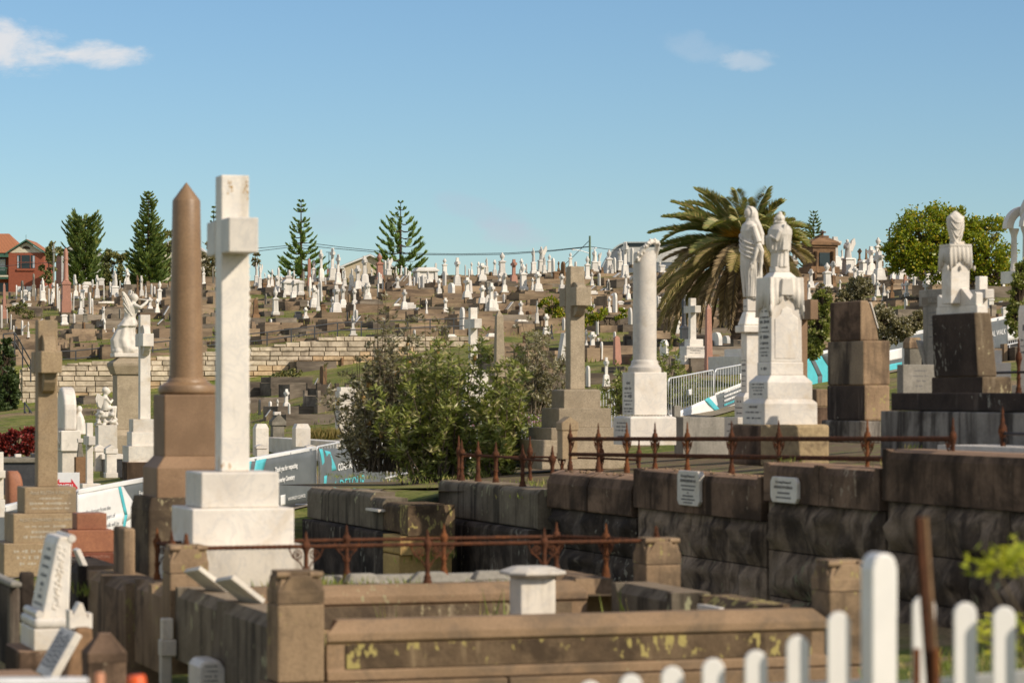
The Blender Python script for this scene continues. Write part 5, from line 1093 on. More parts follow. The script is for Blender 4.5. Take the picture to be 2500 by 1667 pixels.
# --- white arched canopy at the right edge
a = Mon('arched_canopy', 2510, 690, 62, 'white stone arched canopy on columns cut off by the right edge', 'monument')
def canopy():
    k = a.k
    for cx_, cy_ in ((-.22, -.30), (.55, -.30), (-.10, .45), (.62, .45)):
        m = MB(); m.lathe([(.075, a.z(662)), (.095, a.z(655)), (.075, a.z(648)), (.07, a.z(640)), (.062, a.z(580)), (.07, a.z(572)), (.11, a.z(560)), (.11, a.z(556))], 20, cx_, cy_); m.build('column', M['marble'], a.root)
    m = MB(); m.box(-.36, .72, -.45, .58, a.z(692), a.z(662)); m.build('base', M['marble'], a.root, bevel=.01)
    for y0 in (-.40, .35):
        m = MB(); o = []; i_ = []
        for i in range(15):
            q = math.pi * i / 14; o.append((.165 - .50 * math.cos(q), a.z(556) + .50 * math.sin(q))); i_.append((.165 - .33 * math.cos(q), a.z(556) + .33 * math.sin(q)))
        for i in range(14): m.prism([o[i], o[i + 1], i_[i + 1], i_[i]], y0, y0 + .2, 'y')
        m.build('arch', M['marble'], a.root)
    m = MB(); m.ball((.165, .06, a.z(520)), .30, .30, .42); m.build('dome', M['marble'], a.root)
canopy()
# --- centre background pieces
a = Mon('marble_cross', 1155, 992, 78, 'white marble cross rising behind the green bushes on a lettered white base', 'cross')
a.blk('base', 'marble', 940, 992, 1112, 1204); a.blk('base', 'marble', 905, 940, 1122, 1192); a.insc('F', [(950, 5, .8), (962, 5, .6)], seed=61); a.cross('marble', 751, 905, 1143, 1166, 779, 802, 34)
a = Mon('granite_obelisk', 1220, 920, 76, 'tapered grey granite obelisk right of the white cross behind the bushes', 'obelisk'); a.blk('base', 'granite', 885, 920, 1198, 1244); a.blk('shaft', 'granite', 772, 885, 1205, 1233, top=(1208, 1229)); a.blk('tip', 'granite', 757, 772, 1208, 1229, top=(1218, 1219), bevel=0)
a = Mon('marble_cross', 1690, 945, 84, 'white marble cross on three lettered steps below the palm', 'cross'); a.blk('plinth', 'sand', 890, 948, 1642, 1748); a.blk('step', 'marble', 868, 890, 1648, 1731); a.txt('FLORENCE SHEFFIELD PAUL', 876, 4.5); a.insc('F', [(883, 3, .7)], seed=62)
a.blk('step', 'marble', 845, 868, 1659, 1720); a.txt('ROSALIE CATHERINE', 851, 4); a.txt('THRELFALL', 856, 4); a.insc('F', [(862, 2.5, .8)], seed=63); a.blk('step', 'marble', 828, 845, 1671, 1717); a.cross('marble', 728, 828, 1680, 1700, 747, 764, 30)
a = Mon('pink_obelisk', 1731, 900, 82, 'tall slender pink granite obelisk right of the lettered white cross', 'obelisk'); a.blk('shaft', 'pink', 755, 905, 1719, 1741, top=(1722, 1737), bevel=.004); a.blk('tip', 'pink', 742, 755, 1722, 1737, top=(1729, 1730), bevel=0)
a = Mon('marble_plinth_wall', 1790, 912, 80, 'long low white marble plinth in shade beside the palm trunk', 'wall'); a.blk('wall', 'marble', 870, 915, 1728, 1850, 1815); a.blk('block', 'marble', 852, 870, 1768, 1850, 1820)
a = Mon('marble_pedestal', 840, 1080, 70, 'broad white marble pedestal with a lettered side, left of the banksia bush', 'monument'); a.blk('die', 'marble', 955, 1080, 818, 884, 829); a.insc('L', [(990, 10, .5), (1006, 4, .6), (1016, 4, .6), (1026, 4, .5), (1036, 4, .4)], seed=64); a.blk('cap', 'marble', 945, 955, 822, 880, 832)
def mwall():
    for c_, t_, b_, xl, xr, lab in ((636, 1034, 1112, 617, 656, 'square white marble corner post with sloped top, left one of the low white wall'), (736, 1034, 1090, 713, 758, 'square white marble corner post with sloped top, shadowed, right one of the low white wall')):
        a = Mon('marble_post', c_, b_, 66, lab, 'post'); a.blk('shaft', 'marble', t_ + 10, b_, xl, xr); a.blk('cap', 'marble', t_, t_ + 11, xl, xr, top=(xl + 6, xr - 6))
    a = Mon('marble_wall', 690, 1118, 68, 'low white marble wall between two square posts, left of the bush', 'wall'); a.blk('wall', 'marble', 1072, 1125, 640, 860, 815)
    gable_post('gabled_post', 636, 1084, 1125, 60, 619, 654, 'marble', 'small white gabled post directly below the left square post of the low white wall', base=False)
    gable_post('gabled_post', 757, 1085, 1115, 60, 742, 772, 'marble', 'small white gabled post at the top edge of the teal and grey banner', base=False)
    a = Mon('sandstone_shrine', 676, 1075, 72, 'small gabled sandstone pedestal carrying a white cross, behind the low white wall', 'monument'); a.blk('die', 'greyst', 1038, 1078, 660, 694); a.blk('cornice', 'greyst', 1028, 1038, 656, 699)
    m, w, t = a.dims(656, 699); cx, cy = a.off(m); mb = MB(); mb.prism([(cx - w / 2, a.z(1028)), (cx + w / 2, a.z(1028)), (cx, a.z(1010))], cy - t / 2, cy + t / 2, 'y'); mb.build('pediment', M['greyst'], a.root); a.blk('cross_base', 'marble', 1005, 1013, 666, 686)
mwall()
for q in (1, 2):
    pass
place('cross', 'w', 1480, 872, 950, 22); place('round', 'w', 1128, 750, 814, 13)
# ------------------------------------------------------------------ the near family plot: corner posts, kerbs, railings
FA = Vector((-1.36, 18.0, 0))                    # front left corner post; local x runs along the front kerb, local y back
def loc(u, v, z=0.0): return Vector((FA.x + RX * u - NX * v, FA.y + RY * u - NY * v, z))
PW, PD = 3.74, 3.44
GZ = -1.80
def stone_post(u, v, ztop, zbot, w, label, mat='sand'):
    root = empty('stone_post', loc(u, v, zbot), TH, label, 'post'); h = ztop - zbot; hw = w / 2
    m = MB(); m.box(-hw, hw, -hw, hw, 0, h - .205); m.build('shaft', M[mat], root, bevel=.012)
    root.children[0].data
    capz = h - .20; m = MB(); q = hw * 1.01
    # cap: vertical band, then sloped on all four sides with a gable in front ending in a short ridge roll
    z1 = capz + .075; z2 = h - .03; i_ = hw * .74
    m.loft([[(-q, -q, capz), (q, -q, capz), (q, q, capz), (-q, q, capz)], [(-q, -q, z1), (q, -q, z1), (q, q, z1), (-q, q, z1)], [(-i_, -i_, z2), (i_, -i_, z2), (i_, i_, z2), (-i_, i_, z2)]], False)
    for a in range(4):
        m.M = Matrix.Rotation(a * math.pi / 2, 4, 'Z'); m.prism([(-q * .96, z1 - .005), (q * .96, z1 - .005), (q * .42, z2 + .004), (-q * .42, z2 + .004)], -q * .985, -q * .2, 'y')
    m.M = None; m.box(-hw * .86, hw * .86, -hw * .80, hw * .80, z2, h); m.build('cap', M[mat], root, bevel=.008)
    for sx in (-1, 1): MB().tube([(sx * hw * .42, -hw * .80, h - .022), (sx * hw * .98, -hw * .80, h - .022)], .020, 8).build('ridge_roll', M[mat], root)
    return root
stone_post(0, 0, -1.108, GZ, .30, 'largest sandstone post with a gabled cap, front left corner of the near plot')
stone_post(PW, 0, -1.108, GZ, .30, 'sandstone post with a gabled cap half hidden by the tallest white fence post')
stone_post(PW, PD, -1.125, GZ, .29, 'gabled sandstone post before the dark wall, at the right end of the rusty rails')
stone_post(0, PD, -1.12, GZ, .29, 'sandstone post with a gabled cap in front of the tallest white cross base')
def kerb_run(name, p0, p1, ztop, zbot, w, mats, label, chamfer='F', parts=1):
    """long kerb stone with chamfered top edge, moulded band and sunk stained panel"""
    d = Vector(p1) - Vector(p0); L = d.length; ang = math.atan2(d.y, d.x); root = empty(name, (p0[0], p0[1], zbot), ang, label, 'kerb'); h = ztop - zbot
    pr = [(-w / 2, 0), (-w / 2, h * .16), (-w / 2 + .025, h * .19), (-w / 2 + .025, h * .62), (-w / 2, h * .66), (-w / 2, h * .80), (-w / 2 + .075, h), (w / 2 - .03, h), (w / 2, h - .03), (w / 2, 0)]
    # mitred, bevelled ends
    m = MB(); e = .09
    def row(x, inset): return [(x + (inset if True else 0) * 0, yy, zz) for yy, zz in pr]
    r0 = [(0 + (zz / h > .81) * e, yy, zz) for yy, zz in pr]; r1 = [(L - (zz / h > .81) * e, yy, zz) for yy, zz in pr]
    n = len(pr); m.add(r0 + r1, [(i, (i + 1) % n, n + (i + 1) % n, n + i) for i in range(n)] + [tuple(range(n - 1, -1, -1)), tuple(range(n, 2 * n))]); m.build('kerb_stone', M[mats[0]], root, bevel=.008)
    m = MB(); m.box(.13, L - .13, -w / 2 + .010, -w / 2 + .03, h * .20, h * .605); m.build('sunk_panel', M[mats[1]], root)
    return root
M['kerbwarm'] = stone('warm_kerb_sandstone', (.30, .20, .12), (.23, .155, .092), rough=.9, scale=2, stain=((.15, .11, .075), .4, 3), lichen=((.36, .33, .19), .03, 25), bump=.45, bscale=60)
kerb_run('plot_kerb', loc(.17, -.02), loc(PW - .14, -.02), -1.425, -1.80, .24, ('kerbwarm', 'sand_lichen'), 'long front sandstone kerb with yellow lichen, right behind the white picket fence')
kerb_run('plot_kerb', loc(.17, PD - .02), loc(PW - .62, PD - .02), -1.445, -1.84, .24, ('kerbwarm', 'sand_spot'), 'long back sandstone kerb below the front rusty rail, behind the small white pedestal')
def plinth_course():
    root = empty('plinth_course', loc(-.2, -.06, -1.95), TH, 'lower course of warm sandstone slabs under the long front kerb', 'kerb'); m = MB(); x = 0; r_ = random.Random(4)
    for w in (1.55, 1.12, 1.5): m.box(x + .006, x + w - .006, -.12, .25, 0, .143); x += w
    m.build('slabs', M['kerbwarm'], root, bevel=.01)
plinth_course()
def side_kerb(name, s0, s1, u, ztop, zbot, w, mat, label, blocks, stop=True):
    """kerb seen on its shaded left face: blocks along the n direction with stop-chamfered upper edge. Local x points towards the camera along n"""
    p = loc(u, s1, zbot); root = empty(name, p, TH - math.pi / 2, label, 'kerb'); L = s1 - s0; h = ztop - zbot; m = MB(); x = 0
    for f in blocks:
        w_ = L * f; a, b_ = x + .006, x + w_ - .006; c_ = min(.12, w_ * .14); ch = .07
        pl = lambda t: [(-w / 2, 0), (w / 2, 0), (w / 2, h), (-w / 2 + (ch if t else 0), h), (-w / 2, h - (ch if t else 0))]
        def sect(xx, t): return [(xx, yy, zz) for yy, zz in [(-q[0], q[1]) for q in []]] if False else [(xx, yy, zz) for yy, zz in pl(t)]
        rows_ = [sect(a, False), sect(a + c_ * .7, False), sect(a + c_, True), sect(b_ - c_, True), sect(b_ - c_ * .7, False), sect(b_, False)] if stop else [sect(a, True), sect(b_, True)]
        m.loft(rows_, False); x += w_
    o = m.build('kerb_stones', M[mat], root, bevel=.008)
    return root
# local y of those roots: +y = world ... the chamfer must look left (-r), so mirror when needed
side_kerb('plot_kerb', .17, PD - .17, .02, -1.42, -1.95, .26, 'sand_green', 'left sandstone kerb of the near plot in shade, green lichen below two tilted plaques', (.5, .5), True)
side_kerb('plot_kerb', PD + .16, PD + 1.35, .02, -1.455, -2.1, .30, 'sand', 'dark sandstone kerb under the left rusty railing post', (.55, .45))
side_kerb('plot_kerb', PD + 1.5, PD + 3.3, .0, -1.50, -2.3, .34, 'sand', 'brown sandstone retaining blocks with chipped top, right of the scroll headstone', (.4, .6))
side_kerb('plot_kerb', PD + 3.4, PD + 4.8, -.06, -1.47, -2.4, .34, 'sand_black', 'blackened sandstone kerb block behind the scroll headstone', (.5, .5))
side_kerb('plot_kerb', PD + .2, PD + 1.3, PW - .45, -1.45, -1.9, .30, 'sand', 'sandstone return kerb under the right rusty railing posts', (.5, .5))
side_kerb('plot_kerb', 1.9, PD - .25, PW - .32, -1.45, -1.85, .30, 'sand_green', 'mossy gabled kerb block running from the right rear post, inside the near plot', (1,), True)
side_kerb('plot_kerb', .5, 1.55, PW - .28, -1.44, -1.85, .26, 'sand_lichen', 'yellow lichen kerb block beside the long front kerb at its right end', (1,))
kerb_run('plot_kerb', loc(.1, PD + 1.32), loc(PW - .5, PD + 1.32), -1.46, -1.9, .22, ('concrete', 'concrete'), 'pale low kerb behind the far rusty rail')
def broken_edge():
    m = MB(); r_ = random.Random(2)
    for i in range(5):
        m = MB(); p = loc(.5 + i * .55, PD + .9 + r_.uniform(-.2, .2), -1.5); m.M = Matrix.Translation(p) @ Matrix.Rotation(TH + r_.uniform(-.2, .2), 4, 'Z'); m.frus(0, 0, 0, r_.uniform(.05, .10), r_.uniform(.25, .4), .16, .2, .1); m.M = None; tag(m.build('loose_stone', M['concrete'], bevel=.015), ['leftmost', 'second from left', 'middle', 'second from right', 'rightmost'][i] + ' low stone piece between the two rusty rails', 'stone', 'stone pieces between the rails')
broken_edge()
def soil_bed():
    for v0, v1, z in ((.1, PD - .1, -1.80), (PD - .02, PD + 1.3, -1.57)):
        m = MB(); m.add([loc(.1, v0, z), loc(PD + .2, v0, z), loc(PD + .2, v1, z), loc(.1, v1, z)], [(0, 1, 2, 3)]); o = m.build('soil', M['soil']); o['kind'] = 'structure'
soil_bed()
def pedestal():
    p = P(1300, 1530, 20.6); p.z = -1.8; root = empty('small_pedestal', p, TH, 'small white marble pedestal with an overhanging eight-sided cap, inside the near plot', 'pedestal')
    h0 = (HZ - 1412) / FOC * 20.6 + 1.8; m = MB(); m.box(-.132, .132, -.132, .132, 0, h0); m.build('die', M['marble_aged'], root, bevel=.01)
    def octo(r, z, c=.55): return [(r * x, r * y, z) for x, y in ((-1, -c), (-c, -1), (c, -1), (1, -c), (1, c), (c, 1), (-c, 1), (-1, c))]
    m = MB(); m.loft([octo(.135, h0), octo(.15, h0 + .02), octo(.215, h0 + .035), octo(.215, h0 + .055), octo(.14, h0 + .085), octo(.13, h0 + .088)], False); m.build('cap', M['marble_aged'], root, bevel=.006)
pedestal()
def slab(name, px, py, d, sx, sy, sz, rot, mat, label, cat, lines=0):
    root = empty(name, P(px, py, d), 0, label, cat); root.rotation_euler = rot; m = MB(); m.box(-sx / 2, sx / 2, -sy / 2, sy / 2, 0, sz); m.build('slab', M[mat], root, bevel=.006)
    if lines:
        m = MB(); r_ = random.Random(lines)
        for i in range(lines):
            y = sy * (.36 - .72 * i / max(1, lines - 1)); x = -sx * r_.uniform(.2, .36)
            while x < sx * .34: c_ = r_.uniform(.012, .03); m.box(x, x + c_, y - .012, y + .012, sz, sz + .002); x += c_ + .008
        m.build('inscription', M['lettering'], root)
    return root
slab('flat_slab', 1792, 1492, 20.3, .40, .42, .045, (0, 0, TH), 'marble', 'flat white marble slab lying inside the near plot at its right end', 'slab')
slab('tilted_plaque', 505, 1424, 20.6, .30, .36, .035, (R(-8), R(38), TH), 'marble_aged', 'tilted marble plaque on the left kerb of the near plot, farther of the two', 'plaque')
slab('tilted_plaque', 582, 1446, 19.5, .28, .38, .035, (R(-8), R(38), TH), 'marble_aged', 'tilted marble plaque on the left kerb of the near plot, nearer of the two', 'plaque')
slab('tilted_plaque', 197, 1378, 24.6, .28, .20, .04, (0, R(66), TH), 'marble', 'small white plaque leaning beside the red granite blocks', 'plaque')
slab('leaning_tablet', 152, 1600, 17.0, .31, .30, .05, (R(6), R(-60), TH + R(2)), 'marble', 'white lettered tablet leaning on a brown stone block at lower left', 'tablet', 6)
def lower_left():
    a = Mon('brown_block', 175, 1690, 17.6, 'brown stone block behind the leaning white lettered tablet', 'block'); a.blk('block', 'brownst', 1530, 1720, 130, 240, top=(180, 225), bevel=.02)
    a = Mon('broken_capital', 193, 1532, 18.5, 'small notched white marble fragment above the leaning lettered tablet', 'fragment')
    cx, cy, w = 0, 0, .13
    m = MB(); t = .14; k = a.k; z = a.z
    m.prism([(-.075, z(1532)), (-.075, z(1487)), (-.055, z(1487)), (-.05, z(1500)), (-.01, z(1470)), (.012, z(1470)), (.045, z(1508)), (.05, z(1495)), (.075, z(1495)), (.075, z(1532))], -t / 2, t / 2, 'y'); m.build('fragment', M['marble'], a.root, bevel=.005)
    a = Mon('stone_post', 252, 1700, 16.3, 'dark sandstone post with a pyramidal cap at the lower left, behind the orange tube', 'post'); a.blk('shaft', 'sand_dark', 1610, 1720, 200, 308); a.blk('cap', 'sand_dark', 1545, 1612, 198, 310, top=(238, 272), slope=1590, bevel=.01)
    a = Mon('broken_cross', 412, 1690, 21.0, 'broken white marble cross in shade against the dark left kerb of the near plot', 'cross'); a.blk('shaft', 'marble_aged', 1560, 1700, 388, 420, bevel=.01); a.blk('arm', 'marble_aged', 1560, 1600, 386, 432, bevel=.01); a.blk('head', 'marble_aged', 1508, 1560, 391, 424, bevel=.01)
    a = Mon('rounded_tablet', 502, 1720, 19.6, 'low white marble tablet with a rounded top and worn lettering at the bottom edge', 'tablet'); cx, cy = 0, 0
    m = MB(); pr = [(-.085, -.3), (-.085, a.z(1622)), (-.05, a.z(1606)), (.06, a.z(1606)), (.11, a.z(1630)), (.11, -.3)]; m.prism(pr, -.18, .18, 'y'); o = m.build('tablet', M['marble'], a.root, bevel=.02); a.last = (0, 0, .15, .36, 0, .2)
    a.insc('F', [(1620, 5, .7), (1632, 5, .8), (1644, 5, .7), (1655, 5, .8)], seed=71)
    a = Mon('stone_kerb', 20, 1560, 22.5, 'dark mossy sandstone kerb with pale top at the left edge below the fawn granite cross', 'kerb'); a.blk('kerb', 'sand_black', 1410, 1600, -70, 46, 20, bevel=.03); a.blk('top_slab', 'concrete', 1396, 1410, -80, 50, 22, bevel=.02)
    a = Mon('stone_block', 66, 1500, 23.0, 'dark upright stone block just left behind the scroll headstone', 'block'); a.blk('block', 'sand_black', 1395, 1520, 46, 84, bevel=.02)
    a = Mon('stone_block', 265, 1560, 24.0, 'weathered dark stone pier standing between the red granite blocks and the brown column plinth', 'pier'); a.blk('pier', 'sand', 1286, 1430, 276, 330, 302, bevel=.02)
    a = Mon('corner_block', 60, 1750, 16.2, 'low brown stone corner block at the bottom left edge under the scroll headstone', 'block'); a.blk('block', 'sand_dark', 1640, 1760, -60, 100, bevel=.02)
    root = empty('orange_tube', P(333, 1660, 9.6), 0, 'bright orange plastic tube end poking up at the bottom left edge', 'tube'); m = MB(); m.lathe([(.031, -.6), (.031, .008), (.028, .016), (.024, .017)], 24); m.M = Matrix.Rotation(R(-5), 4, 'Y'); m.build('tube', M['orange'], root); root.rotation_euler = (0, R(-6), 0)
    root = empty('copper_tube', P(243, 1655, 9.6), 0, 'faded brown-orange tube end at the bottom left edge, left of the bright orange one', 'tube'); m = MB(); m.lathe([(.017, -.6), (.017, .015), (.012, .02)], 20); m.build('tube', M['copper'], root)
    m = MB(); m.tube([P(-60, 1664, 9.3), P(210, 1663, 9.6)], .016, 10); tag(m.build('grey_rail', M['galv']), 'grey metal rail along the bottom left edge of the picture', 'rail')
lower_left()
# ------------------------------------------------------------------ rusty iron railings
def rail_post(m, h, r=.028, spike=.11, scale=1.0):
    r *= scale
    m.lathe([(r*1.5, -.05), (r*1.5, h*.06), (r*1.15, h*.10), (r*1.3, h*.15), (r*.85, h*.22), (r*.8, h*.40), (r*1.15, h*.44), (r*.8, h*.48), (r*.75, h*.78), (r*1.0, h*.86), (r*1.35, h*.95), (r*1.55, h), (r*1.2, h + spike*.22), (r*.6, h + spike*.34), (r*.75, h + spike*.44), (r*.45, h + spike*.55), (r*.35, h + spike*.85), (.002, h + spike)], 12)
def scrolls(m, h, L, dirs, r=.006):
    for dx, dy in dirs:
        def q(a, z): return (dx * a, dy * a, z)
        m.tube([q(.02, h * .42), q(L * .35, h * .58), q(L * .8, h * .72), q(L, h * .92), q(L * 1.08, h * .98)], r, 6)
        m.tube([q(L * .5 + L * .26 * math.cos(i * .7), h * .78 + L * .26 * math.sin(i * .7)) for i in range(10)], r, 6)
        m.tube([q(L * .5 + L * .10 * math.cos(i), h * .78 + L * .10 * math.sin(i)) for i in range(7)], r * 1.3, 6)
        m.tube([q(.02, h * .9), q(L * .3, h * .96), q(L * .62, h * 1.0)], r, 6)
def railing(label, posts, spans, h, heights, rmat='rust', r=.0155, scr=.14, scale=1.0, spike=.11, twist=True):
    """posts: world base points with (offset of scroll directions); spans: polylines of post indices"""
    root = empty('iron_railing', posts[0], 0, label, 'railing'); o0 = Vector(posts[0]); r_ = random.Random(len(posts))
    for i, p in enumerate(posts):
        m = MB(); rail_post(m, h, .0195 * scale, spike); nb = []
        for sp in spans:
            if i in sp:
                j = sp.index(i)
                for jj in (j - 1, j + 1):
                    if 0 <= jj < len(sp): dv = Vector(posts[sp[jj]]) - Vector(p); dv.z = 0; nb.append((dv.normalized().x, dv.normalized().y))
        po = m.build('post', M['rust_o' if r_.random() < .25 else 'rust'], root); po.location = Vector(p) - o0
        if scr:
            m = MB(); scrolls(m, h, scr, nb); so_ = m.build('scroll', M[rmat], po)
    for sp in spans:
        for hh in heights:
            m = MB()
            for a, b_ in zip(sp, sp[1:]):
                A = Vector(posts[a]) - o0 + Vector((0, 0, hh)); B = Vector(posts[b_]) - o0 + Vector((0, 0, hh)); n = max(2, int((B - A).length / .02)) if twist else 1
                m.tube([A.lerp(B, i / n) for i in range(n + 1)], [r * (1.10 if i % 2 else .88) for i in range(n + 1)], 8)
            m.build('twisted_rail', M[rmat], root)
    return root
pz = -1.445
near = [loc(.0, PD, -1.13), loc(.92, PD, pz), loc(1.87, PD, pz), loc(2.81, PD, pz), loc(PW, PD, -1.13)]
near[0].z = near[4].z = pz
railing('rusty iron railing with spiked posts on the back kerb of the near plot', near, [[0, 1, 2, 3, 4]], .30, [.295], scr=.13, scale=1.15)
far = [loc(.02, PD + 1.2, -1.47), loc(1.55, PD + 1.2, -1.47), loc(2.36, PD + 1.2, -1.47), loc(PW - .42, PD + 1.2, -1.47), loc(PW - .2, PD + .62, -1.46), loc(PW, PD + .03, -1.46), loc(.02, PD + .62, -1.46), loc(.02, PD + .04, -1.46)]
railing('farther rusty railing turning at both ends, behind the tallest white cross base', far, [[0, 1, 2, 3], [3, 4, 5], [0, 6, 7]], .31, [.30], scr=.10, scale=1.15)
# ------------------------------------------------------------------ dark retaining wall across the middle right
def dark_wall():
    segs = [  # s far, s near, z top, z of coping bottom, material of coping, label
      (12.4, 9.35, -.955, -1.42, 'sand_dark', 'rounded dark coping stones at the left of the black wall, under the iron corner post'),
      (9.30, 5.55, -.86, -1.30, 'sand_dark', 'dark wall coping stones carrying the two white plaques'),
      (5.50, 2.75, -.70, -1.09, 'sand_dark', 'dark wall coping stones right of the white plaques'),
      (2.70, -3.5, -.515, -.99, 'sand_dark', 'highest dark wall coping stones at the right edge')]
    root = empty('dark_wall', wall_pt(6, 0, -2.2), TH - math.pi / 2, 'long blackened sandstone retaining wall behind the near plot', 'wall')
    inv = root.matrix_basis.inverted() if False else (Matrix.Translation(wall_pt(6, 0, -2.2)) @ Matrix.Rotation(TH - math.pi / 2, 4, 'Z')).inverted()
    r_ = random.Random(5)
    for s1, s0, zt, zb, mt, lab in segs:
        m = MB(); n = 2; L = (s1 - s0) / n
        if s1 == 12.4: n = 2; L = (s1 - s0) / n
        for i in range(n):
            a = s1 - i * L; b_ = a - L; c_ = .10; ch = .09 if s1 != 12.4 else .16; w0, w1 = -.03, .36
            def sect(s, t):
                pl = [(w0, zb), (w1, zb), (w1, zt), (w0 + (ch if t else 0), zt), (w0 + (ch * .3 if t else 0), zt - (ch * .28 if t else 0)), (w0, zt - (ch if t else 0))]
                return [inv @ wall_pt(s, o_, z) for o_, z in pl]
            rows_ = [sect(a - .008, False), sect(a - c_, False), sect(a - c_ * 1.5, True), sect(b_ + c_ * 1.5, True), sect(b_ + c_, False), sect(b_ + .008, False)] if s1 != 12.4 else [sect(a - .02, True), sect((a + b_) / 2, True), sect(b_ + .02, True)]
            m.loft(rows_, False)
        m.build('coping', M[mt], root, bevel=.02)
        # rock-faced courses below
        z = zb - .006; crs = 0
        m = MB()
        while z > -2.6:
            hh = r_.uniform(.40, .52); s = s1 + (r_.uniform(0, .5) if crs else 0)
            while s > s0 + .05:
                w = r_.uniform(1.1, 2.2); e = max(s0, s - w); e = s0 if e - s0 < .4 else e
                if min(s, s1) - e > .15:
                    bl = []
                    def q(ss, o_, zz): return inv @ wall_pt(ss, o_, zz)
                    a_ = min(s, s1) - .008; b2 = e + .008; nx = 8; nz = 4; f0 = []
                    for jz in range(nz + 1):
                        for ix in range(nx + 1):
                            fx = ix / nx; fz = jz / nz; edge = min(fx, 1 - fx, 1) < .01 or min(fz, 1 - fz) < .01
                            f0.append(q(a_ + (b2 - a_) * fx, (.03 if edge else r_.uniform(-.10, .02)), z - hh + .008 + (hh - .012) * fz))
                    m.add(f0, [(j * (nx + 1) + i, j * (nx + 1) + i + 1, (j + 1) * (nx + 1) + i + 1, (j + 1) * (nx + 1) + i) for j in range(nz) for i in range(nx)], True)
                    bx = [q(a_, .03, z - hh + .008), q(b2, .03, z - hh + .008), q(b2, .3, z - hh + .008), q(a_, .3, z - hh + .008), q(a_, .03, z - .004), q(b2, .03, z - .004), q(b2, .3, z - .004), q(a_, .3, z - .004)]
                    m.add(bx, [(4, 5, 6, 7), (3, 2, 1, 0), (0, 3, 7, 4), (1, 5, 6, 2)])
                s = e
            z -= hh; crs += 1
        o = m.build('rock_faced_courses', M['sand_black' if s1 > 9.31 else 'sand_dark2'], root)
        sb = o.modifiers.new('sub', 'SUBSURF'); sb.subdivision_type = 'SIMPLE'; sb.levels = sb.render_levels = 1
    m = MB(); m.add([inv @ wall_pt(12.4, .2, -2.4), inv @ wall_pt(-3.5, .2, -2.4), inv @ wall_pt(-3.5, .2, -.75), inv @ wall_pt(2.7, .2, -.75), inv @ wall_pt(2.7, .2, -1.05), inv @ wall_pt(9.3, .2, -1.05), inv @ wall_pt(9.3, .2, -1.3), inv @ wall_pt(12.4, .2, -1.3)], [(0, 1, 2, 3, 4, 5, 6, 7)]); m.build('core', M['mortar'], root)
    m = MB()
    for i in range(60): s_ = r_.uniform(5, 12); p = inv @ wall_pt(s_, r_.uniform(.02, .3), (-.86 if s_ < 9.3 else -.955)); m.ball(p, r_.uniform(.012, .035), None, r_.uniform(.01, .02), 6, 4)
    m.build('pebbles', M['sand'], root)
M['sand_dark2'] = stone('brown_black_sandstone', (.34, .255, .18), (.195, .145, .102), rough=.95, scale=1.4, stain=((.05, .038, .03), .48, 1.6), streak=((.04, .03, .024), .42, 5), lichen=((.24, .23, .14), .12, 10), bump=.7, bscale=25)
dark_wall()
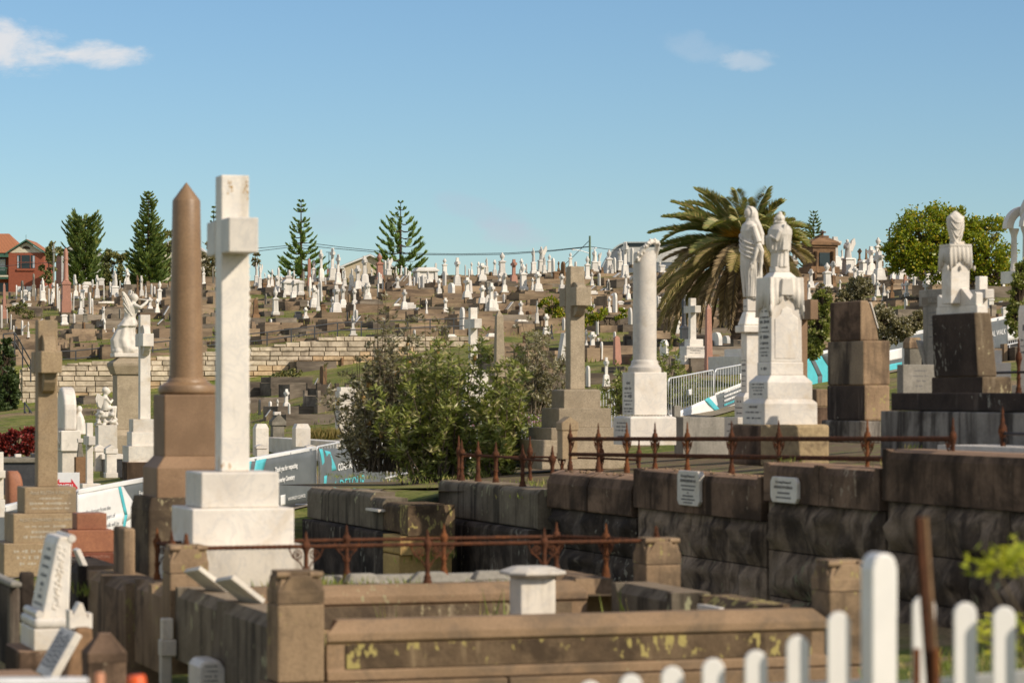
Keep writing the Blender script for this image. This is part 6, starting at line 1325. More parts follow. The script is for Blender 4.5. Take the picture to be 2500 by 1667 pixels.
def far_wall():
    """farther, lower stretch of the wall with lichen blocks and a step in plan"""
    root = empty('lichen_wall', wall_pt(17, -.3, -2.2), TH - math.pi / 2, 'lower lichen-covered wall of stepped blocks left of the black wall, below the teal banner', 'wall'); inv = (Matrix.Translation(wall_pt(17, -.3, -2.2)) @ Matrix.Rotation(TH - math.pi / 2, 4, 'Z')).inverted()
    def bx(name, mat, s1, s0, o0, o1, zt, zb, ch=0, bev=.02):
        m = MB(); pl = [(o0, zb), (o1, zb), (o1, zt), (o0 + ch, zt), (o0, zt - ch)] if ch else [(o0, zb), (o1, zb), (o1, zt), (o0, zt)]
        m.loft([[inv @ wall_pt(s, o_, z) for o_, z in pl] for s in (s1 - .006, s0 + .006)], False); return m.build(name, M[mat], root, bevel=bev)
    x = s_at(737)
    # dark blocks with small railing on top: 1090 - 1335
    ss = [s_at(p) for p in (1090, 1138, 1178, 1240, 1335)]
    for a_, b_, dz in zip(ss, ss[1:], (0, .01, .02, .0)): bx('coping_block', 'sand_green', a_, b_, -.12, .3, -1.205 + dz, -1.70, .05); 
    for a_, b_ in zip(ss, ss[1:]): bx('footing_block', 'sand_black', a_, b_, -.25, .3, -1.71, -2.7, .0, .06)
    OF = -1.15
    def s_off(px, o_):
        r = (px - CX) / FOC; X0 = WX + RX * o_; Y0 = WY + RY * o_
        return (X0 - r * Y0) / (NX - r * NY)
    e0 = s_off(985, OF)
    pts = [752, 800, 848, 905]
    s5 = [s_off(p, OF) for p in (750, 800, 850, 905)]
    for a_, b_, zt in zip(s5, s5[1:], (-1.40, -1.38, -1.36)): bx('coping_block', 'sand_green', a_, b_, OF, OF + .35, zt, -1.86, .07)
    bx('coping_block', 'sand_green', s5[3], s_off(935, OF), OF, OF + .35, -1.42, -1.86, .06); bx('coping_block', 'sand_lichen', s_off(936, OF), e0 - .15, OF, OF + .62, -1.47, -1.85, .05)
    bx('coping_block', 'sand_lichen', e0 + .1, e0 - .3, OF - .02, OF + .62, -1.47, -1.87, .0)
    bx('lower_wall', 'sand_black', s_off(738, OF - .1), e0 + .6, OF - .10, OF + .3, -1.87, -2.75, .0, .04); bx('corner_block', 'sand_yellow', e0 + .58, e0 - .28, OF - .12, OF + .62, -1.875, -2.12, 0, .03); bx('corner_block', 'sand_yellow', e0 + .58, e0 - .22, OF - .12, OF + .6, -2.13, -2.75, 0, .03)
    m = MB(); m.add([inv @ wall_pt(s5[0], OF + .3, -1.42), inv @ wall_pt(ss[0], OF + .3, -1.32), inv @ wall_pt(ss[0] , 2.5, -1.28), inv @ wall_pt(s5[0], 2.5, -1.35)], [(0, 1, 2, 3)]); m.build('grass_top', M['ground'], root)
    slabz = MB(); slabz.loft([[inv @ wall_pt(s, o_, z) for o_, z in ((OF - .1, -1.60), (OF + .4, -1.60), (OF + .4, -1.57), (OF - .1, -1.57))] for s in (s5[3] - .1, s5[3] - .75)], False); slabz.build('white_slab', M['marble'], root)
far_wall()
# plaques on the dark wall
def wall_plaque(px0, px1, y0, y1, label, lines):
    s = s_at((px0 + px1) / 2); p = wall_pt(s, -.05); d = p.y; k = d / FOC; zc = (HZ - (y0 + y1) / 2) * k; h = (y1 - y0) * k; w = (px1 - px0) * k / math.sin(the((px0 + px1) / 2)) * .93
    root = empty('wall_plaque', wall_pt(s, -.045, zc), TH - math.pi / 2, label, 'plaque')     # local x runs towards the camera, local -y looks left
    c_ = .05; m = MB(); pr = [(-w/2, -h/2 + c_), (-w/2 + c_, -h/2), (w/2 - c_, -h/2), (w/2, -h/2 + c_), (w/2, h/2 - c_), (w/2 - c_, h/2), (-w/2 + c_, h/2), (-w/2, h/2 - c_)]
    m.prism(pr, -.02, .05, 'y'); m.build('tablet', M['marble'], root, bevel=.008)
    for body, f, sz, sx in lines:
        if body.startswith('~'):
            r_ = random.Random(int(f * 100)); m = MB(); L = w * .8 * float(body[1:]); x = -L / 2
            while x < L / 2: c2 = sz * h * r_.uniform(.4, .8); m.box(x, x + c2, -.022, -.018, h * (.5 - f) - sz * h / 2, h * (.5 - f) + sz * h / 2); x += c2 + sz * h * .25
            m.build('inscription', M['lettering'], root)
        else: text(body, sz * h * 1.3, root, (0, -.0225, h * (.5 - f)), ROTF, M['lettering'], sx=sx)
wall_plaque(1664, 1722, 1149, 1234, 'taller white memorial plaque fixed to the black wall, left of the two', [('In Loving Memory of', .15, .085, 1.15), ('THOMAS REMOND LEA', .29, .09, 1.0), ('~.8', .43, .045, 1), ('~.7', .54, .045, 1), ('~.1', .63, .04, 1), ('~.6', .72, .05, 1), ('~.75', .82, .045, 1), ('~.5', .91, .04, 1)])
wall_plaque(1892, 1962, 1164, 1227, 'smaller squarer white memorial plaque fixed to the black wall, right of the two', [('In Loving Memory of', .2, .11, 1.2), ('ARTHUR FITZGERALD', .40, .12, 1.15), ('~.55', .62, .07, 1), ('~.7', .80, .06, 1)])
# railings on the wall
def wp(px, z, off=.16): s = s_at(px); return wall_pt(s, off, z)
pA = [wp(1362, -.955), wp(1430, -.955), wp(1499, -.95), wp(1567, -.945), wp(1645, -.86), wp(1752, -.86), wp(1866, -.86), wp(2080, -.70), wp(2287, -.62)]
for p in pA: p.z = -(1071 - 960) / 7000 * p.y - .35
railing('long rusty railing with twisted double rails on top of the black wall', pA, [[0, 1, 2, 3, 4, 5, 6, 7, 8]], .365, [.35, .16], scr=.15, scale=1.2, spike=.18, r=.023)
pB = [wp(2142, -.80, 1.3), wp(2222, -.78, 1.3), wp(2306, -.77, 1.3), wp(2396, -.75, 1.3), wp(2489, -.73, 1.3), wp(2600, -.7, 1.3)]
for p in pB: p.z = -.72
railing('dark shaded iron railing with spiked posts at the right, before the dark urn plinth', pB, [[0, 1, 2, 3, 4, 5]], .36, [.34, .06], rmat='darkiron', scr=.10, scale=1.5, spike=.24)
pC = [wp(1110, -1.20, .1), wp(1150, -1.20, .1), wp(1193, -1.20, .1), wp(1258, -1.21, .1), wp(1330, -1.21, .1)]
railing('small rusty railing on the lichen-covered blocks left of the black wall', pC, [[0, 1, 2, 3, 4]], .38, [.36], scr=.0, scale=1.7, spike=.18)
pD = [P(1120, 1160, 42.5), P(1294, 1172, 42), P(1372, 1172, 41.6), P(1468, 1145, 41), P(1560, 1150, 40)]
for p in pD: p.z = -1.29
railing('rear rusty railing with fleur finials before the grey granite cross steps', pD, [[0, 1, 2, 3, 4]], .43, [.36], scr=.09, scale=1.5, spike=.24)
pE = [P(2372, 1015, 35), P(2487, 960, 34), P(2600, 960, 33.5)]
for p in pE: p.z = -.02
railing('orange rusty iron post and rail beside the headstone at the right edge', [P(2400, 962, 35.5), P(2487, 962, 34.0), P(2600, 962, 33)], [[0, 1, 2]], .42, [.26], rmat='darkiron', scr=0, scale=1.4, spike=.25)
# low dark walls below the urn monument
def right_base():
    root = empty('plot_wall', wall_pt(9, 2.2, -.9), TH - math.pi / 2, 'streaked grey and black low wall under the dark urn plinth', 'wall'); inv = (Matrix.Translation(wall_pt(9, 2.2, -.9)) @ Matrix.Rotation(TH - math.pi / 2, 4, 'Z')).inverted()
    def bx(name, mat, s1, s0, o0, o1, zt, zb):
        m = MB(); m.loft([[inv @ wall_pt(s, o_, z) for o_, z in ((o0, zb), (o1, zb), (o1, zt), (o0, zt))] for s in (s1, s0)], False); m.build(name, M[mat], root, bevel=.015)
    def so(px, o_):
        r = (px - CX) / FOC; X0 = WX + RX * o_; Y0 = WY + RY * o_; return (X0 - r * Y0) / (NX - r * NY)
    o0 = 2.0
    bx('coping', 'dark_face', so(2176, o0), -2.5, o0, o0 + .5, .005, -.185); s = so(2150, o0 - .1); L = (s + 2.5) / 5
    for i in range(5): bx('wall_block', 'sand_white', s - i * L - .004, s - (i + 1) * L + .004, o0 - .1 + (.004 * (i % 2)), o0 + .4, -.19, -.75)
    m = MB(); m.loft([[inv @ wall_pt(q, o_, z) for o_, z in ((o0 - .95, -.56), (o0 - .3, -.56), (o0 - .3, -.50), (o0 - .95, -.50))] for q in (so(2300, o0 - .9), -3)], False); m.build('marble_ledge', M['marble'], root)
right_base()
# ------------------------------------------------------------------ white picket fence, rusty post, fern
def picket_fence():
    root = empty('picket_fence', P(2145, 1700, 9.5), 0, 'white painted picket fence with rounded tops and one tall post, in the lower right corner', 'fence'); o0 = P(2145, 1700, 9.5)
    tops = [(1342,1674,9.9),(1440,1661,9.85),(1540,1644,9.8),(1641,1625,9.75),(1741,1606,9.7),(1845,1586,9.65),(1947,1550,9.6),(2047,1492,9.55),(2255,1453,9.5),(2356,1469,9.45),(2451,1479,9.4),(2552,1486,9.35)]
    for px, py, d in tops:
        p = P(px, py, d) - o0; w = .0385; m = MB(); pr = [(-w, -1.0)] + [(-w * math.cos(q), -w + w * math.sin(q)) for q in [math.pi * i / 14 for i in range(15)]] + [(w, -1.0)]
        m.M = Matrix.Translation(p) @ Matrix.Rotation(R(8), 4, 'Z'); m.prism(pr, -.009, .009, 'y'); m.build('picket', M['paint'], root, bevel=.004)
    m = MB(); p = P(2146, 1347, 9.55) - o0; w = .047
    pr = [(-w, -1.2), (-w, -.055), (-w * .82, -.022), (-w * .4, -.003), (w * .4, -.003), (w * .82, -.022), (w, -.055), (w, -1.2)]
    m.M = Matrix.Translation(p) @ Matrix.Rotation(TH, 4, 'Z'); m.prism(pr, -w, w, 'y'); m.build('tall_post', M['paint'], root, bevel=.008)
    for y0, y1, a_, b_ in ((1700, 1660, 1330, 2110), (1668, 1628, 2180, 2580)):
        m = MB(); m.M = None; A = P(a_, y0, 9.9 if a_ < 2000 else 9.6) - o0; B = P(b_, y1, 9.65 if a_ < 2000 else 9.4) - o0; d_ = B - A; ang = math.atan2(d_.y, d_.x)
        m.M = Matrix.Translation(A) @ Matrix.Rotation(ang, 4, 'Z') @ Matrix.Rotation(-math.atan2(d_.z, math.hypot(d_.x, d_.y)), 4, 'Y'); m.box(0, d_.length, .012, .045, -.07, 0); m.build('rail', M['paint'], root, bevel=.004)
picket_fence()
def iron_post():
    root = empty('rusty_post', P(2252, 1700, 9.0), 0, 'rusty iron stake leaning slightly in front of the white picket fence', 'stake'); o0 = P(2252, 1700, 9.0)
    A = P(2275, 1720, 9.0) - o0; B = P(2241, 1262, 9.0) - o0; m = MB(); m.tube([A, B], .0135, 4, False); m.build('flange', M['rust'], root)
    A = P(2290, 1720, 9.03) - o0; B = P(2258, 1262, 9.03) - o0; m = MB(); m.tube([A, B], .009, 4, False); m.build('angle_edge', M['brownst'], root)
    for x in (2237, 2285): m = MB(); q = P(x, 1640, 8.98) - o0; m.box(q.x - .010, q.x + .012, q.y - .01, q.y + .01, q.z - .12, q.z + .075); m.build('bracket', M['rust_o'], root, bevel=.004)
iron_post()
def leafy(name, label, spots, mat, L, n, seed, cat='plant'):
    r_ = random.Random(seed); m = MB(); s_ = MB(); root = empty(name, P(*spots[0]), 0, label, cat); o0 = P(*spots[0])
    for px, py, d in spots:
        c_ = P(px, py, d) - o0
        for i in range(n):
            ang = r_.uniform(0, 2 * math.pi); el = r_.uniform(-.3, .8); d_ = Vector((math.cos(ang) * math.cos(el), math.sin(ang) * math.cos(el), math.sin(el))); l = L * r_.uniform(.6, 1.1); b = c_ + Vector((r_.gauss(0, L * .5), r_.gauss(0, L * .5), r_.gauss(0, L * .4))); up = d_.cross(Vector((r_.uniform(-1, 1), r_.uniform(-1, 1), 1))).normalized() * l * .18
            m.add([b, b + d_ * l * .45 + up, b + d_ * l, b + d_ * l * .45 - up], [(0, 1, 2, 3)])
        s_.tube([c_ + Vector((.25, .1, -.5)), c_ + Vector((.12, .05, -.2)), c_], .004, 5)
    m.build('foliage', M[mat], root, fix=False); s_.build('stem', M['bark_grey'], root)
leafy('leafy_sprig', 'out-of-focus lime green leaf sprays reaching in at the right edge', [(2425,1378,10.2),(2455,1365,10.3),(2482,1345,10.2),(2500,1370,10.3),(2480,1390,10.3),(2392,1384,10.2)], 'leaf_lime', .055, 34, 3)
leafy('leafy_sprig', 'dim green leaf clump between the white pickets at the right edge', [(2410,1530,12.5),(2470,1560,12.6),(2490,1530,12.6),(2440,1585,12.5),(2395,1545,12.4)], 'leaf_lime', .06, 30, 4)
# ------------------------------------------------------------------ vegetation
def leaf_mesh(name, leaves, mat, parent):
    """leaves: list of (base, direction*length, side vector) -> rhombic leaf faces in one mesh"""
    v = []; f = []
    for b, d, s in leaves:
        i = len(v); m_ = b + d * .45; v += [b, m_ + s, b + d, m_ - s]; f.append((i, i + 1, i + 2, i + 3))
    me = bpy.data.meshes.new(name); me.from_pydata([tuple(x) for x in v], [], f); me.materials.append(mat)
    o = bpy.data.objects.new(name, me); C.objects.link(o); o.parent = parent; return o
def rvec(r_): 
    z = r_.uniform(-1, 1); a = r_.uniform(0, 2 * math.pi); q = math.sqrt(1 - z * z); return Vector((q * math.cos(a), q * math.sin(a), z))
def norfolk(px, ytop, ybase, d, label, prof, nwh, lit=1.0, droop=0.0, plume=1.0, start=.35, mat='leaf_pine', seed=1, bare=(), name='norfolk_pine', dens=1.0):
    """prof: list of (height fraction, half width in photo px)"""
    r_ = random.Random(seed); k = d / FOC; H = (ybase - ytop) * k; root = empty(name, P(px, ybase, d), 0, label, 'tree')
    m = MB(); m.tube([(0, 0, -.5), (0, 0, H * .3), (0, 0, H * .7), (0, 0, H)], [H * .022, H * .016, H * .009, H * .002], 8); m.build('trunk', M['bark'], root)
    L = []; br = MB()
    for w in range(nwh):
        f = .06 + .93 * (w / (nwh - 1)) ** .92
        R0 = lerpline(prof, f) * k; nb = 5 if f < .93 else 4; a0 = r_.uniform(0, 6.28)
        if any(a <= f <= b for a, b in bare): continue
        for b_ in range(nb + (1 if f < .5 else 0)):
            az = a0 + b_ * 2 * math.pi / (nb + (1 if f < .5 else 0)) + r_.uniform(-.25, .25); Ln = R0 * r_.uniform(.82, 1.08); dv = Vector((math.cos(az), math.sin(az), 0)); pts = []
            up = (.42 if f > .6 else .30) * plume; z0 = f * H
            for t in (0, .25, .5, .75, 1): pts.append(dv * (Ln * t) + Vector((0, 0, z0 + Ln * (-.16 * math.sin(t * 2.4) * (1 - droop) * plume + up * t ** 2.2 - droop * t * .5))))
            br.tube(pts, [H * .005, H * .004, H * .003, H * .002, H * .001], 4)
            ns = max(4, int(13 * dens * Ln / (H * .2)))
            for s_ in range(ns):
                t = start + (1 - start) * (s_ + r_.random()) / ns; i = min(3, int(t * 4)); fr = t * 4 - i; p = pts[i].lerp(pts[i + 1], fr); tg = (pts[i + 1] - pts[i]).normalized(); sd = tg.cross(Vector((0, 0, 1))).normalized()
                tw = (.10 + .06 * r_.random()) * H * (.30 + .70 * min(1.0, Ln / (H * .20))) * .62 * (1.15 - .5 * t)
                for q in range(5):
                    dirv = (tg * r_.uniform(.5, 1.1) + sd * r_.uniform(-.85, .85) + Vector((0, 0, r_.uniform(.1, .75) * plume))).normalized(); sv = dirv.cross(rvec(r_)).normalized() * H * .0062
                    L.append((p, dirv * tw, sv))
    br.build('branches', M['bark'], root); leaf_mesh('needles', L, M[mat], root); return root
norfolk(735, 490, 745, 205, 'slim open-branched pine with bare spire, left of the cream gabled house', [(0,80),(.12,78),(.3,70),(.45,46),(.6,34),(.8,22),(.93,14),(1,5)], 19, seed=2, bare=((.845, .88),), start=.42)
norfolk(978, 493, 745, 205, 'wide open-branched pine with upturned branch tips, right of the cream gabled house', [(0,66),(.2,70),(.4,66),(.55,64),(.7,50),(.82,30),(.9,16),(1,4)], 14, seed=5, start=.52, plume=1.15, bare=((.93, .97),))
norfolk(362, 470, 745, 225, 'tall dark dense pine behind the brown polished column', [(0,62),(.2,56),(.4,50),(.55,36),(.62,42),(.72,30),(.8,18),(.9,20),(.97,14),(1,6)], 34, seed=7, mat='leaf_pine_d', start=.2, droop=.1, dens=1.5)
norfolk(203, 533, 745, 225, 'bushy flat-topped dark pine between the brick house and the tall dense pine', [(0,52),(.2,50),(.5,46),(.7,50),(.9,48),(1,38)], 26, seed=9, mat='leaf_pine_d', start=.15, droop=.1, dens=1.7, plume=1.3)
norfolk(1987, 518, 660, 215, 'small conical pine behind the brown mausoleum', [(0,36),(.3,34),(.5,26),(.75,18),(1,8)], 16, seed=11, mat='leaf_pine_d', start=.2, dens=1.5)
norfolk(522, 505, 720, 235, 'sliver of a dark pine showing left of the tallest white cross', [(0,30),(.5,16),(.8,9),(1,3)], 16, seed=13, mat='leaf_pine_d', start=.2)
def crown_tree(name, label, base, lobes, mat, leaf, nclump, per, trunks, seed, d, cat='tree', trunkr=.12, tmat='bark'):
    """lobes: (px, py, rx px, ry px, depth m)"""
    r_ = random.Random(seed); k = d / FOC; root = empty(name, P(base[0], base[1], d), 0, label, cat); o0 = P(base[0], base[1], d); L = []
    tot = sum(l[2] * l[3] for l in lobes)
    br = MB()
    for lx, ly, rx, ry, dz in lobes:
        c_ = P(lx, ly, d) - o0 + Vector((0, dz, 0))
        for i in range(int(nclump * rx * ry / tot)):
            v = rvec(r_) * (r_.uniform(.35, 1.0) ** .45); cc = c_ + Vector((v.x * rx * k, v.y * rx * k * .8, v.z * ry * k)); cr = r_.uniform(.10, .20) * rx * k
            if v.length > .8 and r_.random() < .12: continue
            br.tube([c_ + (cc - c_) * .2 - Vector((0, 0, ry * k * .4)), cc], [.02, .008], 4)
            for j in range(per):
                p = cc + Vector((r_.gauss(0, cr * .6), r_.gauss(0, cr * .6), r_.gauss(0, cr * .5))); dv = (rvec(r_) + Vector((0, 0, .25)) + (p - c_).normalized() * .6).normalized(); s = dv.cross(rvec(r_)).normalized() * leaf * .32; L.append((p, dv * leaf * r_.uniform(.7, 1.2), s))
    t = MB()
    for pts, r in trunks: t.tube([P(x, y, d) - o0 for x, y in pts], [r, r * .75, r * .5][:len(pts)] if len(pts) <= 3 else r, 8)
    t.build('trunk', M[tmat], root); br.build('branches', M[tmat], root); leaf_mesh('crown', L, M[mat], root); return root
crown_tree('round_tree', 'large round glossy green tree behind the draped white urn', (2372, 705), [(2270,585,92,84,0),(2215,618,62,52,-.3),(2330,560,60,58,.2),(2290,650,70,36,-.5),(2405,610,72,82,.4),(2430,660,50,48,0),(2355,640,40,50,0)], 'leaf_tree', .15, 430, 70, [([(2372,712),(2374,680),(2392,640)], .12), ([(2372,712),(2368,672),(2330,630)], .10), ([(2372,712),(2362,690),(2290,645)], .09), ([(2398,705),(2400,670),(2412,620)], .09)], 3, 126)
def scrub(name, label, lobes, d, mat, leaf=.2, n=60, per=40, seed=1, cat='shrub'):
    return crown_tree(name, label, (lobes[0][0], lobes[0][1] + lobes[0][3]), lobes, mat, leaf, n, per, [([(lobes[0][0], lobes[0][1] + lobes[0][3] + 4), (lobes[0][0], lobes[0][1])], .05)], seed, d, cat)
scrub('roadside_shrub', 'olive shrub between the brick house and the pole at the left', [(118,650,20,50,0),(128,610,22,20,0)], 255, 'leaf_scrub', .3, 40, 40, 2)
scrub('roadside_shrub', 'green shrubbery between the two dense dark pines', [(275,655,30,42,0),(295,690,30,26,0),(258,690,22,24,0),(300,625,16,14,0)], 235, 'leaf_scrub', .3, 90, 40, 3)
scrub('roadside_shrub', 'dusky shrub behind the top of the tall dense pine, left of the brown column', [(405,590,28,26,0),(392,650,26,40,0)], 260, 'leaf_scrub', .3, 60, 40, 4)
scrub('roadside_shrub', 'dark shrub behind the tallest white cross shaft', [(512,650,24,60,0),(625,635,14,16,0)], 230, 'leaf_olive', .25, 60, 36, 5)
scrub('slope_shrub', 'bright yellow-green shrub on the slope left of the grey granite cross', [(1348,745,30,18,0),(1365,762,20,14,0)], 128, 'leaf_tree', .12, 40, 40, 6)
scrub('slope_shrub', 'yellow-green ground shrub beside the carved sandstone tomb', [(1430,780,24,14,0),(1455,765,26,14,0),(1518,770,16,14,0)], 116, 'leaf_tree', .12, 40, 40, 7)
scrub('slope_shrub', 'rounded green bush spilling over a brick kerb below the pale retaining wall', [(690,922,32,14,0),(712,915,26,12,0)], 112, 'leaf_scrub', .1, 40, 40, 8)
scrub('lavender_bush', 'grey rounded lavender bush on a grave left of the banksia', [(748,958,22,13,0)], 105, 'leaf_olive', .08, 26, 40, 9)
scrub('lavender_bush', 'small dark green bush on a grave right of the grey lavender', [(798,966,15,9,0)], 103, 'leaf_bush', .08, 18, 40, 10)
scrub('slope_shrub', 'green bush behind the grey obelisk at the right of the banksia', [(1190,868,18,14,0)], 95, 'leaf_scrub', .1, 24, 40, 12)
scrub('red_shrub', 'dark red leafed shrub at the left edge', [(40,1082,50,28,0),(75,1075,22,32,.2),(0,1090,34,24,0),(90,1062,10,14,0)], 62, 'leaf_red', .09, 120, 46, 13)
scrub('ivy_bank', 'dark ivy and scrub covering the shaded bank at the left edge', [(8,900,26,70,0),(30,960,24,60,-1),(0,1010,40,40,-2),(50,1030,30,22,-2),(24,850,12,22,0)], 112, 'leaf_ivy', .18, 200, 40, 14)
scrub('slope_shrub', 'brown weedy shrub on the kerb terrace left of the big white cross', [(40,752,26,12,0),(70,768,20,10,0)], 150, 'leaf_scrub', .12, 30, 36, 15)
scrub('roadside_shrub', 'small dark shrub at the foot of the mausoleum', [(2085,700,20,16,0)], 120, 'leaf_ivy', .1, 16, 36, 16)
scrub('silver_shrub', 'silvery shrub below the mausoleum, behind the broken sandstone pillar', [(2100,705,34,30,0),(2060,740,30,30,0),(2010,720,20,24,0),(2080,760,30,24,0)], 84, 'leaf_olive', .085, 190, 44, 17)
scrub('silver_shrub', 'green shrub right of the brown cross arm', [(2000,800,28,60,0),(2010,740,24,30,0),(1985,850,22,30,0)], 68, 'leaf_bush', .08, 180, 44, 18)
scrub('silver_shrub', 'grey-green shrub right of the broken sandstone pillar', [(2150,780,32,34,0),(2200,800,40,26,0),(2170,830,30,18,0),(2240,780,18,22,0)], 70, 'leaf_olive', .08, 190, 44, 19)
scrub('silver_shrub', 'slim upright shrub with narrow leaves at the right edge', [(2488,720,20,60,0),(2476,780,18,40,0),(2494,660,12,30,0)], 50, 'leaf_bush', .07, 130, 40, 20)
def stem_bush(name, label, base, d, tips, mat, leaf, wid, seed, per=26, spread=.10, low=.25, nod=10, cones=0, dd=1.2, conemat='banksia', droop=.0):
    """many upright stems, leaves in rosettes along them"""
    r_ = random.Random(seed); root = empty(name, P(base[0], base[1], d), 0, label, 'bush'); o0 = P(base[0], base[1], d); st = MB(); L = []; cn = MB()
    for px, py, w in tips:
        n = w + 1
        for q in range(n):
            tip = P(px + r_.gauss(0, 30), py + r_.gauss(4, 30), d) - o0 + Vector((0, r_.uniform(-dd, dd), 0)); b = P(base[0] + (px - base[0]) * r_.uniform(.25, .75) , base[1], d) - o0 + Vector((0, r_.uniform(-dd, dd) * .6, 0)); mid = b.lerp(tip, .5) + Vector((r_.uniform(-.12, .12), r_.uniform(-.1, .1), 0)); pts = [b, b.lerp(mid, .6), mid, mid.lerp(tip, .55) + Vector((r_.uniform(-.05, .05), 0, 0)), tip]
            st.tube(pts, [.016, .013, .010, .007, .003], 5)
            for e in range(nod):
                t = low + (1 - low) * (e + r_.random()) / nod; i = min(3, int(t * 4)); p = pts[i].lerp(pts[i + 1], t * 4 - i); tg = (pts[i + 1] - pts[i]).normalized()
                off = Vector((r_.gauss(0, spread), r_.gauss(0, spread), r_.gauss(0, spread * .5))) * (1.2 - .8 * t); st.tube([p, p + off], .004, 3)
                for j in range(per):
                    a = r_.uniform(0, 6.28); sd = tg.orthogonal().normalized(); sd = Matrix.Rotation(a, 3, tg) @ sd; dv = (tg * r_.uniform(.0, 1.1) + sd - Vector((0, 0, droop))).normalized(); L.append((p + off + tg * r_.uniform(-.05, .05), dv * leaf * r_.uniform(.6, 1.15), dv.cross(rvec(r_)).normalized() * wid))
            if cones and r_.random() < cones: cp = pts[3]; cn.lathe([(.012, cp.z), (.03, cp.z + .015), (.032, cp.z + .07), (.02, cp.z + .095), (.004, cp.z + .10)], 8, cp.x, cp.y)
    st.build('stems', M['bark_grey'], root, fix=False); leaf_mesh('foliage', L, M[mat], root)
    if cn.v: cn.build('flower_cones', M[conemat], root)
    return root
stem_bush('banksia_bush', 'large green banksia bush in the centre behind the lichen wall', (1075, 1190), 46.5, [(1070,850,5),(1120,870,5),(1150,830,3),(1010,900,5),(970,950,4),(1050,930,5),(1100,950,5),(1140,940,4),(950,1020,4),(1000,1020,4),(1080,1030,5),(1120,1040,4),(975,1090,4),(1050,1090,3),(1110,1110,3),(1030,870,3)], 'leaf_bush', .15, .017, 4, per=14, cones=.05, dd=.9)
stem_bush('banksia_bush', 'bright green upright banksia right of the large central one, by the flowers', (1220, 1180), 46, [(1225,870,5),(1215,930,5),(1240,960,4),(1195,970,4),(1225,1030,5),(1200,1050,3),(1240,1060,3),(1225,1100,3)], 'leaf_bush', .145, .017, 5, per=17, cones=.03, dd=.5)
stem_bush('banksia_bush', 'sparse grey-brown banksia with seed cones at the left of the central bush', (930, 1150), 47.5, [(925,765,4),(985,795,4),(890,830,4),(950,840,5),(850,905,4),(905,900,5),(960,900,4),(835,960,3),(880,980,5),(930,980,5),(860,1030,3),(910,1050,4),(1035,770,3),(1000,850,4),(890,1090,2),(1090,800,3)], 'leaf_olive', .115, .017, 6, per=10, spread=.16, cones=.25, dd=1.0)
stem_bush('banksia_bush', 'sparse shrub with reddish tips left of the grey granite cross', (1305, 1010), 58, [(1310,800,4),(1280,850,4),(1335,860,4),(1300,890,5),(1350,900,3),(1265,890,3),(1330,930,4),(1360,950,2),(1290,950,3)], 'leaf_olive', .11, .014, 7, per=15, spread=.17, dd=.8)
stem_bush('banksia_bush', 'dark green shrub showing left of the broken white column', (1525, 1010), 60, [(1515,900,4),(1505,930,4),(1530,950,3)], 'leaf_bush', .11, .014, 8, per=16, spread=.15, dd=.5)
stem_bush('banksia_bush', 'dark green shrub right of the broken white column, behind the metal barrier', (1640, 1040), 73, [(1625,855,3),(1640,890,5),(1655,920,4),(1630,930,5),(1670,950,4),(1650,970,4),(1612,880,3)], 'leaf_bush', .14, .018, 9, per=17, spread=.2, dd=.7)
def flower_patch():
    r_ = random.Random(6); root = empty('pink_flowers', P(1300, 1065, 61), 0, 'patch of pale pink daisies behind the metal barrier left of the grey granite cross', 'flowers'); o0 = P(1300, 1065, 61); L = []; G = []
    for i in range(150):
        c_ = P(r_.gauss(1295, 36), r_.gauss(1030, 26), 61 + r_.uniform(-.8, .8)) - o0
        for j in range(9): dv = (rvec(r_) + Vector((0, -.5, .5))).normalized(); L.append((c_, dv * .055, dv.cross(rvec(r_)).normalized() * .016))
        for j in range(8): dv = (rvec(r_) + Vector((0, 0, .8))).normalized(); G.append((c_ + Vector((r_.gauss(0, .06), 0, r_.uniform(-.3, -.02))), dv * .12, dv.cross(rvec(r_)).normalized() * .016))
    for i in range(40):
        c_ = P(r_.gauss(1132, 20), r_.gauss(1025, 12), 58 + r_.uniform(-.3, .3)) - o0
        for j in range(9): dv = (rvec(r_) + Vector((0, -.5, .5))).normalized(); L.append((c_, dv * .05, dv.cross(rvec(r_)).normalized() * .015))
    leaf_mesh('petals', L, M['flower_p'], root); leaf_mesh('leaves', G, M['leaf_bush'], root)
flower_patch()
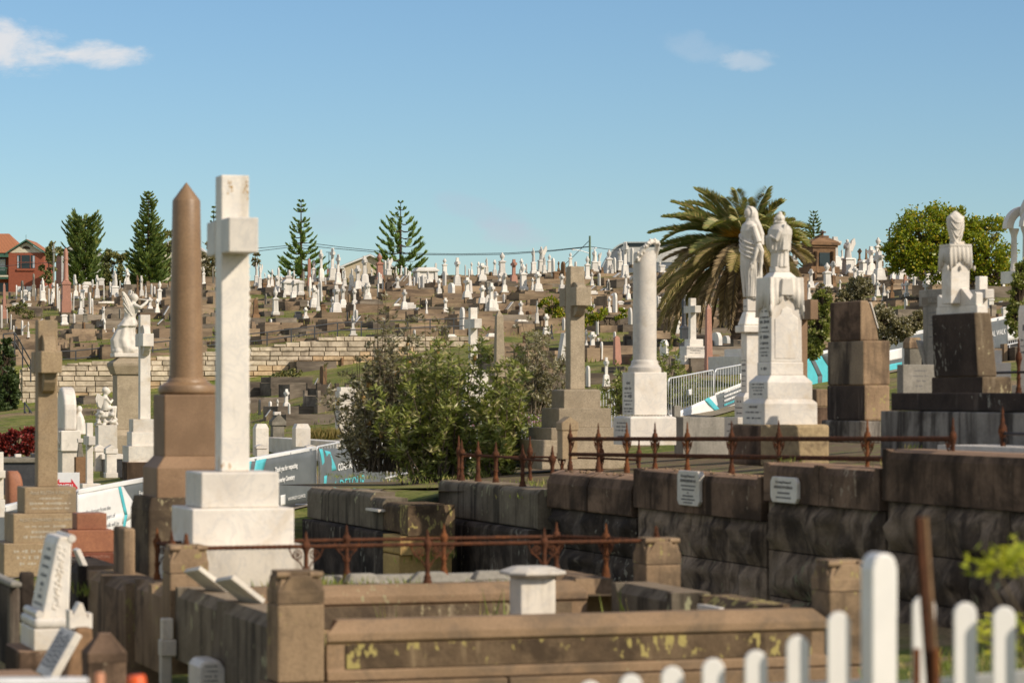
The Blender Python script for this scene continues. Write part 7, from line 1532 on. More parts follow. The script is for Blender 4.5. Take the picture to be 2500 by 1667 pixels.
# ------------------------------------------------------------------ palm
def palm():
    d = 104; k = d / FOC; base = P(1815, 862, d); root = empty('date_palm', base, 0, 'large date palm with green upper fronds and a skirt of dry hanging fronds', 'palm'); r_ = random.Random(12); H = (862 - 592) * k
    m = MB(); rings = []
    for i in range(30):
        f = i / 29; rr = (.50 - .10 * f) * (1.07 if i % 2 else .93) * (1 if f < .8 else 1 + (f - .8) * 2.5); rings.append([(rr * math.cos(q), rr * math.sin(q), -.6 + (H + .6) * f) for q in [2 * math.pi * j / 16 + i * .2 for j in range(16)]])
    m.loft(rings, False); m.build('trunk', M['palmbark'], root)
    top = Vector(((1826 - 1815) * k, 0, H))
    def frond(az, el, Ln, droop, mat, wide=1.0, nl=58):
        if math.cos(az) > 0: Ln *= 1 - .36 * math.cos(az)
        dv = Vector((math.cos(az), math.sin(az), 0)); pts = []; p = top + dv * .25 + Vector((0, 0, r_.uniform(-.25, .25))); e = el; n = 14; st = Ln / n
        for i in range(n + 1):
            pts.append(p.copy()); p = p + (dv * math.cos(e) + Vector((0, 0, math.sin(e)))) * st; e -= droop / n * (.5 + 1.2 * i / n)
            if e < -1.45: e = -1.45
        m = MB(); m.tube(pts, [.035 - .031 * i / n for i in range(n + 1)], 5); fr = m.build('frond', M['rachis' if mat != 'frond_dry' else 'bark_grey'], root)
        L = []
        for j in range(nl):
            t = .12 + .88 * j / (nl - 1); i = min(n - 1, int(t * n)); q = pts[i].lerp(pts[i + 1], t * n - i); tg = (pts[min(i + 1, n)] - pts[i]).normalized(); sd = tg.cross(Vector((0, 0, 1)))
            if sd.length < .1: sd = Vector((-dv.y, dv.x, 0))
            sd.normalize(); nu = sd.cross(tg).normalized(); ll = .54 * wide * math.sin(math.pi * (.12 + .80 * t)) ** .6 * (1 if mat != 'frond_dry' else .8)
            for s_ in (-1, 1):
                for z_ in (.42, .12):
                    dd = (tg * .75 + sd * s_ * .8 + nu * (z_ + r_.uniform(-.12, .12)) - Vector((0, 0, .25 if mat != 'frond' else .05))).normalized(); L.append((q, dd * ll * r_.uniform(.85, 1.1), dd.cross(sd).normalized() * .026))
        leaf_mesh('leaflets', L, M[mat], fr)
    for i in range(24): frond(r_.uniform(0, 6.28), R(r_.uniform(38, 72)), r_.uniform(2.0, 2.6), R(r_.uniform(15, 55)), 'frond')
    for i in range(24): frond(i * .2618 + r_.uniform(-.15, .15), R(r_.uniform(8, 38)), r_.uniform(2.6, 3.3), R(r_.uniform(30, 70)), 'frond')
    for i in range(24): frond(i * .2618 + r_.uniform(-.15, .15), R(r_.uniform(-22, 10)), r_.uniform(2.8, 3.5), R(r_.uniform(30, 70)), 'frond_mid' if i % 2 else 'frond_dry')
    for i in range(26): frond(r_.uniform(0, 6.28), R(r_.uniform(-68, -22)), r_.uniform(2.8, 3.8), R(r_.uniform(30, 80)), 'frond_dry', nl=50)
    for az, el, Ln in ((R(182), R(14), 3.3), (R(176), R(-1), 3.4), (R(190), R(28), 3.0), (R(5), R(38), 2.4), (R(-8), R(12), 2.4), (R(170), R(42), 2.9)): frond(az, el, Ln, R(28), 'frond', 1.0)
    for i in range(16): frond(R(r_.uniform(150, 235)), R(r_.uniform(-45, -8)), r_.uniform(3.6, 4.5), R(r_.uniform(35, 70)), r_.choice(['frond_mid', 'frond_dry', 'frond_dry']))
    L = []
    for i in range(40):
        az = r_.uniform(-2.7, -.9); c_ = top + Vector((math.cos(az) * .4, math.sin(az) * .4, .05))
        for j in range(14): dv = (Vector((math.cos(az), math.sin(az), .5)) + rvec(r_) * .5).normalized(); L.append((c_ + Vector((0, -.3, .1)), dv * r_.uniform(.4, 1.0), dv.cross(rvec(r_)).normalized() * .016))
    leaf_mesh('flower_stalks', L, M['flower_o'], root)
palm()
# ------------------------------------------------------------------ grass
def grass():
    r_ = random.Random(31); L = []
    def blades(fn, n, h, w): 
        for i in range(n):
            p = fn(); dv = (Vector((r_.uniform(-.5, .5), r_.uniform(-.5, .5), 1))).normalized(); L.append((p, dv * h * r_.uniform(.5, 1.2), dv.cross(rvec(r_)).normalized() * w))
    def clump(pt, n, rad, h, w=.006):
        blades(lambda: Vector(pt) + Vector((r_.gauss(0, rad), r_.gauss(0, rad), 0)), n, h, w)
    for u, v, n in ((.28,.22,26),(.42,.25,14),(.55,.22,8),(.92,.25,10),(1.1,.22,14),(1.9,.3,9),(2.0,.25,8),(1.35,2.6,6),(1.5,.3,10),(2.25,2.9,10),(2.45,3.0,10),(3.2,2.6,10),(3.3,1.0,8)): clump(loc(u, v, -1.80), n, .06, .34, .007)
    for i in range(38): clump(loc(r_.uniform(.35, 2.0), PD + r_.uniform(.35, 1.2), -1.57), 16, .08, .13)
    for i in range(14): clump(loc(r_.uniform(2.0, 3.3), PD + r_.uniform(.5, 1.2), -1.57), 8, .08, .10)
    for i in range(36): p = P(r_.uniform(178, 275), 1400, r_.uniform(24.2, 26)); p.z = -1.72; clump(p, 14, .08, .14)
    for i in range(50): p = P(r_.uniform(2185, 2520), 1640, r_.uniform(17.2, 20)); p.z = -1.84; clump(p, 12, .12, .09)
    for i in range(60): s_ = r_.uniform(12.6, 24); p = wall_pt(s_, r_.uniform(-.2, 1.6), -1.34); clump(p, 12, .12, .08)
    for i in range(26): s_ = r_.uniform(12.2, 16); p = wall_pt(s_, r_.uniform(.3, 1.2), -1.25); clump(p, 12, .1, .12)
    for px, py, d in ((1005,1375,37.8),(1060,1370,37.6),(1030,1372,37.7),(1085,1366,37.5)): clump(P(px, py, d), 26, .10, .16)
    for s_ in (5.0, 5.2, 2.9, 2.4): clump(wall_pt(s_, .1, -.70 if s_ > 2.7 else -.52), 10, .05, .08)
    for i in range(300):
        px = r_.uniform(180, 1000); py = r_.uniform(985, 1060) if px < 700 else r_.uniform(925, 1060); d = hit(px, py, 76); p = P(px, py, d); clump(p, 10, .25, .13, .012)
    for i in range(700):
        px = r_.uniform(-20, 2480); Yy = r_.uniform(121, 182) if px < 1300 else r_.uniform(84, 182); p = Vector(((px - CX) / FOC * Yy, Yy, gz(px, Yy))); clump(p, 9, .35, .22, .02)
    root = leaf_mesh('grass', L, M['grass'], None); root['kind'] = 'stuff'
    L2 = []; L = L2
    def blades2(p, n, rad, h):
        for i in range(n): dv = Vector((r_.uniform(-.4, .4), r_.uniform(-.4, .4), 1)).normalized(); L2.append((p + Vector((r_.gauss(0, rad), r_.gauss(0, rad), 0)), dv * h * r_.uniform(.5, 1.2), dv.cross(rvec(r_)).normalized() * .01))
    for i in range(60): blades2(P(r_.uniform(755, 825), r_.uniform(1066, 1076), 69), 22, .08, .26)
    for i in range(160):
        px = r_.uniform(-20, 2480); Yy = r_.uniform(121, 182) if px < 1300 else r_.uniform(84, 182); blades2(Vector(((px - CX) / FOC * Yy, Yy, gz(px, Yy))), 10, .3, .26)
    o = leaf_mesh('dry_grass', L2, M['drygrass'], None); o['kind'] = 'stuff'
grass()
# ------------------------------------------------------------------ houses, poles, mausoleum
M['brick'] = None
def brickmat():
    m, nt, b = newmat('red_brick'); tc = nd(nt, 'ShaderNodeTexCoord'); mp = nd(nt, 'ShaderNodeMapping', {0: tc.outputs['Object'], 'Rotation': (R(90), 0, 0)})
    br = nd(nt, 'ShaderNodeTexBrick', {'Vector': mp.outputs[0], 'Color1': (.36, .095, .045, 1), 'Color2': (.29, .075, .038, 1), 'Mortar': (.27, .10, .06, 1), 'Scale': 1.0, 'Mortar Size': .008, 'Brick Width': .19, 'Row Height': .065})
    nt.links.new(br.outputs[0], b.inputs[0]); b.inputs['Roughness'].default_value = .9; return m
M['brick'] = brickmat()
def tilemat(name, a, b_):
    m, nt, b = newmat(name); tc = nd(nt, 'ShaderNodeTexCoord'); w = nd(nt, 'ShaderNodeTexWave', {'Vector': tc.outputs['Object'], 'Scale': 2.2, 'Distortion': .3}, bands_direction='X'); w2 = nd(nt, 'ShaderNodeTexWave', {'Vector': tc.outputs['Object'], 'Scale': 2.6}, bands_direction='Z')
    f = mth(nt, 'MULTIPLY', w.outputs[1], w2.outputs[1]); nt.links.new(mixc(nt, f, a, b_), b.inputs[0]); b.inputs['Roughness'].default_value = .8
    bp = nd(nt, 'ShaderNodeBump', {'Strength': .6, 'Distance': .05, 'Height': f}); nt.links.new(bp.outputs[0], b.inputs['Normal']); return m
M['tile_o'] = tilemat('orange_roof_tile', (.33, .125, .055), (.56, .235, .11)); M['tile_b'] = tilemat('brown_roof_tile', (.13, .065, .045), (.24, .12, .085))
M['cream'] = plain('cream_render', (.56, .46, .33), .8); M['creamgable'] = plain('pale_cream_boards', (.66, .60, .46), .7); M['green_trim'] = plain('green_trim', (.05, .13, .085), .5); M['glass'] = plain('dark_window_glass', (.02, .028, .03), .08, 0, .6); M['palewall'] = plain('pale_weatherboard', (.55, .54, .51), .7); M['pinkwall'] = plain('dusty_pink_wall', (.36, .19, .145), .9); M['roofgrey'] = plain('pale_metal_roof', (.58, .57, .55), .5); M['modern'] = plain('grey_metal_cladding', (.17, .19, .22), .4, .3); M['modernroof'] = plain('silver_roof_edge', (.42, .46, .46), .5); M['curtain'] = plain('pale_curtain', (.45, .47, .5), .8)
class Bld(Mon):
    def __init__(s, *a, **kw):
        super().__init__(*a, **kw); s.root.rotation_euler = (0, 0, 0)
    def x(s, px): return (px - s.c) * s.k
    def bx(s, name, mat, xl, xr, y0, y1, yf, yb, parent=None, bevel=0):
        m = MB(); m.box(s.x(xl), s.x(xr), yf, yb, s.z(y1), s.z(y0)); return m.build(name, M[mat], parent or s.root, bevel=bevel)
    def pr(s, name, mat, pts, yf, yb, parent=None):
        m = MB(); m.prism([(s.x(px), s.z(py)) for px, py in pts], yf, yb, 'y'); return m.build(name, M[mat], parent or s.root)
b = Bld('brick_house', 60, 735, 290, 'two-storey red brick house with a green trimmed gable at the left edge', 'house')
b.bx('wall', 'brick', 21, 107, 617, 740, 0, 6); b.bx('wall', 'brick', -60, 21, 617, 740, 1.0, 6)
b.pr('gable', 'creamgable', [(21,617),(107,617),(65,591)], .05, .3); b.pr('vent', 'bark', [(54,608)] + [(64 - 9.5 * math.cos(q), 608 - 7 * math.sin(q)) for q in [math.pi * i / 10 for i in range(11)]] + [(73.5,608)], -.02, .1)
b.pr('gable_sill', 'creamgable', [(31,617),(69,617),(60,607),(48,607)], -.02, .06)
rf = b.pr('roof', 'tile_o', [(16,620),(65,587),(114,620),(114,617),(65,584),(16,617)], -.3, 6)
b.pr('bargeboard', 'green_trim', [(15,621),(65,588.5),(115,621),(115,617.5),(65,584.5),(15,617.5)], -.42, -.3, rf); b.bx('finial', 'green_trim', 64.6, 65.4, 574, 586, -.4, -.35, rf)
m = MB(); p = [(b.x(-60), .2, b.z(617)), (b.x(55), .2, b.z(617)), (b.x(55), 6.5, b.z(617)), (b.x(-60), 6.5, b.z(617)), (b.x(-30), 3.4, b.z(566)), (b.x(8), 3.4, b.z(566))]; m.add(p, [(0,1,5,4), (1,2,5), (2,3,4,5), (3,0,4), (3,2,1,0)]); m.build('main_roof', M['tile_o'], b.root)
w = b.bx('window', 'glass', 42, 85, 623, 655, -.02, .15); b.bx('sill', 'brick', 41, 85.5, 656, 661, -.12, .1, w); b.bx('curtain', 'curtain', 42.4, 45.5, 625, 654, -.035, 0, w); b.bx('curtain', 'curtain', 80, 84.6, 625, 654, -.035, 0, w)
for x in (51.5, 74): b.bx('frame', 'brick', x - .7, x + .7, 623, 655, -.05, .02, w)
b.bx('frame', 'brick', 42, 85, 640, 641.2, -.05, .02, w)
g = b.bx('garage_door', 'white', 43, 77, 699, 735, -.03, .1); b.bx('panel_joint', 'brick', 61.5, 63.5, 699, 722, -.05, 0, g)
w = b.bx('balcony_door', 'glass', -20, 10, 630, 670, .9, 1.1); b.bx('curtain', 'white', -4, 9, 633, 660, .87, .9, w)
bl = b.bx('balcony', 'creamgable', -40, 20, 672, 676, -.1, 1); b.bx('balcony_rail', 'green_trim', -40, 18, 653, 655.5, -.1, 0, bl)
for i in range(12): b.bx('baluster', 'green_trim', -8 + i * 2.2, -7.3 + i * 2.2, 655, 672, -.08, -.02, bl)
b.bx('awning', 'green_trim', -40, 21, 620, 628, -.3, 1); b.bx('beam', 'green_trim', -40, 20, 677, 681, -.05, .2); b.bx('garage_opening', 'glass', -30, 16, 690, 735, .95, 1.2)
b = Bld('pink_house', 180, 735, 283, 'dusty pink walled house with pale weatherboard front behind the bushy flat-topped pine', 'house')
m = MB(); m.add([(b.x(117), 5, b.z(735)), (b.x(150), 0, b.z(735)), (b.x(150), 0, b.z(614)), (b.x(117), 5, b.z(622))], [(0,1,2,3)]); m.add([(b.x(117) + .02, 5.05, b.z(735)), (b.x(250), 5.05, b.z(735)), (b.x(250), 5.05, b.z(622)), (b.x(117) + .02, 5.05, b.z(622))], [(0,1,2,3)]); m.build('side_wall', M['pinkwall'], b.root)
b.pr('front_wall', 'palewall', [(150,735),(250,735),(250,622),(200,590),(160,610),(150,614)], 0, .2); m = MB(); m.add([(b.x(147), -.2, b.z(613)), (b.x(200), -.2, b.z(587)), (b.x(165), 5, b.z(600)), (b.x(115), 5, b.z(623))], [(0,1,2,3)]); m.add([(b.x(200), -.2, b.z(587)), (b.x(254), -.2, b.z(622)), (b.x(230), 5, b.z(630)), (b.x(165), 5, b.z(600))], [(0,1,2,3)]); m.build('roof', M['roofgrey'], b.root)
b.bx('window', 'glass', 128, 134, 630, 665, 2.6, 3.0) if False else None
b.bx('verandah_roof', 'roofgrey', 226, 296, 622, 627, -.6, 0)
b = Bld('white_house', 440, 735, 272, 'pale house with a pitched metal roof behind the brown polished column', 'house')
b.pr('front_wall', 'creamgable', [(392,740),(496,740),(496,615),(440,575),(392,610)], 0, 5); b.pr('roof', 'roofgrey', [(384,612),(440,570),(500,613),(500,617),(440,575),(384,616)], -.4, 5.2); w = b.bx('window', 'glass', 404, 418, 640, 672, -.06, .1); b.bx('sill', 'white', 403, 419, 672, 674, -.12, 0, w)
b = Bld('cream_house', 890, 735, 236, 'cream gabled house with a brown tiled roof and white fascia, between the two open pines', 'house')
b.pr('front_wall', 'cream', [(834,740),(960,740),(960,652),(904,622),(834,650)], 0, 6); b.pr('fascia', 'white', [(831,654),(904,624.5),(966,657),(966,653),(904,620.5),(831,650)], -.3, -.12); b.bx('downpipe', 'white', 836, 838.5, 654, 740, -.08, 0); b.bx('gutter', 'white', 830, 841, 652, 656, -.25, 0)
m = MB(); k_ = b.k; m.add([(b.x(830), -.25, b.z(650)), (b.x(904), -.25, b.z(620)), (b.x(898), 7, b.z(616)), (b.x(806), 7, b.z(648))], [(0,1,2,3)]); m.add([(b.x(904), -.25, b.z(620)), (b.x(968), -.25, b.z(653)), (b.x(962), 7, b.z(648)), (b.x(898), 7, b.z(616))], [(0,1,2,3)]); m.build('roof', M['tile_b'], b.root)
b.bx('brick_wing', 'pinkwall', 792, 834, 652, 740, 3, 6)
b = Bld('modern_building', 1545, 720, 250, 'grey modern building with a curved metal roof behind the broken column', 'building')
pts = [(1466,720),(1466,660),(1474,640),(1485,620),(1498,606),(1512,596),(1528,591),(1700,591),(1700,720)]; b.pr('body', 'modern', pts, 0, 8); b.pr('roof_edge', 'modernroof', [(1466,660),(1474,640),(1485,620),(1498,606),(1512,596),(1528,590.5),(1700,590.5),(1700,593),(1530,593.5),(1514,598.5),(1500,609),(1487,623),(1476,643),(1468,661)], -.3, 0); b.bx('window_band', 'glass', 1530, 1700, 594, 602, -.1, .1); b.bx('wall_panel', 'palewall', 1532, 1700, 603, 640, -.05, .1)
# poles and cables
def pole(px, yt, yb, d, w, mat, label):
    o = Mon('utility_pole', px, yb, d, label, 'pole'); m = MB(); m.tube([(0, 0, -1), (0, 0, o.z(yt))], [w * o.k / 2 * 1.1, w * o.k / 2], 10); m.build('shaft', M[mat], o.root); return o
o = pole(131, 594, 745, 232, 4.4, 'wood_pole', 'weathered grey timber pole in front of the dusty pink house'); o.blk('cap', 'wood_pole', 612, 616, 127, 136)
o = pole(1440, 576, 700, 196, 5.2, 'green_pole', 'green treated timber power pole on the skyline'); m = MB(); m.tube([(0, 0, o.z(619)), (-20 * o.k, 0, o.z(613)), (-43 * o.k, 0, o.z(610))], .03, 6); m.tube([(0, 0, o.z(607)), (15 * o.k, 0, o.z(606))], .03, 6); m.build('bracket_arm', M['galv'], o.root); m = MB(); m.box(-46 * o.k, -39 * o.k, -.06, .06, o.z(612), o.z(609)); m.box(12 * o.k, 18 * o.k, -.06, .06, o.z(607), o.z(604)); m.build('lamp_head', M['galv'], o.root)
m = MB(); m.tube([P(803, 616, 200), P(803, 660, 200)], .025, 5); m.tube([P(796, 616, 200), P(810, 616, 200)], .02, 5); tag(m.build('tv_aerial', M['wire']), 'thin grey aerial mast left of the cream gabled house', 'aerial')
m = MB(); m.tube([P(555, 424, 60), P(555, 434, 60)], .006, 4); m.tube([P(550, 427, 60), P(560, 429, 60)], .005, 4)
def cable(pts, label, r=.022):
    m = MB(); m.tube([P(*p) for p in pts], r, 5); tag(m.build('power_cable', M['wire']), label, 'cable')
cable([(1437,602,196),(1350,611,198),(1240,618,200),(1120,620,202),(1011,618.5,204),(907,611,206),(830,603,208),(767,595,210),(735,592,212)], 'upper of the two power cables sagging from the green pole across the wide pine')
cable([(1437,603,196),(1350,613,198),(1240,621,200),(1120,623,202),(1011,621.5,204),(907,615,206),(830,608,208),(767,602,210),(735,599,212)], 'lower of the two power cables sagging from the green pole across the wide pine')
cable([(735,595,212),(690,601,214),(630,606,216),(560,614,218)], 'upper power cable running left from the slim pine'); cable([(735,599,212),(690,606,214),(630,613,216),(560,622,218)], 'lower power cable running left from the slim pine')
cable([(1440,586,196),(1420,606,197),(1398,628,198),(1380,645,199)], 'stay wire slanting down left from the green pole'); cable([(1442,602,196),(1480,608,197),(1530,613,198)], 'cable running right from the green pole to the modern building')
cable([(0,650,225),(60,646,227),(131,640,231),(150,641,235)], 'pale cable crossing the red brick house', .02); cable([(252,645,225),(345,646,226)], 'pale cable between the two dense pines', .02)
cable([(135,608,231),(200,612,228),(260,613,226),(330,614,224)], 'thin cable from the timber pole across the bushy pine', .016)
# mausoleum
a = Mon('mausoleum', 2008, 665, 168, 'brown stone mausoleum with a pyramid roof and cross on the skyline', 'mausoleum')
a.blk('body', 'brownst', 606, 668, 1960, 2040); cx, cy, w, t, z0, z1 = a.last
m = MB(); m.box(cx - w * .22, cx + w * .22, cy - t / 2 - .05, cy - t / 2 + .06, z0, z0 + (z1 - z0) * .80); m.build('doorway', M['glass'], a.root)
for q in (-.36, .36): m = MB(); m.lathe([(.13, z0), (.13, z0 + .12), (.09, z0 + .15), (.085, z1 - .35), (.13, z1 - .28), (.13, z1 - .22)], 10, cx + q * w, cy - t / 2 - .12); m.build('pillar', M['brownst'], a.root)
a.blk('step', 'brownst', 652, 668, 1950, 2050); a.blk('entablature', 'brownst', 600, 606, 1956, 2045); a.blk('cornice', 'brownst', 594, 600, 1950, 2052); a.blk('roof', 'brownst', 579, 594, 1954, 2048, top=(1994, 2020), slope=592)
a.blk('roof_step', 'brownst', 576, 580, 1990, 2024); a.cross('brownst', 563, 577, 2005, 2011, 566, 569.5, 14)
# ------------------------------------------------------------------ crowd barriers with printed mesh banners along the path
def barrier(p0, p1, label, banner=None, h=1.08, sag=0.0, group='crowd barriers along the path', name='crowd_barrier', tilt=0.0):
    """p0, p1: world top corners; local x along the barrier, -y towards the camera"""
    p0 = Vector(p0); p1 = Vector(p1); d_ = p1 - p0; L = math.hypot(d_.x, d_.y); sl_ = d_.z / L; ang = math.atan2(d_.y, d_.x)
    root = empty(name, (p0.x, p0.y, p0.z - h), ang, label, 'barrier', group); sh = Matrix(((1,0,0,0),(0,1,0,0),(sl_,0,1,0),(0,0,0,1)))
    def T(x, z, y=0): return Vector((x, y, z + sl_ * x))
    m = MB(); r = .09; pts = []
    for cx_, cz_, a0 in ((L - r, h - r, 0), (r, h - r, 90), (r, .18 + r, 180), (L - r, .18 + r, 270)):
        for i in range(5): q = R(a0 + 22.5 * i); pts.append(T(cx_ + r * math.cos(q), cz_ + r * math.sin(q)))
    pts.append(pts[0]); m.tube(pts, .021, 7); m.build('frame', M['galv'], root)
    m = MB(); n = max(5, int(L / .15))
    for i in range(1, n): m.tube([T(L * i / n, .18), T(L * i / n, h)], .011, 5)
    m.build('bars', M['galv'], root)
    for x in (.25, L - .25): m = MB(); m.tube([T(x, .18), T(x, .02)], .015, 6); m.tube([T(x, .02, -.28), T(x, .02, .28)], .015, 6); m.build('foot', M['galv'], root)
    return root, T, L
def sheet(root, T, pts, mat, name, y, th=.003, wave=0.0, n=10, bul=.0):
    """a hanging cloth polygon given as quad corners (x,z) tl, tr, br, bl"""
    (x0, z0), (x1, z1), (x2, z2), (x3, z3) = pts; m = MB(); v = []
    for j in range(7):
        for i in range(n + 1):
            f = i / n; g = j / 6; a = (x0 + (x1 - x0) * f, z0 + (z1 - z0) * f); b_ = (x3 + (x2 - x3) * f, z3 + (z2 - z3) * f); xx = a[0] + (b_[0] - a[0]) * g; zz = a[1] + (b_[1] - a[1]) * g
            v.append(T(xx, zz, y - wave * math.sin(xx * 7 + g * 2) - bul * math.sin(math.pi * g)))
    m.add(v, [(j * (n + 1) + i, j * (n + 1) + i + 1, (j + 1) * (n + 1) + i + 1, (j + 1) * (n + 1) + i) for j in range(6) for i in range(n)], True); o = m.build(name, M[mat], root)
    s_ = o.modifiers.new('s', 'SOLIDIFY'); s_.thickness = th; return o
def lbl(root, T, L, body, x, z, size, mat, align='LEFT', y=-.065, bold=0, sx=1.0):
    o = text(body, size, root, T(x, z, y), ROTF, M[mat], align, ext=.001, bold=bold, sx=sx); sl_ = T(1, 0).z - T(0, 0).z; o.rotation_euler = (R(90), -math.atan(sl_) if False else 0, 0)
    for v in o.data.vertices: v.co.y += v.co.x * sl_
    return o
def chevron(root, T, x, w, z1, z0, kx, mat='teal', y=-.052, lean=.25):
    zm = (z1 + z0) * .5; sheet(root, T, [(x, z1), (x + w, z1), (x + w + lean, zm), (x + lean, zm)], mat, 'teal_band', y, n=3); sheet(root, T, [(x + lean, zm), (x + lean + w, zm), (x + w + lean * kx, z0), (x + lean * kx, z0)], mat, 'teal_band', y, n=3)
r_, T, L = barrier(P(-70,1254,39.5), P(48,1226,41.5), 'crowd barrier with a grey banner at the far left edge of the picture')
sheet(r_, T, [(0,1.07),(L,1.07),(L,.12),(0,.12)], 'meshcloth', 'banner', -.045, wave=.006); lbl(r_, T, L, 'ALKS', L * .98, .75, .22, 'white', 'RIGHT'); sheet(r_, T, [(0,.52),(L,.52),(L,.46),(0,.46)], 'teal', 'teal_band', -.052, n=3); sheet(r_, T, [(0,1.09),(L,1.09),(L,1.0),(0,1.0)], 'white', 'hem', -.05, n=3)
r_, T, L = barrier(P(50,1226,41.5), P(182,1199,44), 'crowd barrier mostly hidden behind the fawn granite cross')
sheet(r_, T, [(0,1.07),(L,1.07),(L,.12),(0,.12)], 'meshcloth', 'banner', -.045, wave=.006)
r_, T, L = barrier(P(184,1198,44), P(358,1166,46.2), 'crowd barrier with a white paragraph-printed banner left of the brown column')
sheet(r_, T, [(0,1.08),(L*.60,1.08),(L*.86,.55),(0,.12)], 'white', 'banner', -.045, wave=.005); sheet(r_, T, [(L*.0,.6),(L*.84,.6),(L*.70,.05),(0,.05)], 'white', 'banner', -.046, wave=.005); sheet(r_, T, [(L*.52,1.08),(L*1.0,1.08),(L*1.0,.1),(L*.66,.1)], 'meshcloth', 'banner_print', -.040, wave=.005)
chevron(r_, T, L * .54, .09, 1.08, .05, .25, lean=.24); sheet(r_, T, [(0,1.10),(L,1.10),(L,1.03),(0,1.03)], 'white', 'hem', -.054, n=3)
for i, ln in enumerate(('due to the damage from the', 'storms of early June 2016, part of', 'the coastal walk will be', 'closed. We aim', 'to repair and')): lbl(r_, T, L, ln, L * (.44 + .06 * min(i, 3) - (.06 * (i > 3))), .73 - i * .135, .095, 'greyprint', 'RIGHT', -.058)
lbl(r_, T, L, 'Every', L * .84, .86, .11, 'white', 'LEFT', -.058)
r_, T, L = barrier(P(360,1166,46.2), P(600,1121,51), 'crowd barrier hidden behind the tallest white cross base'); sheet(r_, T, [(0,1.07),(L,1.07),(L,.12),(0,.12)], 'meshcloth', 'banner', -.045, wave=.006)
r_, T, L = barrier(P(601,1121,51), P(768,1091,54), 'crowd barrier whose grey banner thanks visitors, right of the tallest white cross')
sheet(r_, T, [(0,1.07),(L,1.07),(L,.10),(0,.10)], 'meshcloth', 'banner', -.045, wave=.008); sheet(r_, T, [(0,1.09),(L,1.09),(L,1.03),(0,1.03)], 'white', 'hem', -.050, n=3)
sheet(r_, T, [(L*.10,1.04),(L*.25,1.04),(L*.14,.55),(L*.03,.55)], 'teal', 'teal_band', -.052, n=3); sheet(r_, T, [(0,1.04),(L*.04,1.04),(L*.0,.7),(-.02,.7)], 'teal', 'teal_band', -.052, n=3)
lbl(r_, T, L, 'Thank you for respecting', L * .36, .80, .125, 'white', bold=.004, sx=.82); lbl(r_, T, L, 'Waverley Cemetery', L * .38, .60, .125, 'white', bold=.004, sx=.82); lbl(r_, T, L, 'WAVERLEY COUNCIL', L * .55, .22, .085, 'white'); sheet(r_, T, [(L*.45,.32),(L*.52,.32),(L*.52,.13),(L*.45,.13)], 'white', 'council_badge', -.054, n=3)
r_, T, L = barrier(P(772,1091,54), P(932,1060,57.5), 'crowd barrier with sagging banner printed with teal bands, left of the green bush')
sheet(r_, T, [(0,1.06),(L,.80),(L,-.02),(0,.08)], 'meshcloth', 'banner', -.045, wave=.012, bul=.02)
sheet(r_, T, [(.0,1.05),(.16,1.03),(.42,.52),(.24,.52)], 'teal', 'teal_band', -.060, n=4, wave=.012); sheet(r_, T, [(.24,.52),(.42,.52),(.40,.03),(.22,.03)], 'teal', 'teal_band', -.060, n=4, wave=.012)
sheet(r_, T, [(.26,1.0),(.62,.95),(.90,.58),(.62,.58)], 'teal', 'teal_band', -.062, n=4, wave=.012); sheet(r_, T, [(.62,.58),(.90,.58),(.86,.03),(.52,.03)], 'teal', 'teal_band', -.062, n=4, wave=.012)
lbl(r_, T, L, 'COASTAL WALK', .93, .62, .19, 'white', y=-.085, bold=.004); lbl(r_, T, L, 'DETOUR', 1.02, .24, .36, 'teal', y=-.085)
for q in range(3):
    f0 = 935 + q * 110; f1 = f0 + 104; ln = [(600,1120),(925,1061),(1258,997)]
    r_, T, L = barrier(P(f0, lerpline(ln, f0), 57.7 + q * 1.6), P(f1, lerpline(ln, f1), 59.2 + q * 1.6), ['plain metal crowd barrier hidden in the large central bush', 'plain metal crowd barrier glimpsed through the right side of the central bush', 'plain metal crowd barrier behind the bright green upright bush'][q])
r_, T, L = barrier(P(1258,997,62.5), P(1402,968,65), 'metal crowd barrier in front of the pink flowers'); sheet(r_, T, [(L*.36,.78),(L*.45,.78),(L*.45,.66),(L*.36,.66)], 'white', 'number_plate', -.02, n=2)
r_, T, L = barrier(P(1404,968,65), P(1500,951,67), 'metal crowd barrier with a rounded corner left of the broken white column')
r_, T, L = barrier(P(1506,949,67), P(1626,927,69), 'metal crowd barrier mostly hidden by the broken white column pedestal')
r_, T, L = barrier(P(1632,924,69), P(1742,903,71.5), 'metal crowd barrier above the white banner, right of the broken white column'); sheet(r_, T, [(L*.40,.72),(L*.50,.72),(L*.50,.58),(L*.40,.58)], 'white', 'number_plate', -.02, n=2)
sheet(r_, T, [(0,.20),(L*1.0,.46),(L*1.12,-.16),(0,-.3)], 'white', 'banner', -.05, wave=.01); sheet(r_, T, [(L*.74,.40),(L*.84,.44),(L*1.10,.06),(L*.98,.06)], 'teal', 'teal_band', -.07, n=3); sheet(r_, T, [(L*.98,.06),(L*1.10,.06),(L*1.08,-.25),(L*.98,-.25)], 'teal', 'teal_band', -.07, n=3)
r_, T, L = barrier(P(1746,902,71.6), P(1858,881,74), 'metal crowd barrier above the grey lettered banner, left of the big draped pedestal'); sheet(r_, T, [(L*.52,.86),(L*.62,.86),(L*.62,.70),(L*.52,.70)], 'white', 'number_plate', -.02, n=2)
sheet(r_, T, [(-L*.05,.46),(L,.70),(L,-.05),(L*.02,-.30)], 'meshcloth', 'banner', -.05, wave=.01); sheet(r_, T, [(-L*.05,.50),(L,.74),(L,.68),(-L*.05,.44)], 'white', 'hem', -.06, n=4)
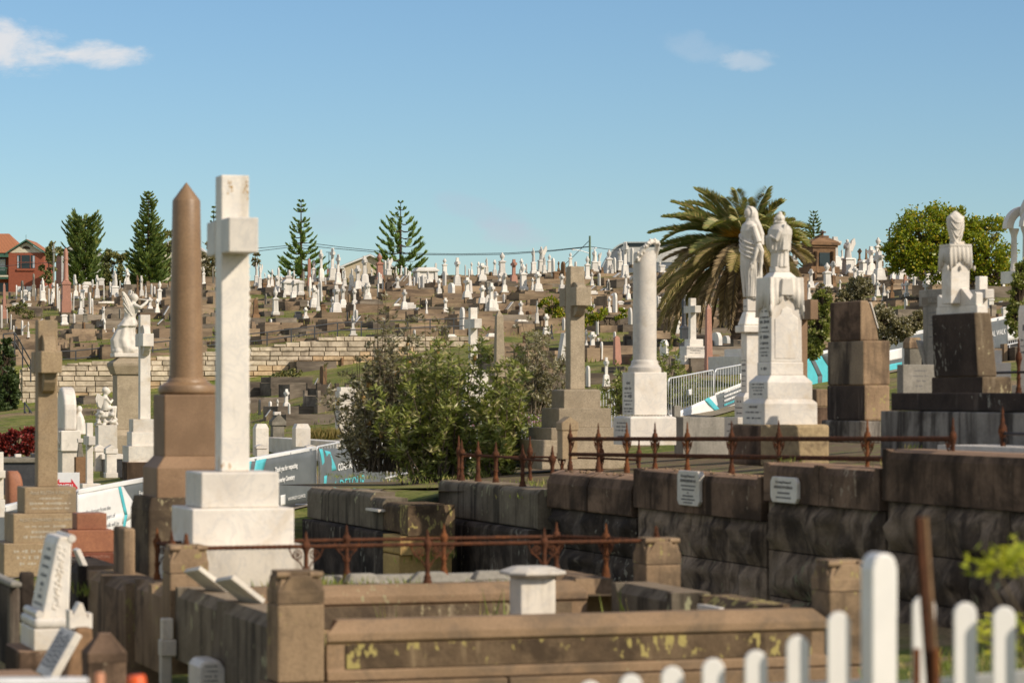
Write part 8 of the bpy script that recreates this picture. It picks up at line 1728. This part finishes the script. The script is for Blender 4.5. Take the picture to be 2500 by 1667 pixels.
for i, (ln, mt) in enumerate((('~', 'white'), ('~', 'white'), ('~', 'white'), ('~', 'teal'), ('~', 'white'), ('~', 'teal'))):
    q = random.Random(i + 80); m = MB(); x = L * .14; xe = L * (.98 if i < 3 else .52)
    while x < xe: w = q.uniform(.03, .09); z = .42 - i * .105 + x / L * .22; m.add([T(x, z, -.075), T(x + w, z + w / L * .22, -.075), T(x + w, z + w / L * .22 + .05, -.075), T(x, z + .05, -.075)], [(0,1,2,3)]); x += w + .02
    m.build('printed_text', M[mt], r_)
r_, T, L = barrier(P(1952,869,76), P(2060,848,78.5), 'barrier with a teal and grey banner between the draped pedestal and the broken sandstone pillar')
sheet(r_, T, [(0,1.07),(L,1.07),(L,-.25),(0,-.25)], 'teal', 'banner', -.05, wave=.01); sheet(r_, T, [(L*.17,1.02),(L*.25,1.02),(L*.46,.45),(L*.36,.45)], 'meshcloth', 'banner_print', -.065, n=3); sheet(r_, T, [(L*.36,.45),(L*.46,.45),(L*.44,-.2),(L*.36,-.2)], 'meshcloth', 'banner_print', -.065, n=3); sheet(r_, T, [(L*.42,1.05),(L,1.05),(L,.3),(L*.76,.3)], 'meshcloth', 'banner_print', -.066, n=3); sheet(r_, T, [(L*.0,.8),(L*.1,.6),(L*.22,.1),(L*.0,.1)], 'meshcloth', 'banner_print', -.066, n=3); sheet(r_, T, [(0,1.1),(L,1.1),(L,1.02),(0,1.02)], 'white', 'hem', -.07, n=3)
r_, T, L = barrier(P(2130,829,80.5), P(2262,805,83.5), 'barrier with a pale grey banner behind the small brown gabled post'); sheet(r_, T, [(0,1.07),(L,1.07),(L,.1),(0,.1)], 'meshcloth', 'banner', -.05, wave=.01); sheet(r_, T, [(0,1.1),(L,1.1),(L,1.0),(0,1.0)], 'white', 'hem', -.06, n=3); sheet(r_, T, [(L*.2,.7),(L*.5,.7),(L*.5,.4),(L*.2,.4)], 'white', 'printed_panel', -.065, n=3); sheet(r_, T, [(L*.2,.3),(L*.5,.3),(L*.5,.1),(L*.2,.1)], 'teal', 'teal_band', -.065, n=3)
r_, T, L = barrier(P(2395,784,88), P(2455,772,89.5), 'barrier with a grey COASTAL WALK banner left of the white banner at the right edge'); sheet(r_, T, [(0,1.07),(L,1.07),(L,.1),(0,.1)], 'meshcloth', 'banner', -.05, wave=.01); lbl(r_, T, L, 'COASTAL WALK', L * .92, .62, .24, 'white', 'RIGHT', -.07); sheet(r_, T, [(0,1.1),(L,1.1),(L,1.0),(0,1.0)], 'white', 'hem', -.06, n=3)
r_, T, L = barrier(P(2456,772,89.5), P(2560,752,92), 'barrier with a plain white banner at the right edge'); sheet(r_, T, [(0,1.07),(L,1.07),(L,.3),(0,.3)], 'white', 'banner', -.05, wave=.01)
def coastal_sign():
    root = empty('arrow_sign', P(168, 1200, 47.5), R(8), 'white COASTAL sign with a red double arrow beside the fawn granite cross', 'sign'); k = 47.5 / FOC; m = MB(); m.box(-28 * k, 26 * k, -.006, .006, -60 * k, 47 * k); m.build('board', M['white'], root, bevel=.004)
    m = MB(); X = lambda q: (q - 168) * k; Z = lambda q: (1200 - q) * k; pr = [(X(132), Z(1183)), (X(145), Z(1168)), (X(145), Z(1177)), (X(174), Z(1177)), (X(174), Z(1168)), (X(190), Z(1191)), (X(174), Z(1208)), (X(174), Z(1198)), (X(145), Z(1198)), (X(145), Z(1206))]; m.prism(pr, -.010, -.007, 'y'); m.build('red_arrow', M['red'], root)
    text('COASTAL', 12 * k, root, (X(159), -.0115, Z(1186)), ROTF, M['white'], sx=.80, bold=.003); text('WALK', 9 * k, root, (X(159), -.0115, Z(1194)), ROTF, M['white'], sx=.9)
coastal_sign()
# ------------------------------------------------------------------ labels of the hillside monuments and kerbs
LM = [(0,'at the left edge'),(60,'below the red brick house'),(118,'by the timber pole'),(160,'below the bushy flat-topped pine'),(255,'between the dense pines'),(315,'below the tall dense pine'),(400,'by the brown polished column'),(500,'behind the tallest cross'),(615,'right of the tallest cross'),(690,'below the slim pine'),(790,'left of the cream house'),(832,'before the cream house'),(950,'below the wide pine'),(1040,'right of the wide pine'),(1110,'above the bush cross'),(1190,'above the grey obelisk'),(1270,'above the reddish shrub'),(1350,'by the grey granite cross'),(1430,'under the green power pole'),(1500,'before the curved-roof building'),(1590,'left of the palm'),(1700,'behind the palm'),(1930,'below the small conical pine'),(1985,'by the mausoleum'),(2055,'right of the mausoleum'),(2130,'left under the round tree'),(2260,'behind the draped urn'),(2390,'right of the tree trunks'),(2460,'at the right edge')]
def landmark(px):
    r = LM[0][1]
    for a, t in LM:
        if px >= a: r = t
    return r
def rowname(py): return 'on the skyline' if py < 672 else 'on upper slope' if py < 712 else 'mid slope' if py < 765 else 'on lower slope' if py < 850 else 'at slope foot'
ORD = ['leftmost', 'second from left', 'third from left', 'fourth from left', 'fifth from left', 'sixth from left', 'seventh from left', 'eighth from left', 'ninth from left', 'tenth from left']
def merge_rest():
    """keep the 290 kerbed graves that show largest; the small rest becomes one object"""
    bpy.context.view_layer.update()
    L = sorted(KERBS, key=lambda t: -(t[3] * max(t[0].scale.z, .1)) / t[0].location.y); keep, rest = L[:290], L[290:]
    if not rest: return
    m = MB(); mats = []
    for t in rest:
        for ch in t[0].children:
            mt = ch.data.materials[0]
            if mt not in mats: mats.append(mt)
            m.cm = mats.index(mt); m.M = t[0].matrix_world; m.add([v.co.copy() for v in ch.data.vertices], [tuple(p.vertices) for p in ch.data.polygons])
    m.M = None; o = m.build('grave_plots', mats, fix=False); o['kind'] = 'stuff'
    for t in rest:
        for ch in list(t[0].children): bpy.data.objects.remove(ch)
        bpy.data.objects.remove(t[0])
    KERBS[:] = keep
merge_rest()
def assign(items):
    G = {}
    for it in items: G.setdefault(it[1], []).append(it)
    for base, L in G.items():
        L.sort(key=lambda t: t[2])
        for i, it in enumerate(L):
            it[0]['label'] = base if len(L) == 1 else base + ', ' + (ORD[i] if i < 10 else 'farther right')
items = []
for o, kind, col, px, yt, yb, w in HILL:
    h = yb - yt; sz = 'tall' if h > 62 else 'small' if h < 28 else 'mid-height' ; nm, cat, desc = KINDNAME[kind]
    cn = {'w': 'white', 'p': 'pink', 'b': 'brown', 'g': 'grey', 'd': 'dark'}[col]
    items.append((o, f'{sz} {cn} {desc} {rowname(yb)} {landmark(px)}'.replace('slanting marker with a plaque', 'plaque marker').replace('upright pointed headstone seen edge-on', 'thin headstone').replace('on a stepped base ', '').replace('pedestal topped with an urn', 'urn on pedestal'), px))
    o['category'] = cat; o['group'] = 'monuments on the hillside cemetery'
assign(items)
items = []
for o, px, py, w, mt, v in KERBS:
    sz = 'wide' if w > 2 else 'narrow' if w < 1.2 else 'square'
    items.append((o, f"{sz} {'brown' if mt == 'hillkerb' else 'greyish'} grave{['', ' with corners', '', ' with slab'][v]} {rowname(py)} {landmark(px)}", px)); o['category'] = 'grave'; o['group'] = 'kerbed graves on the hillside'
assign(items)
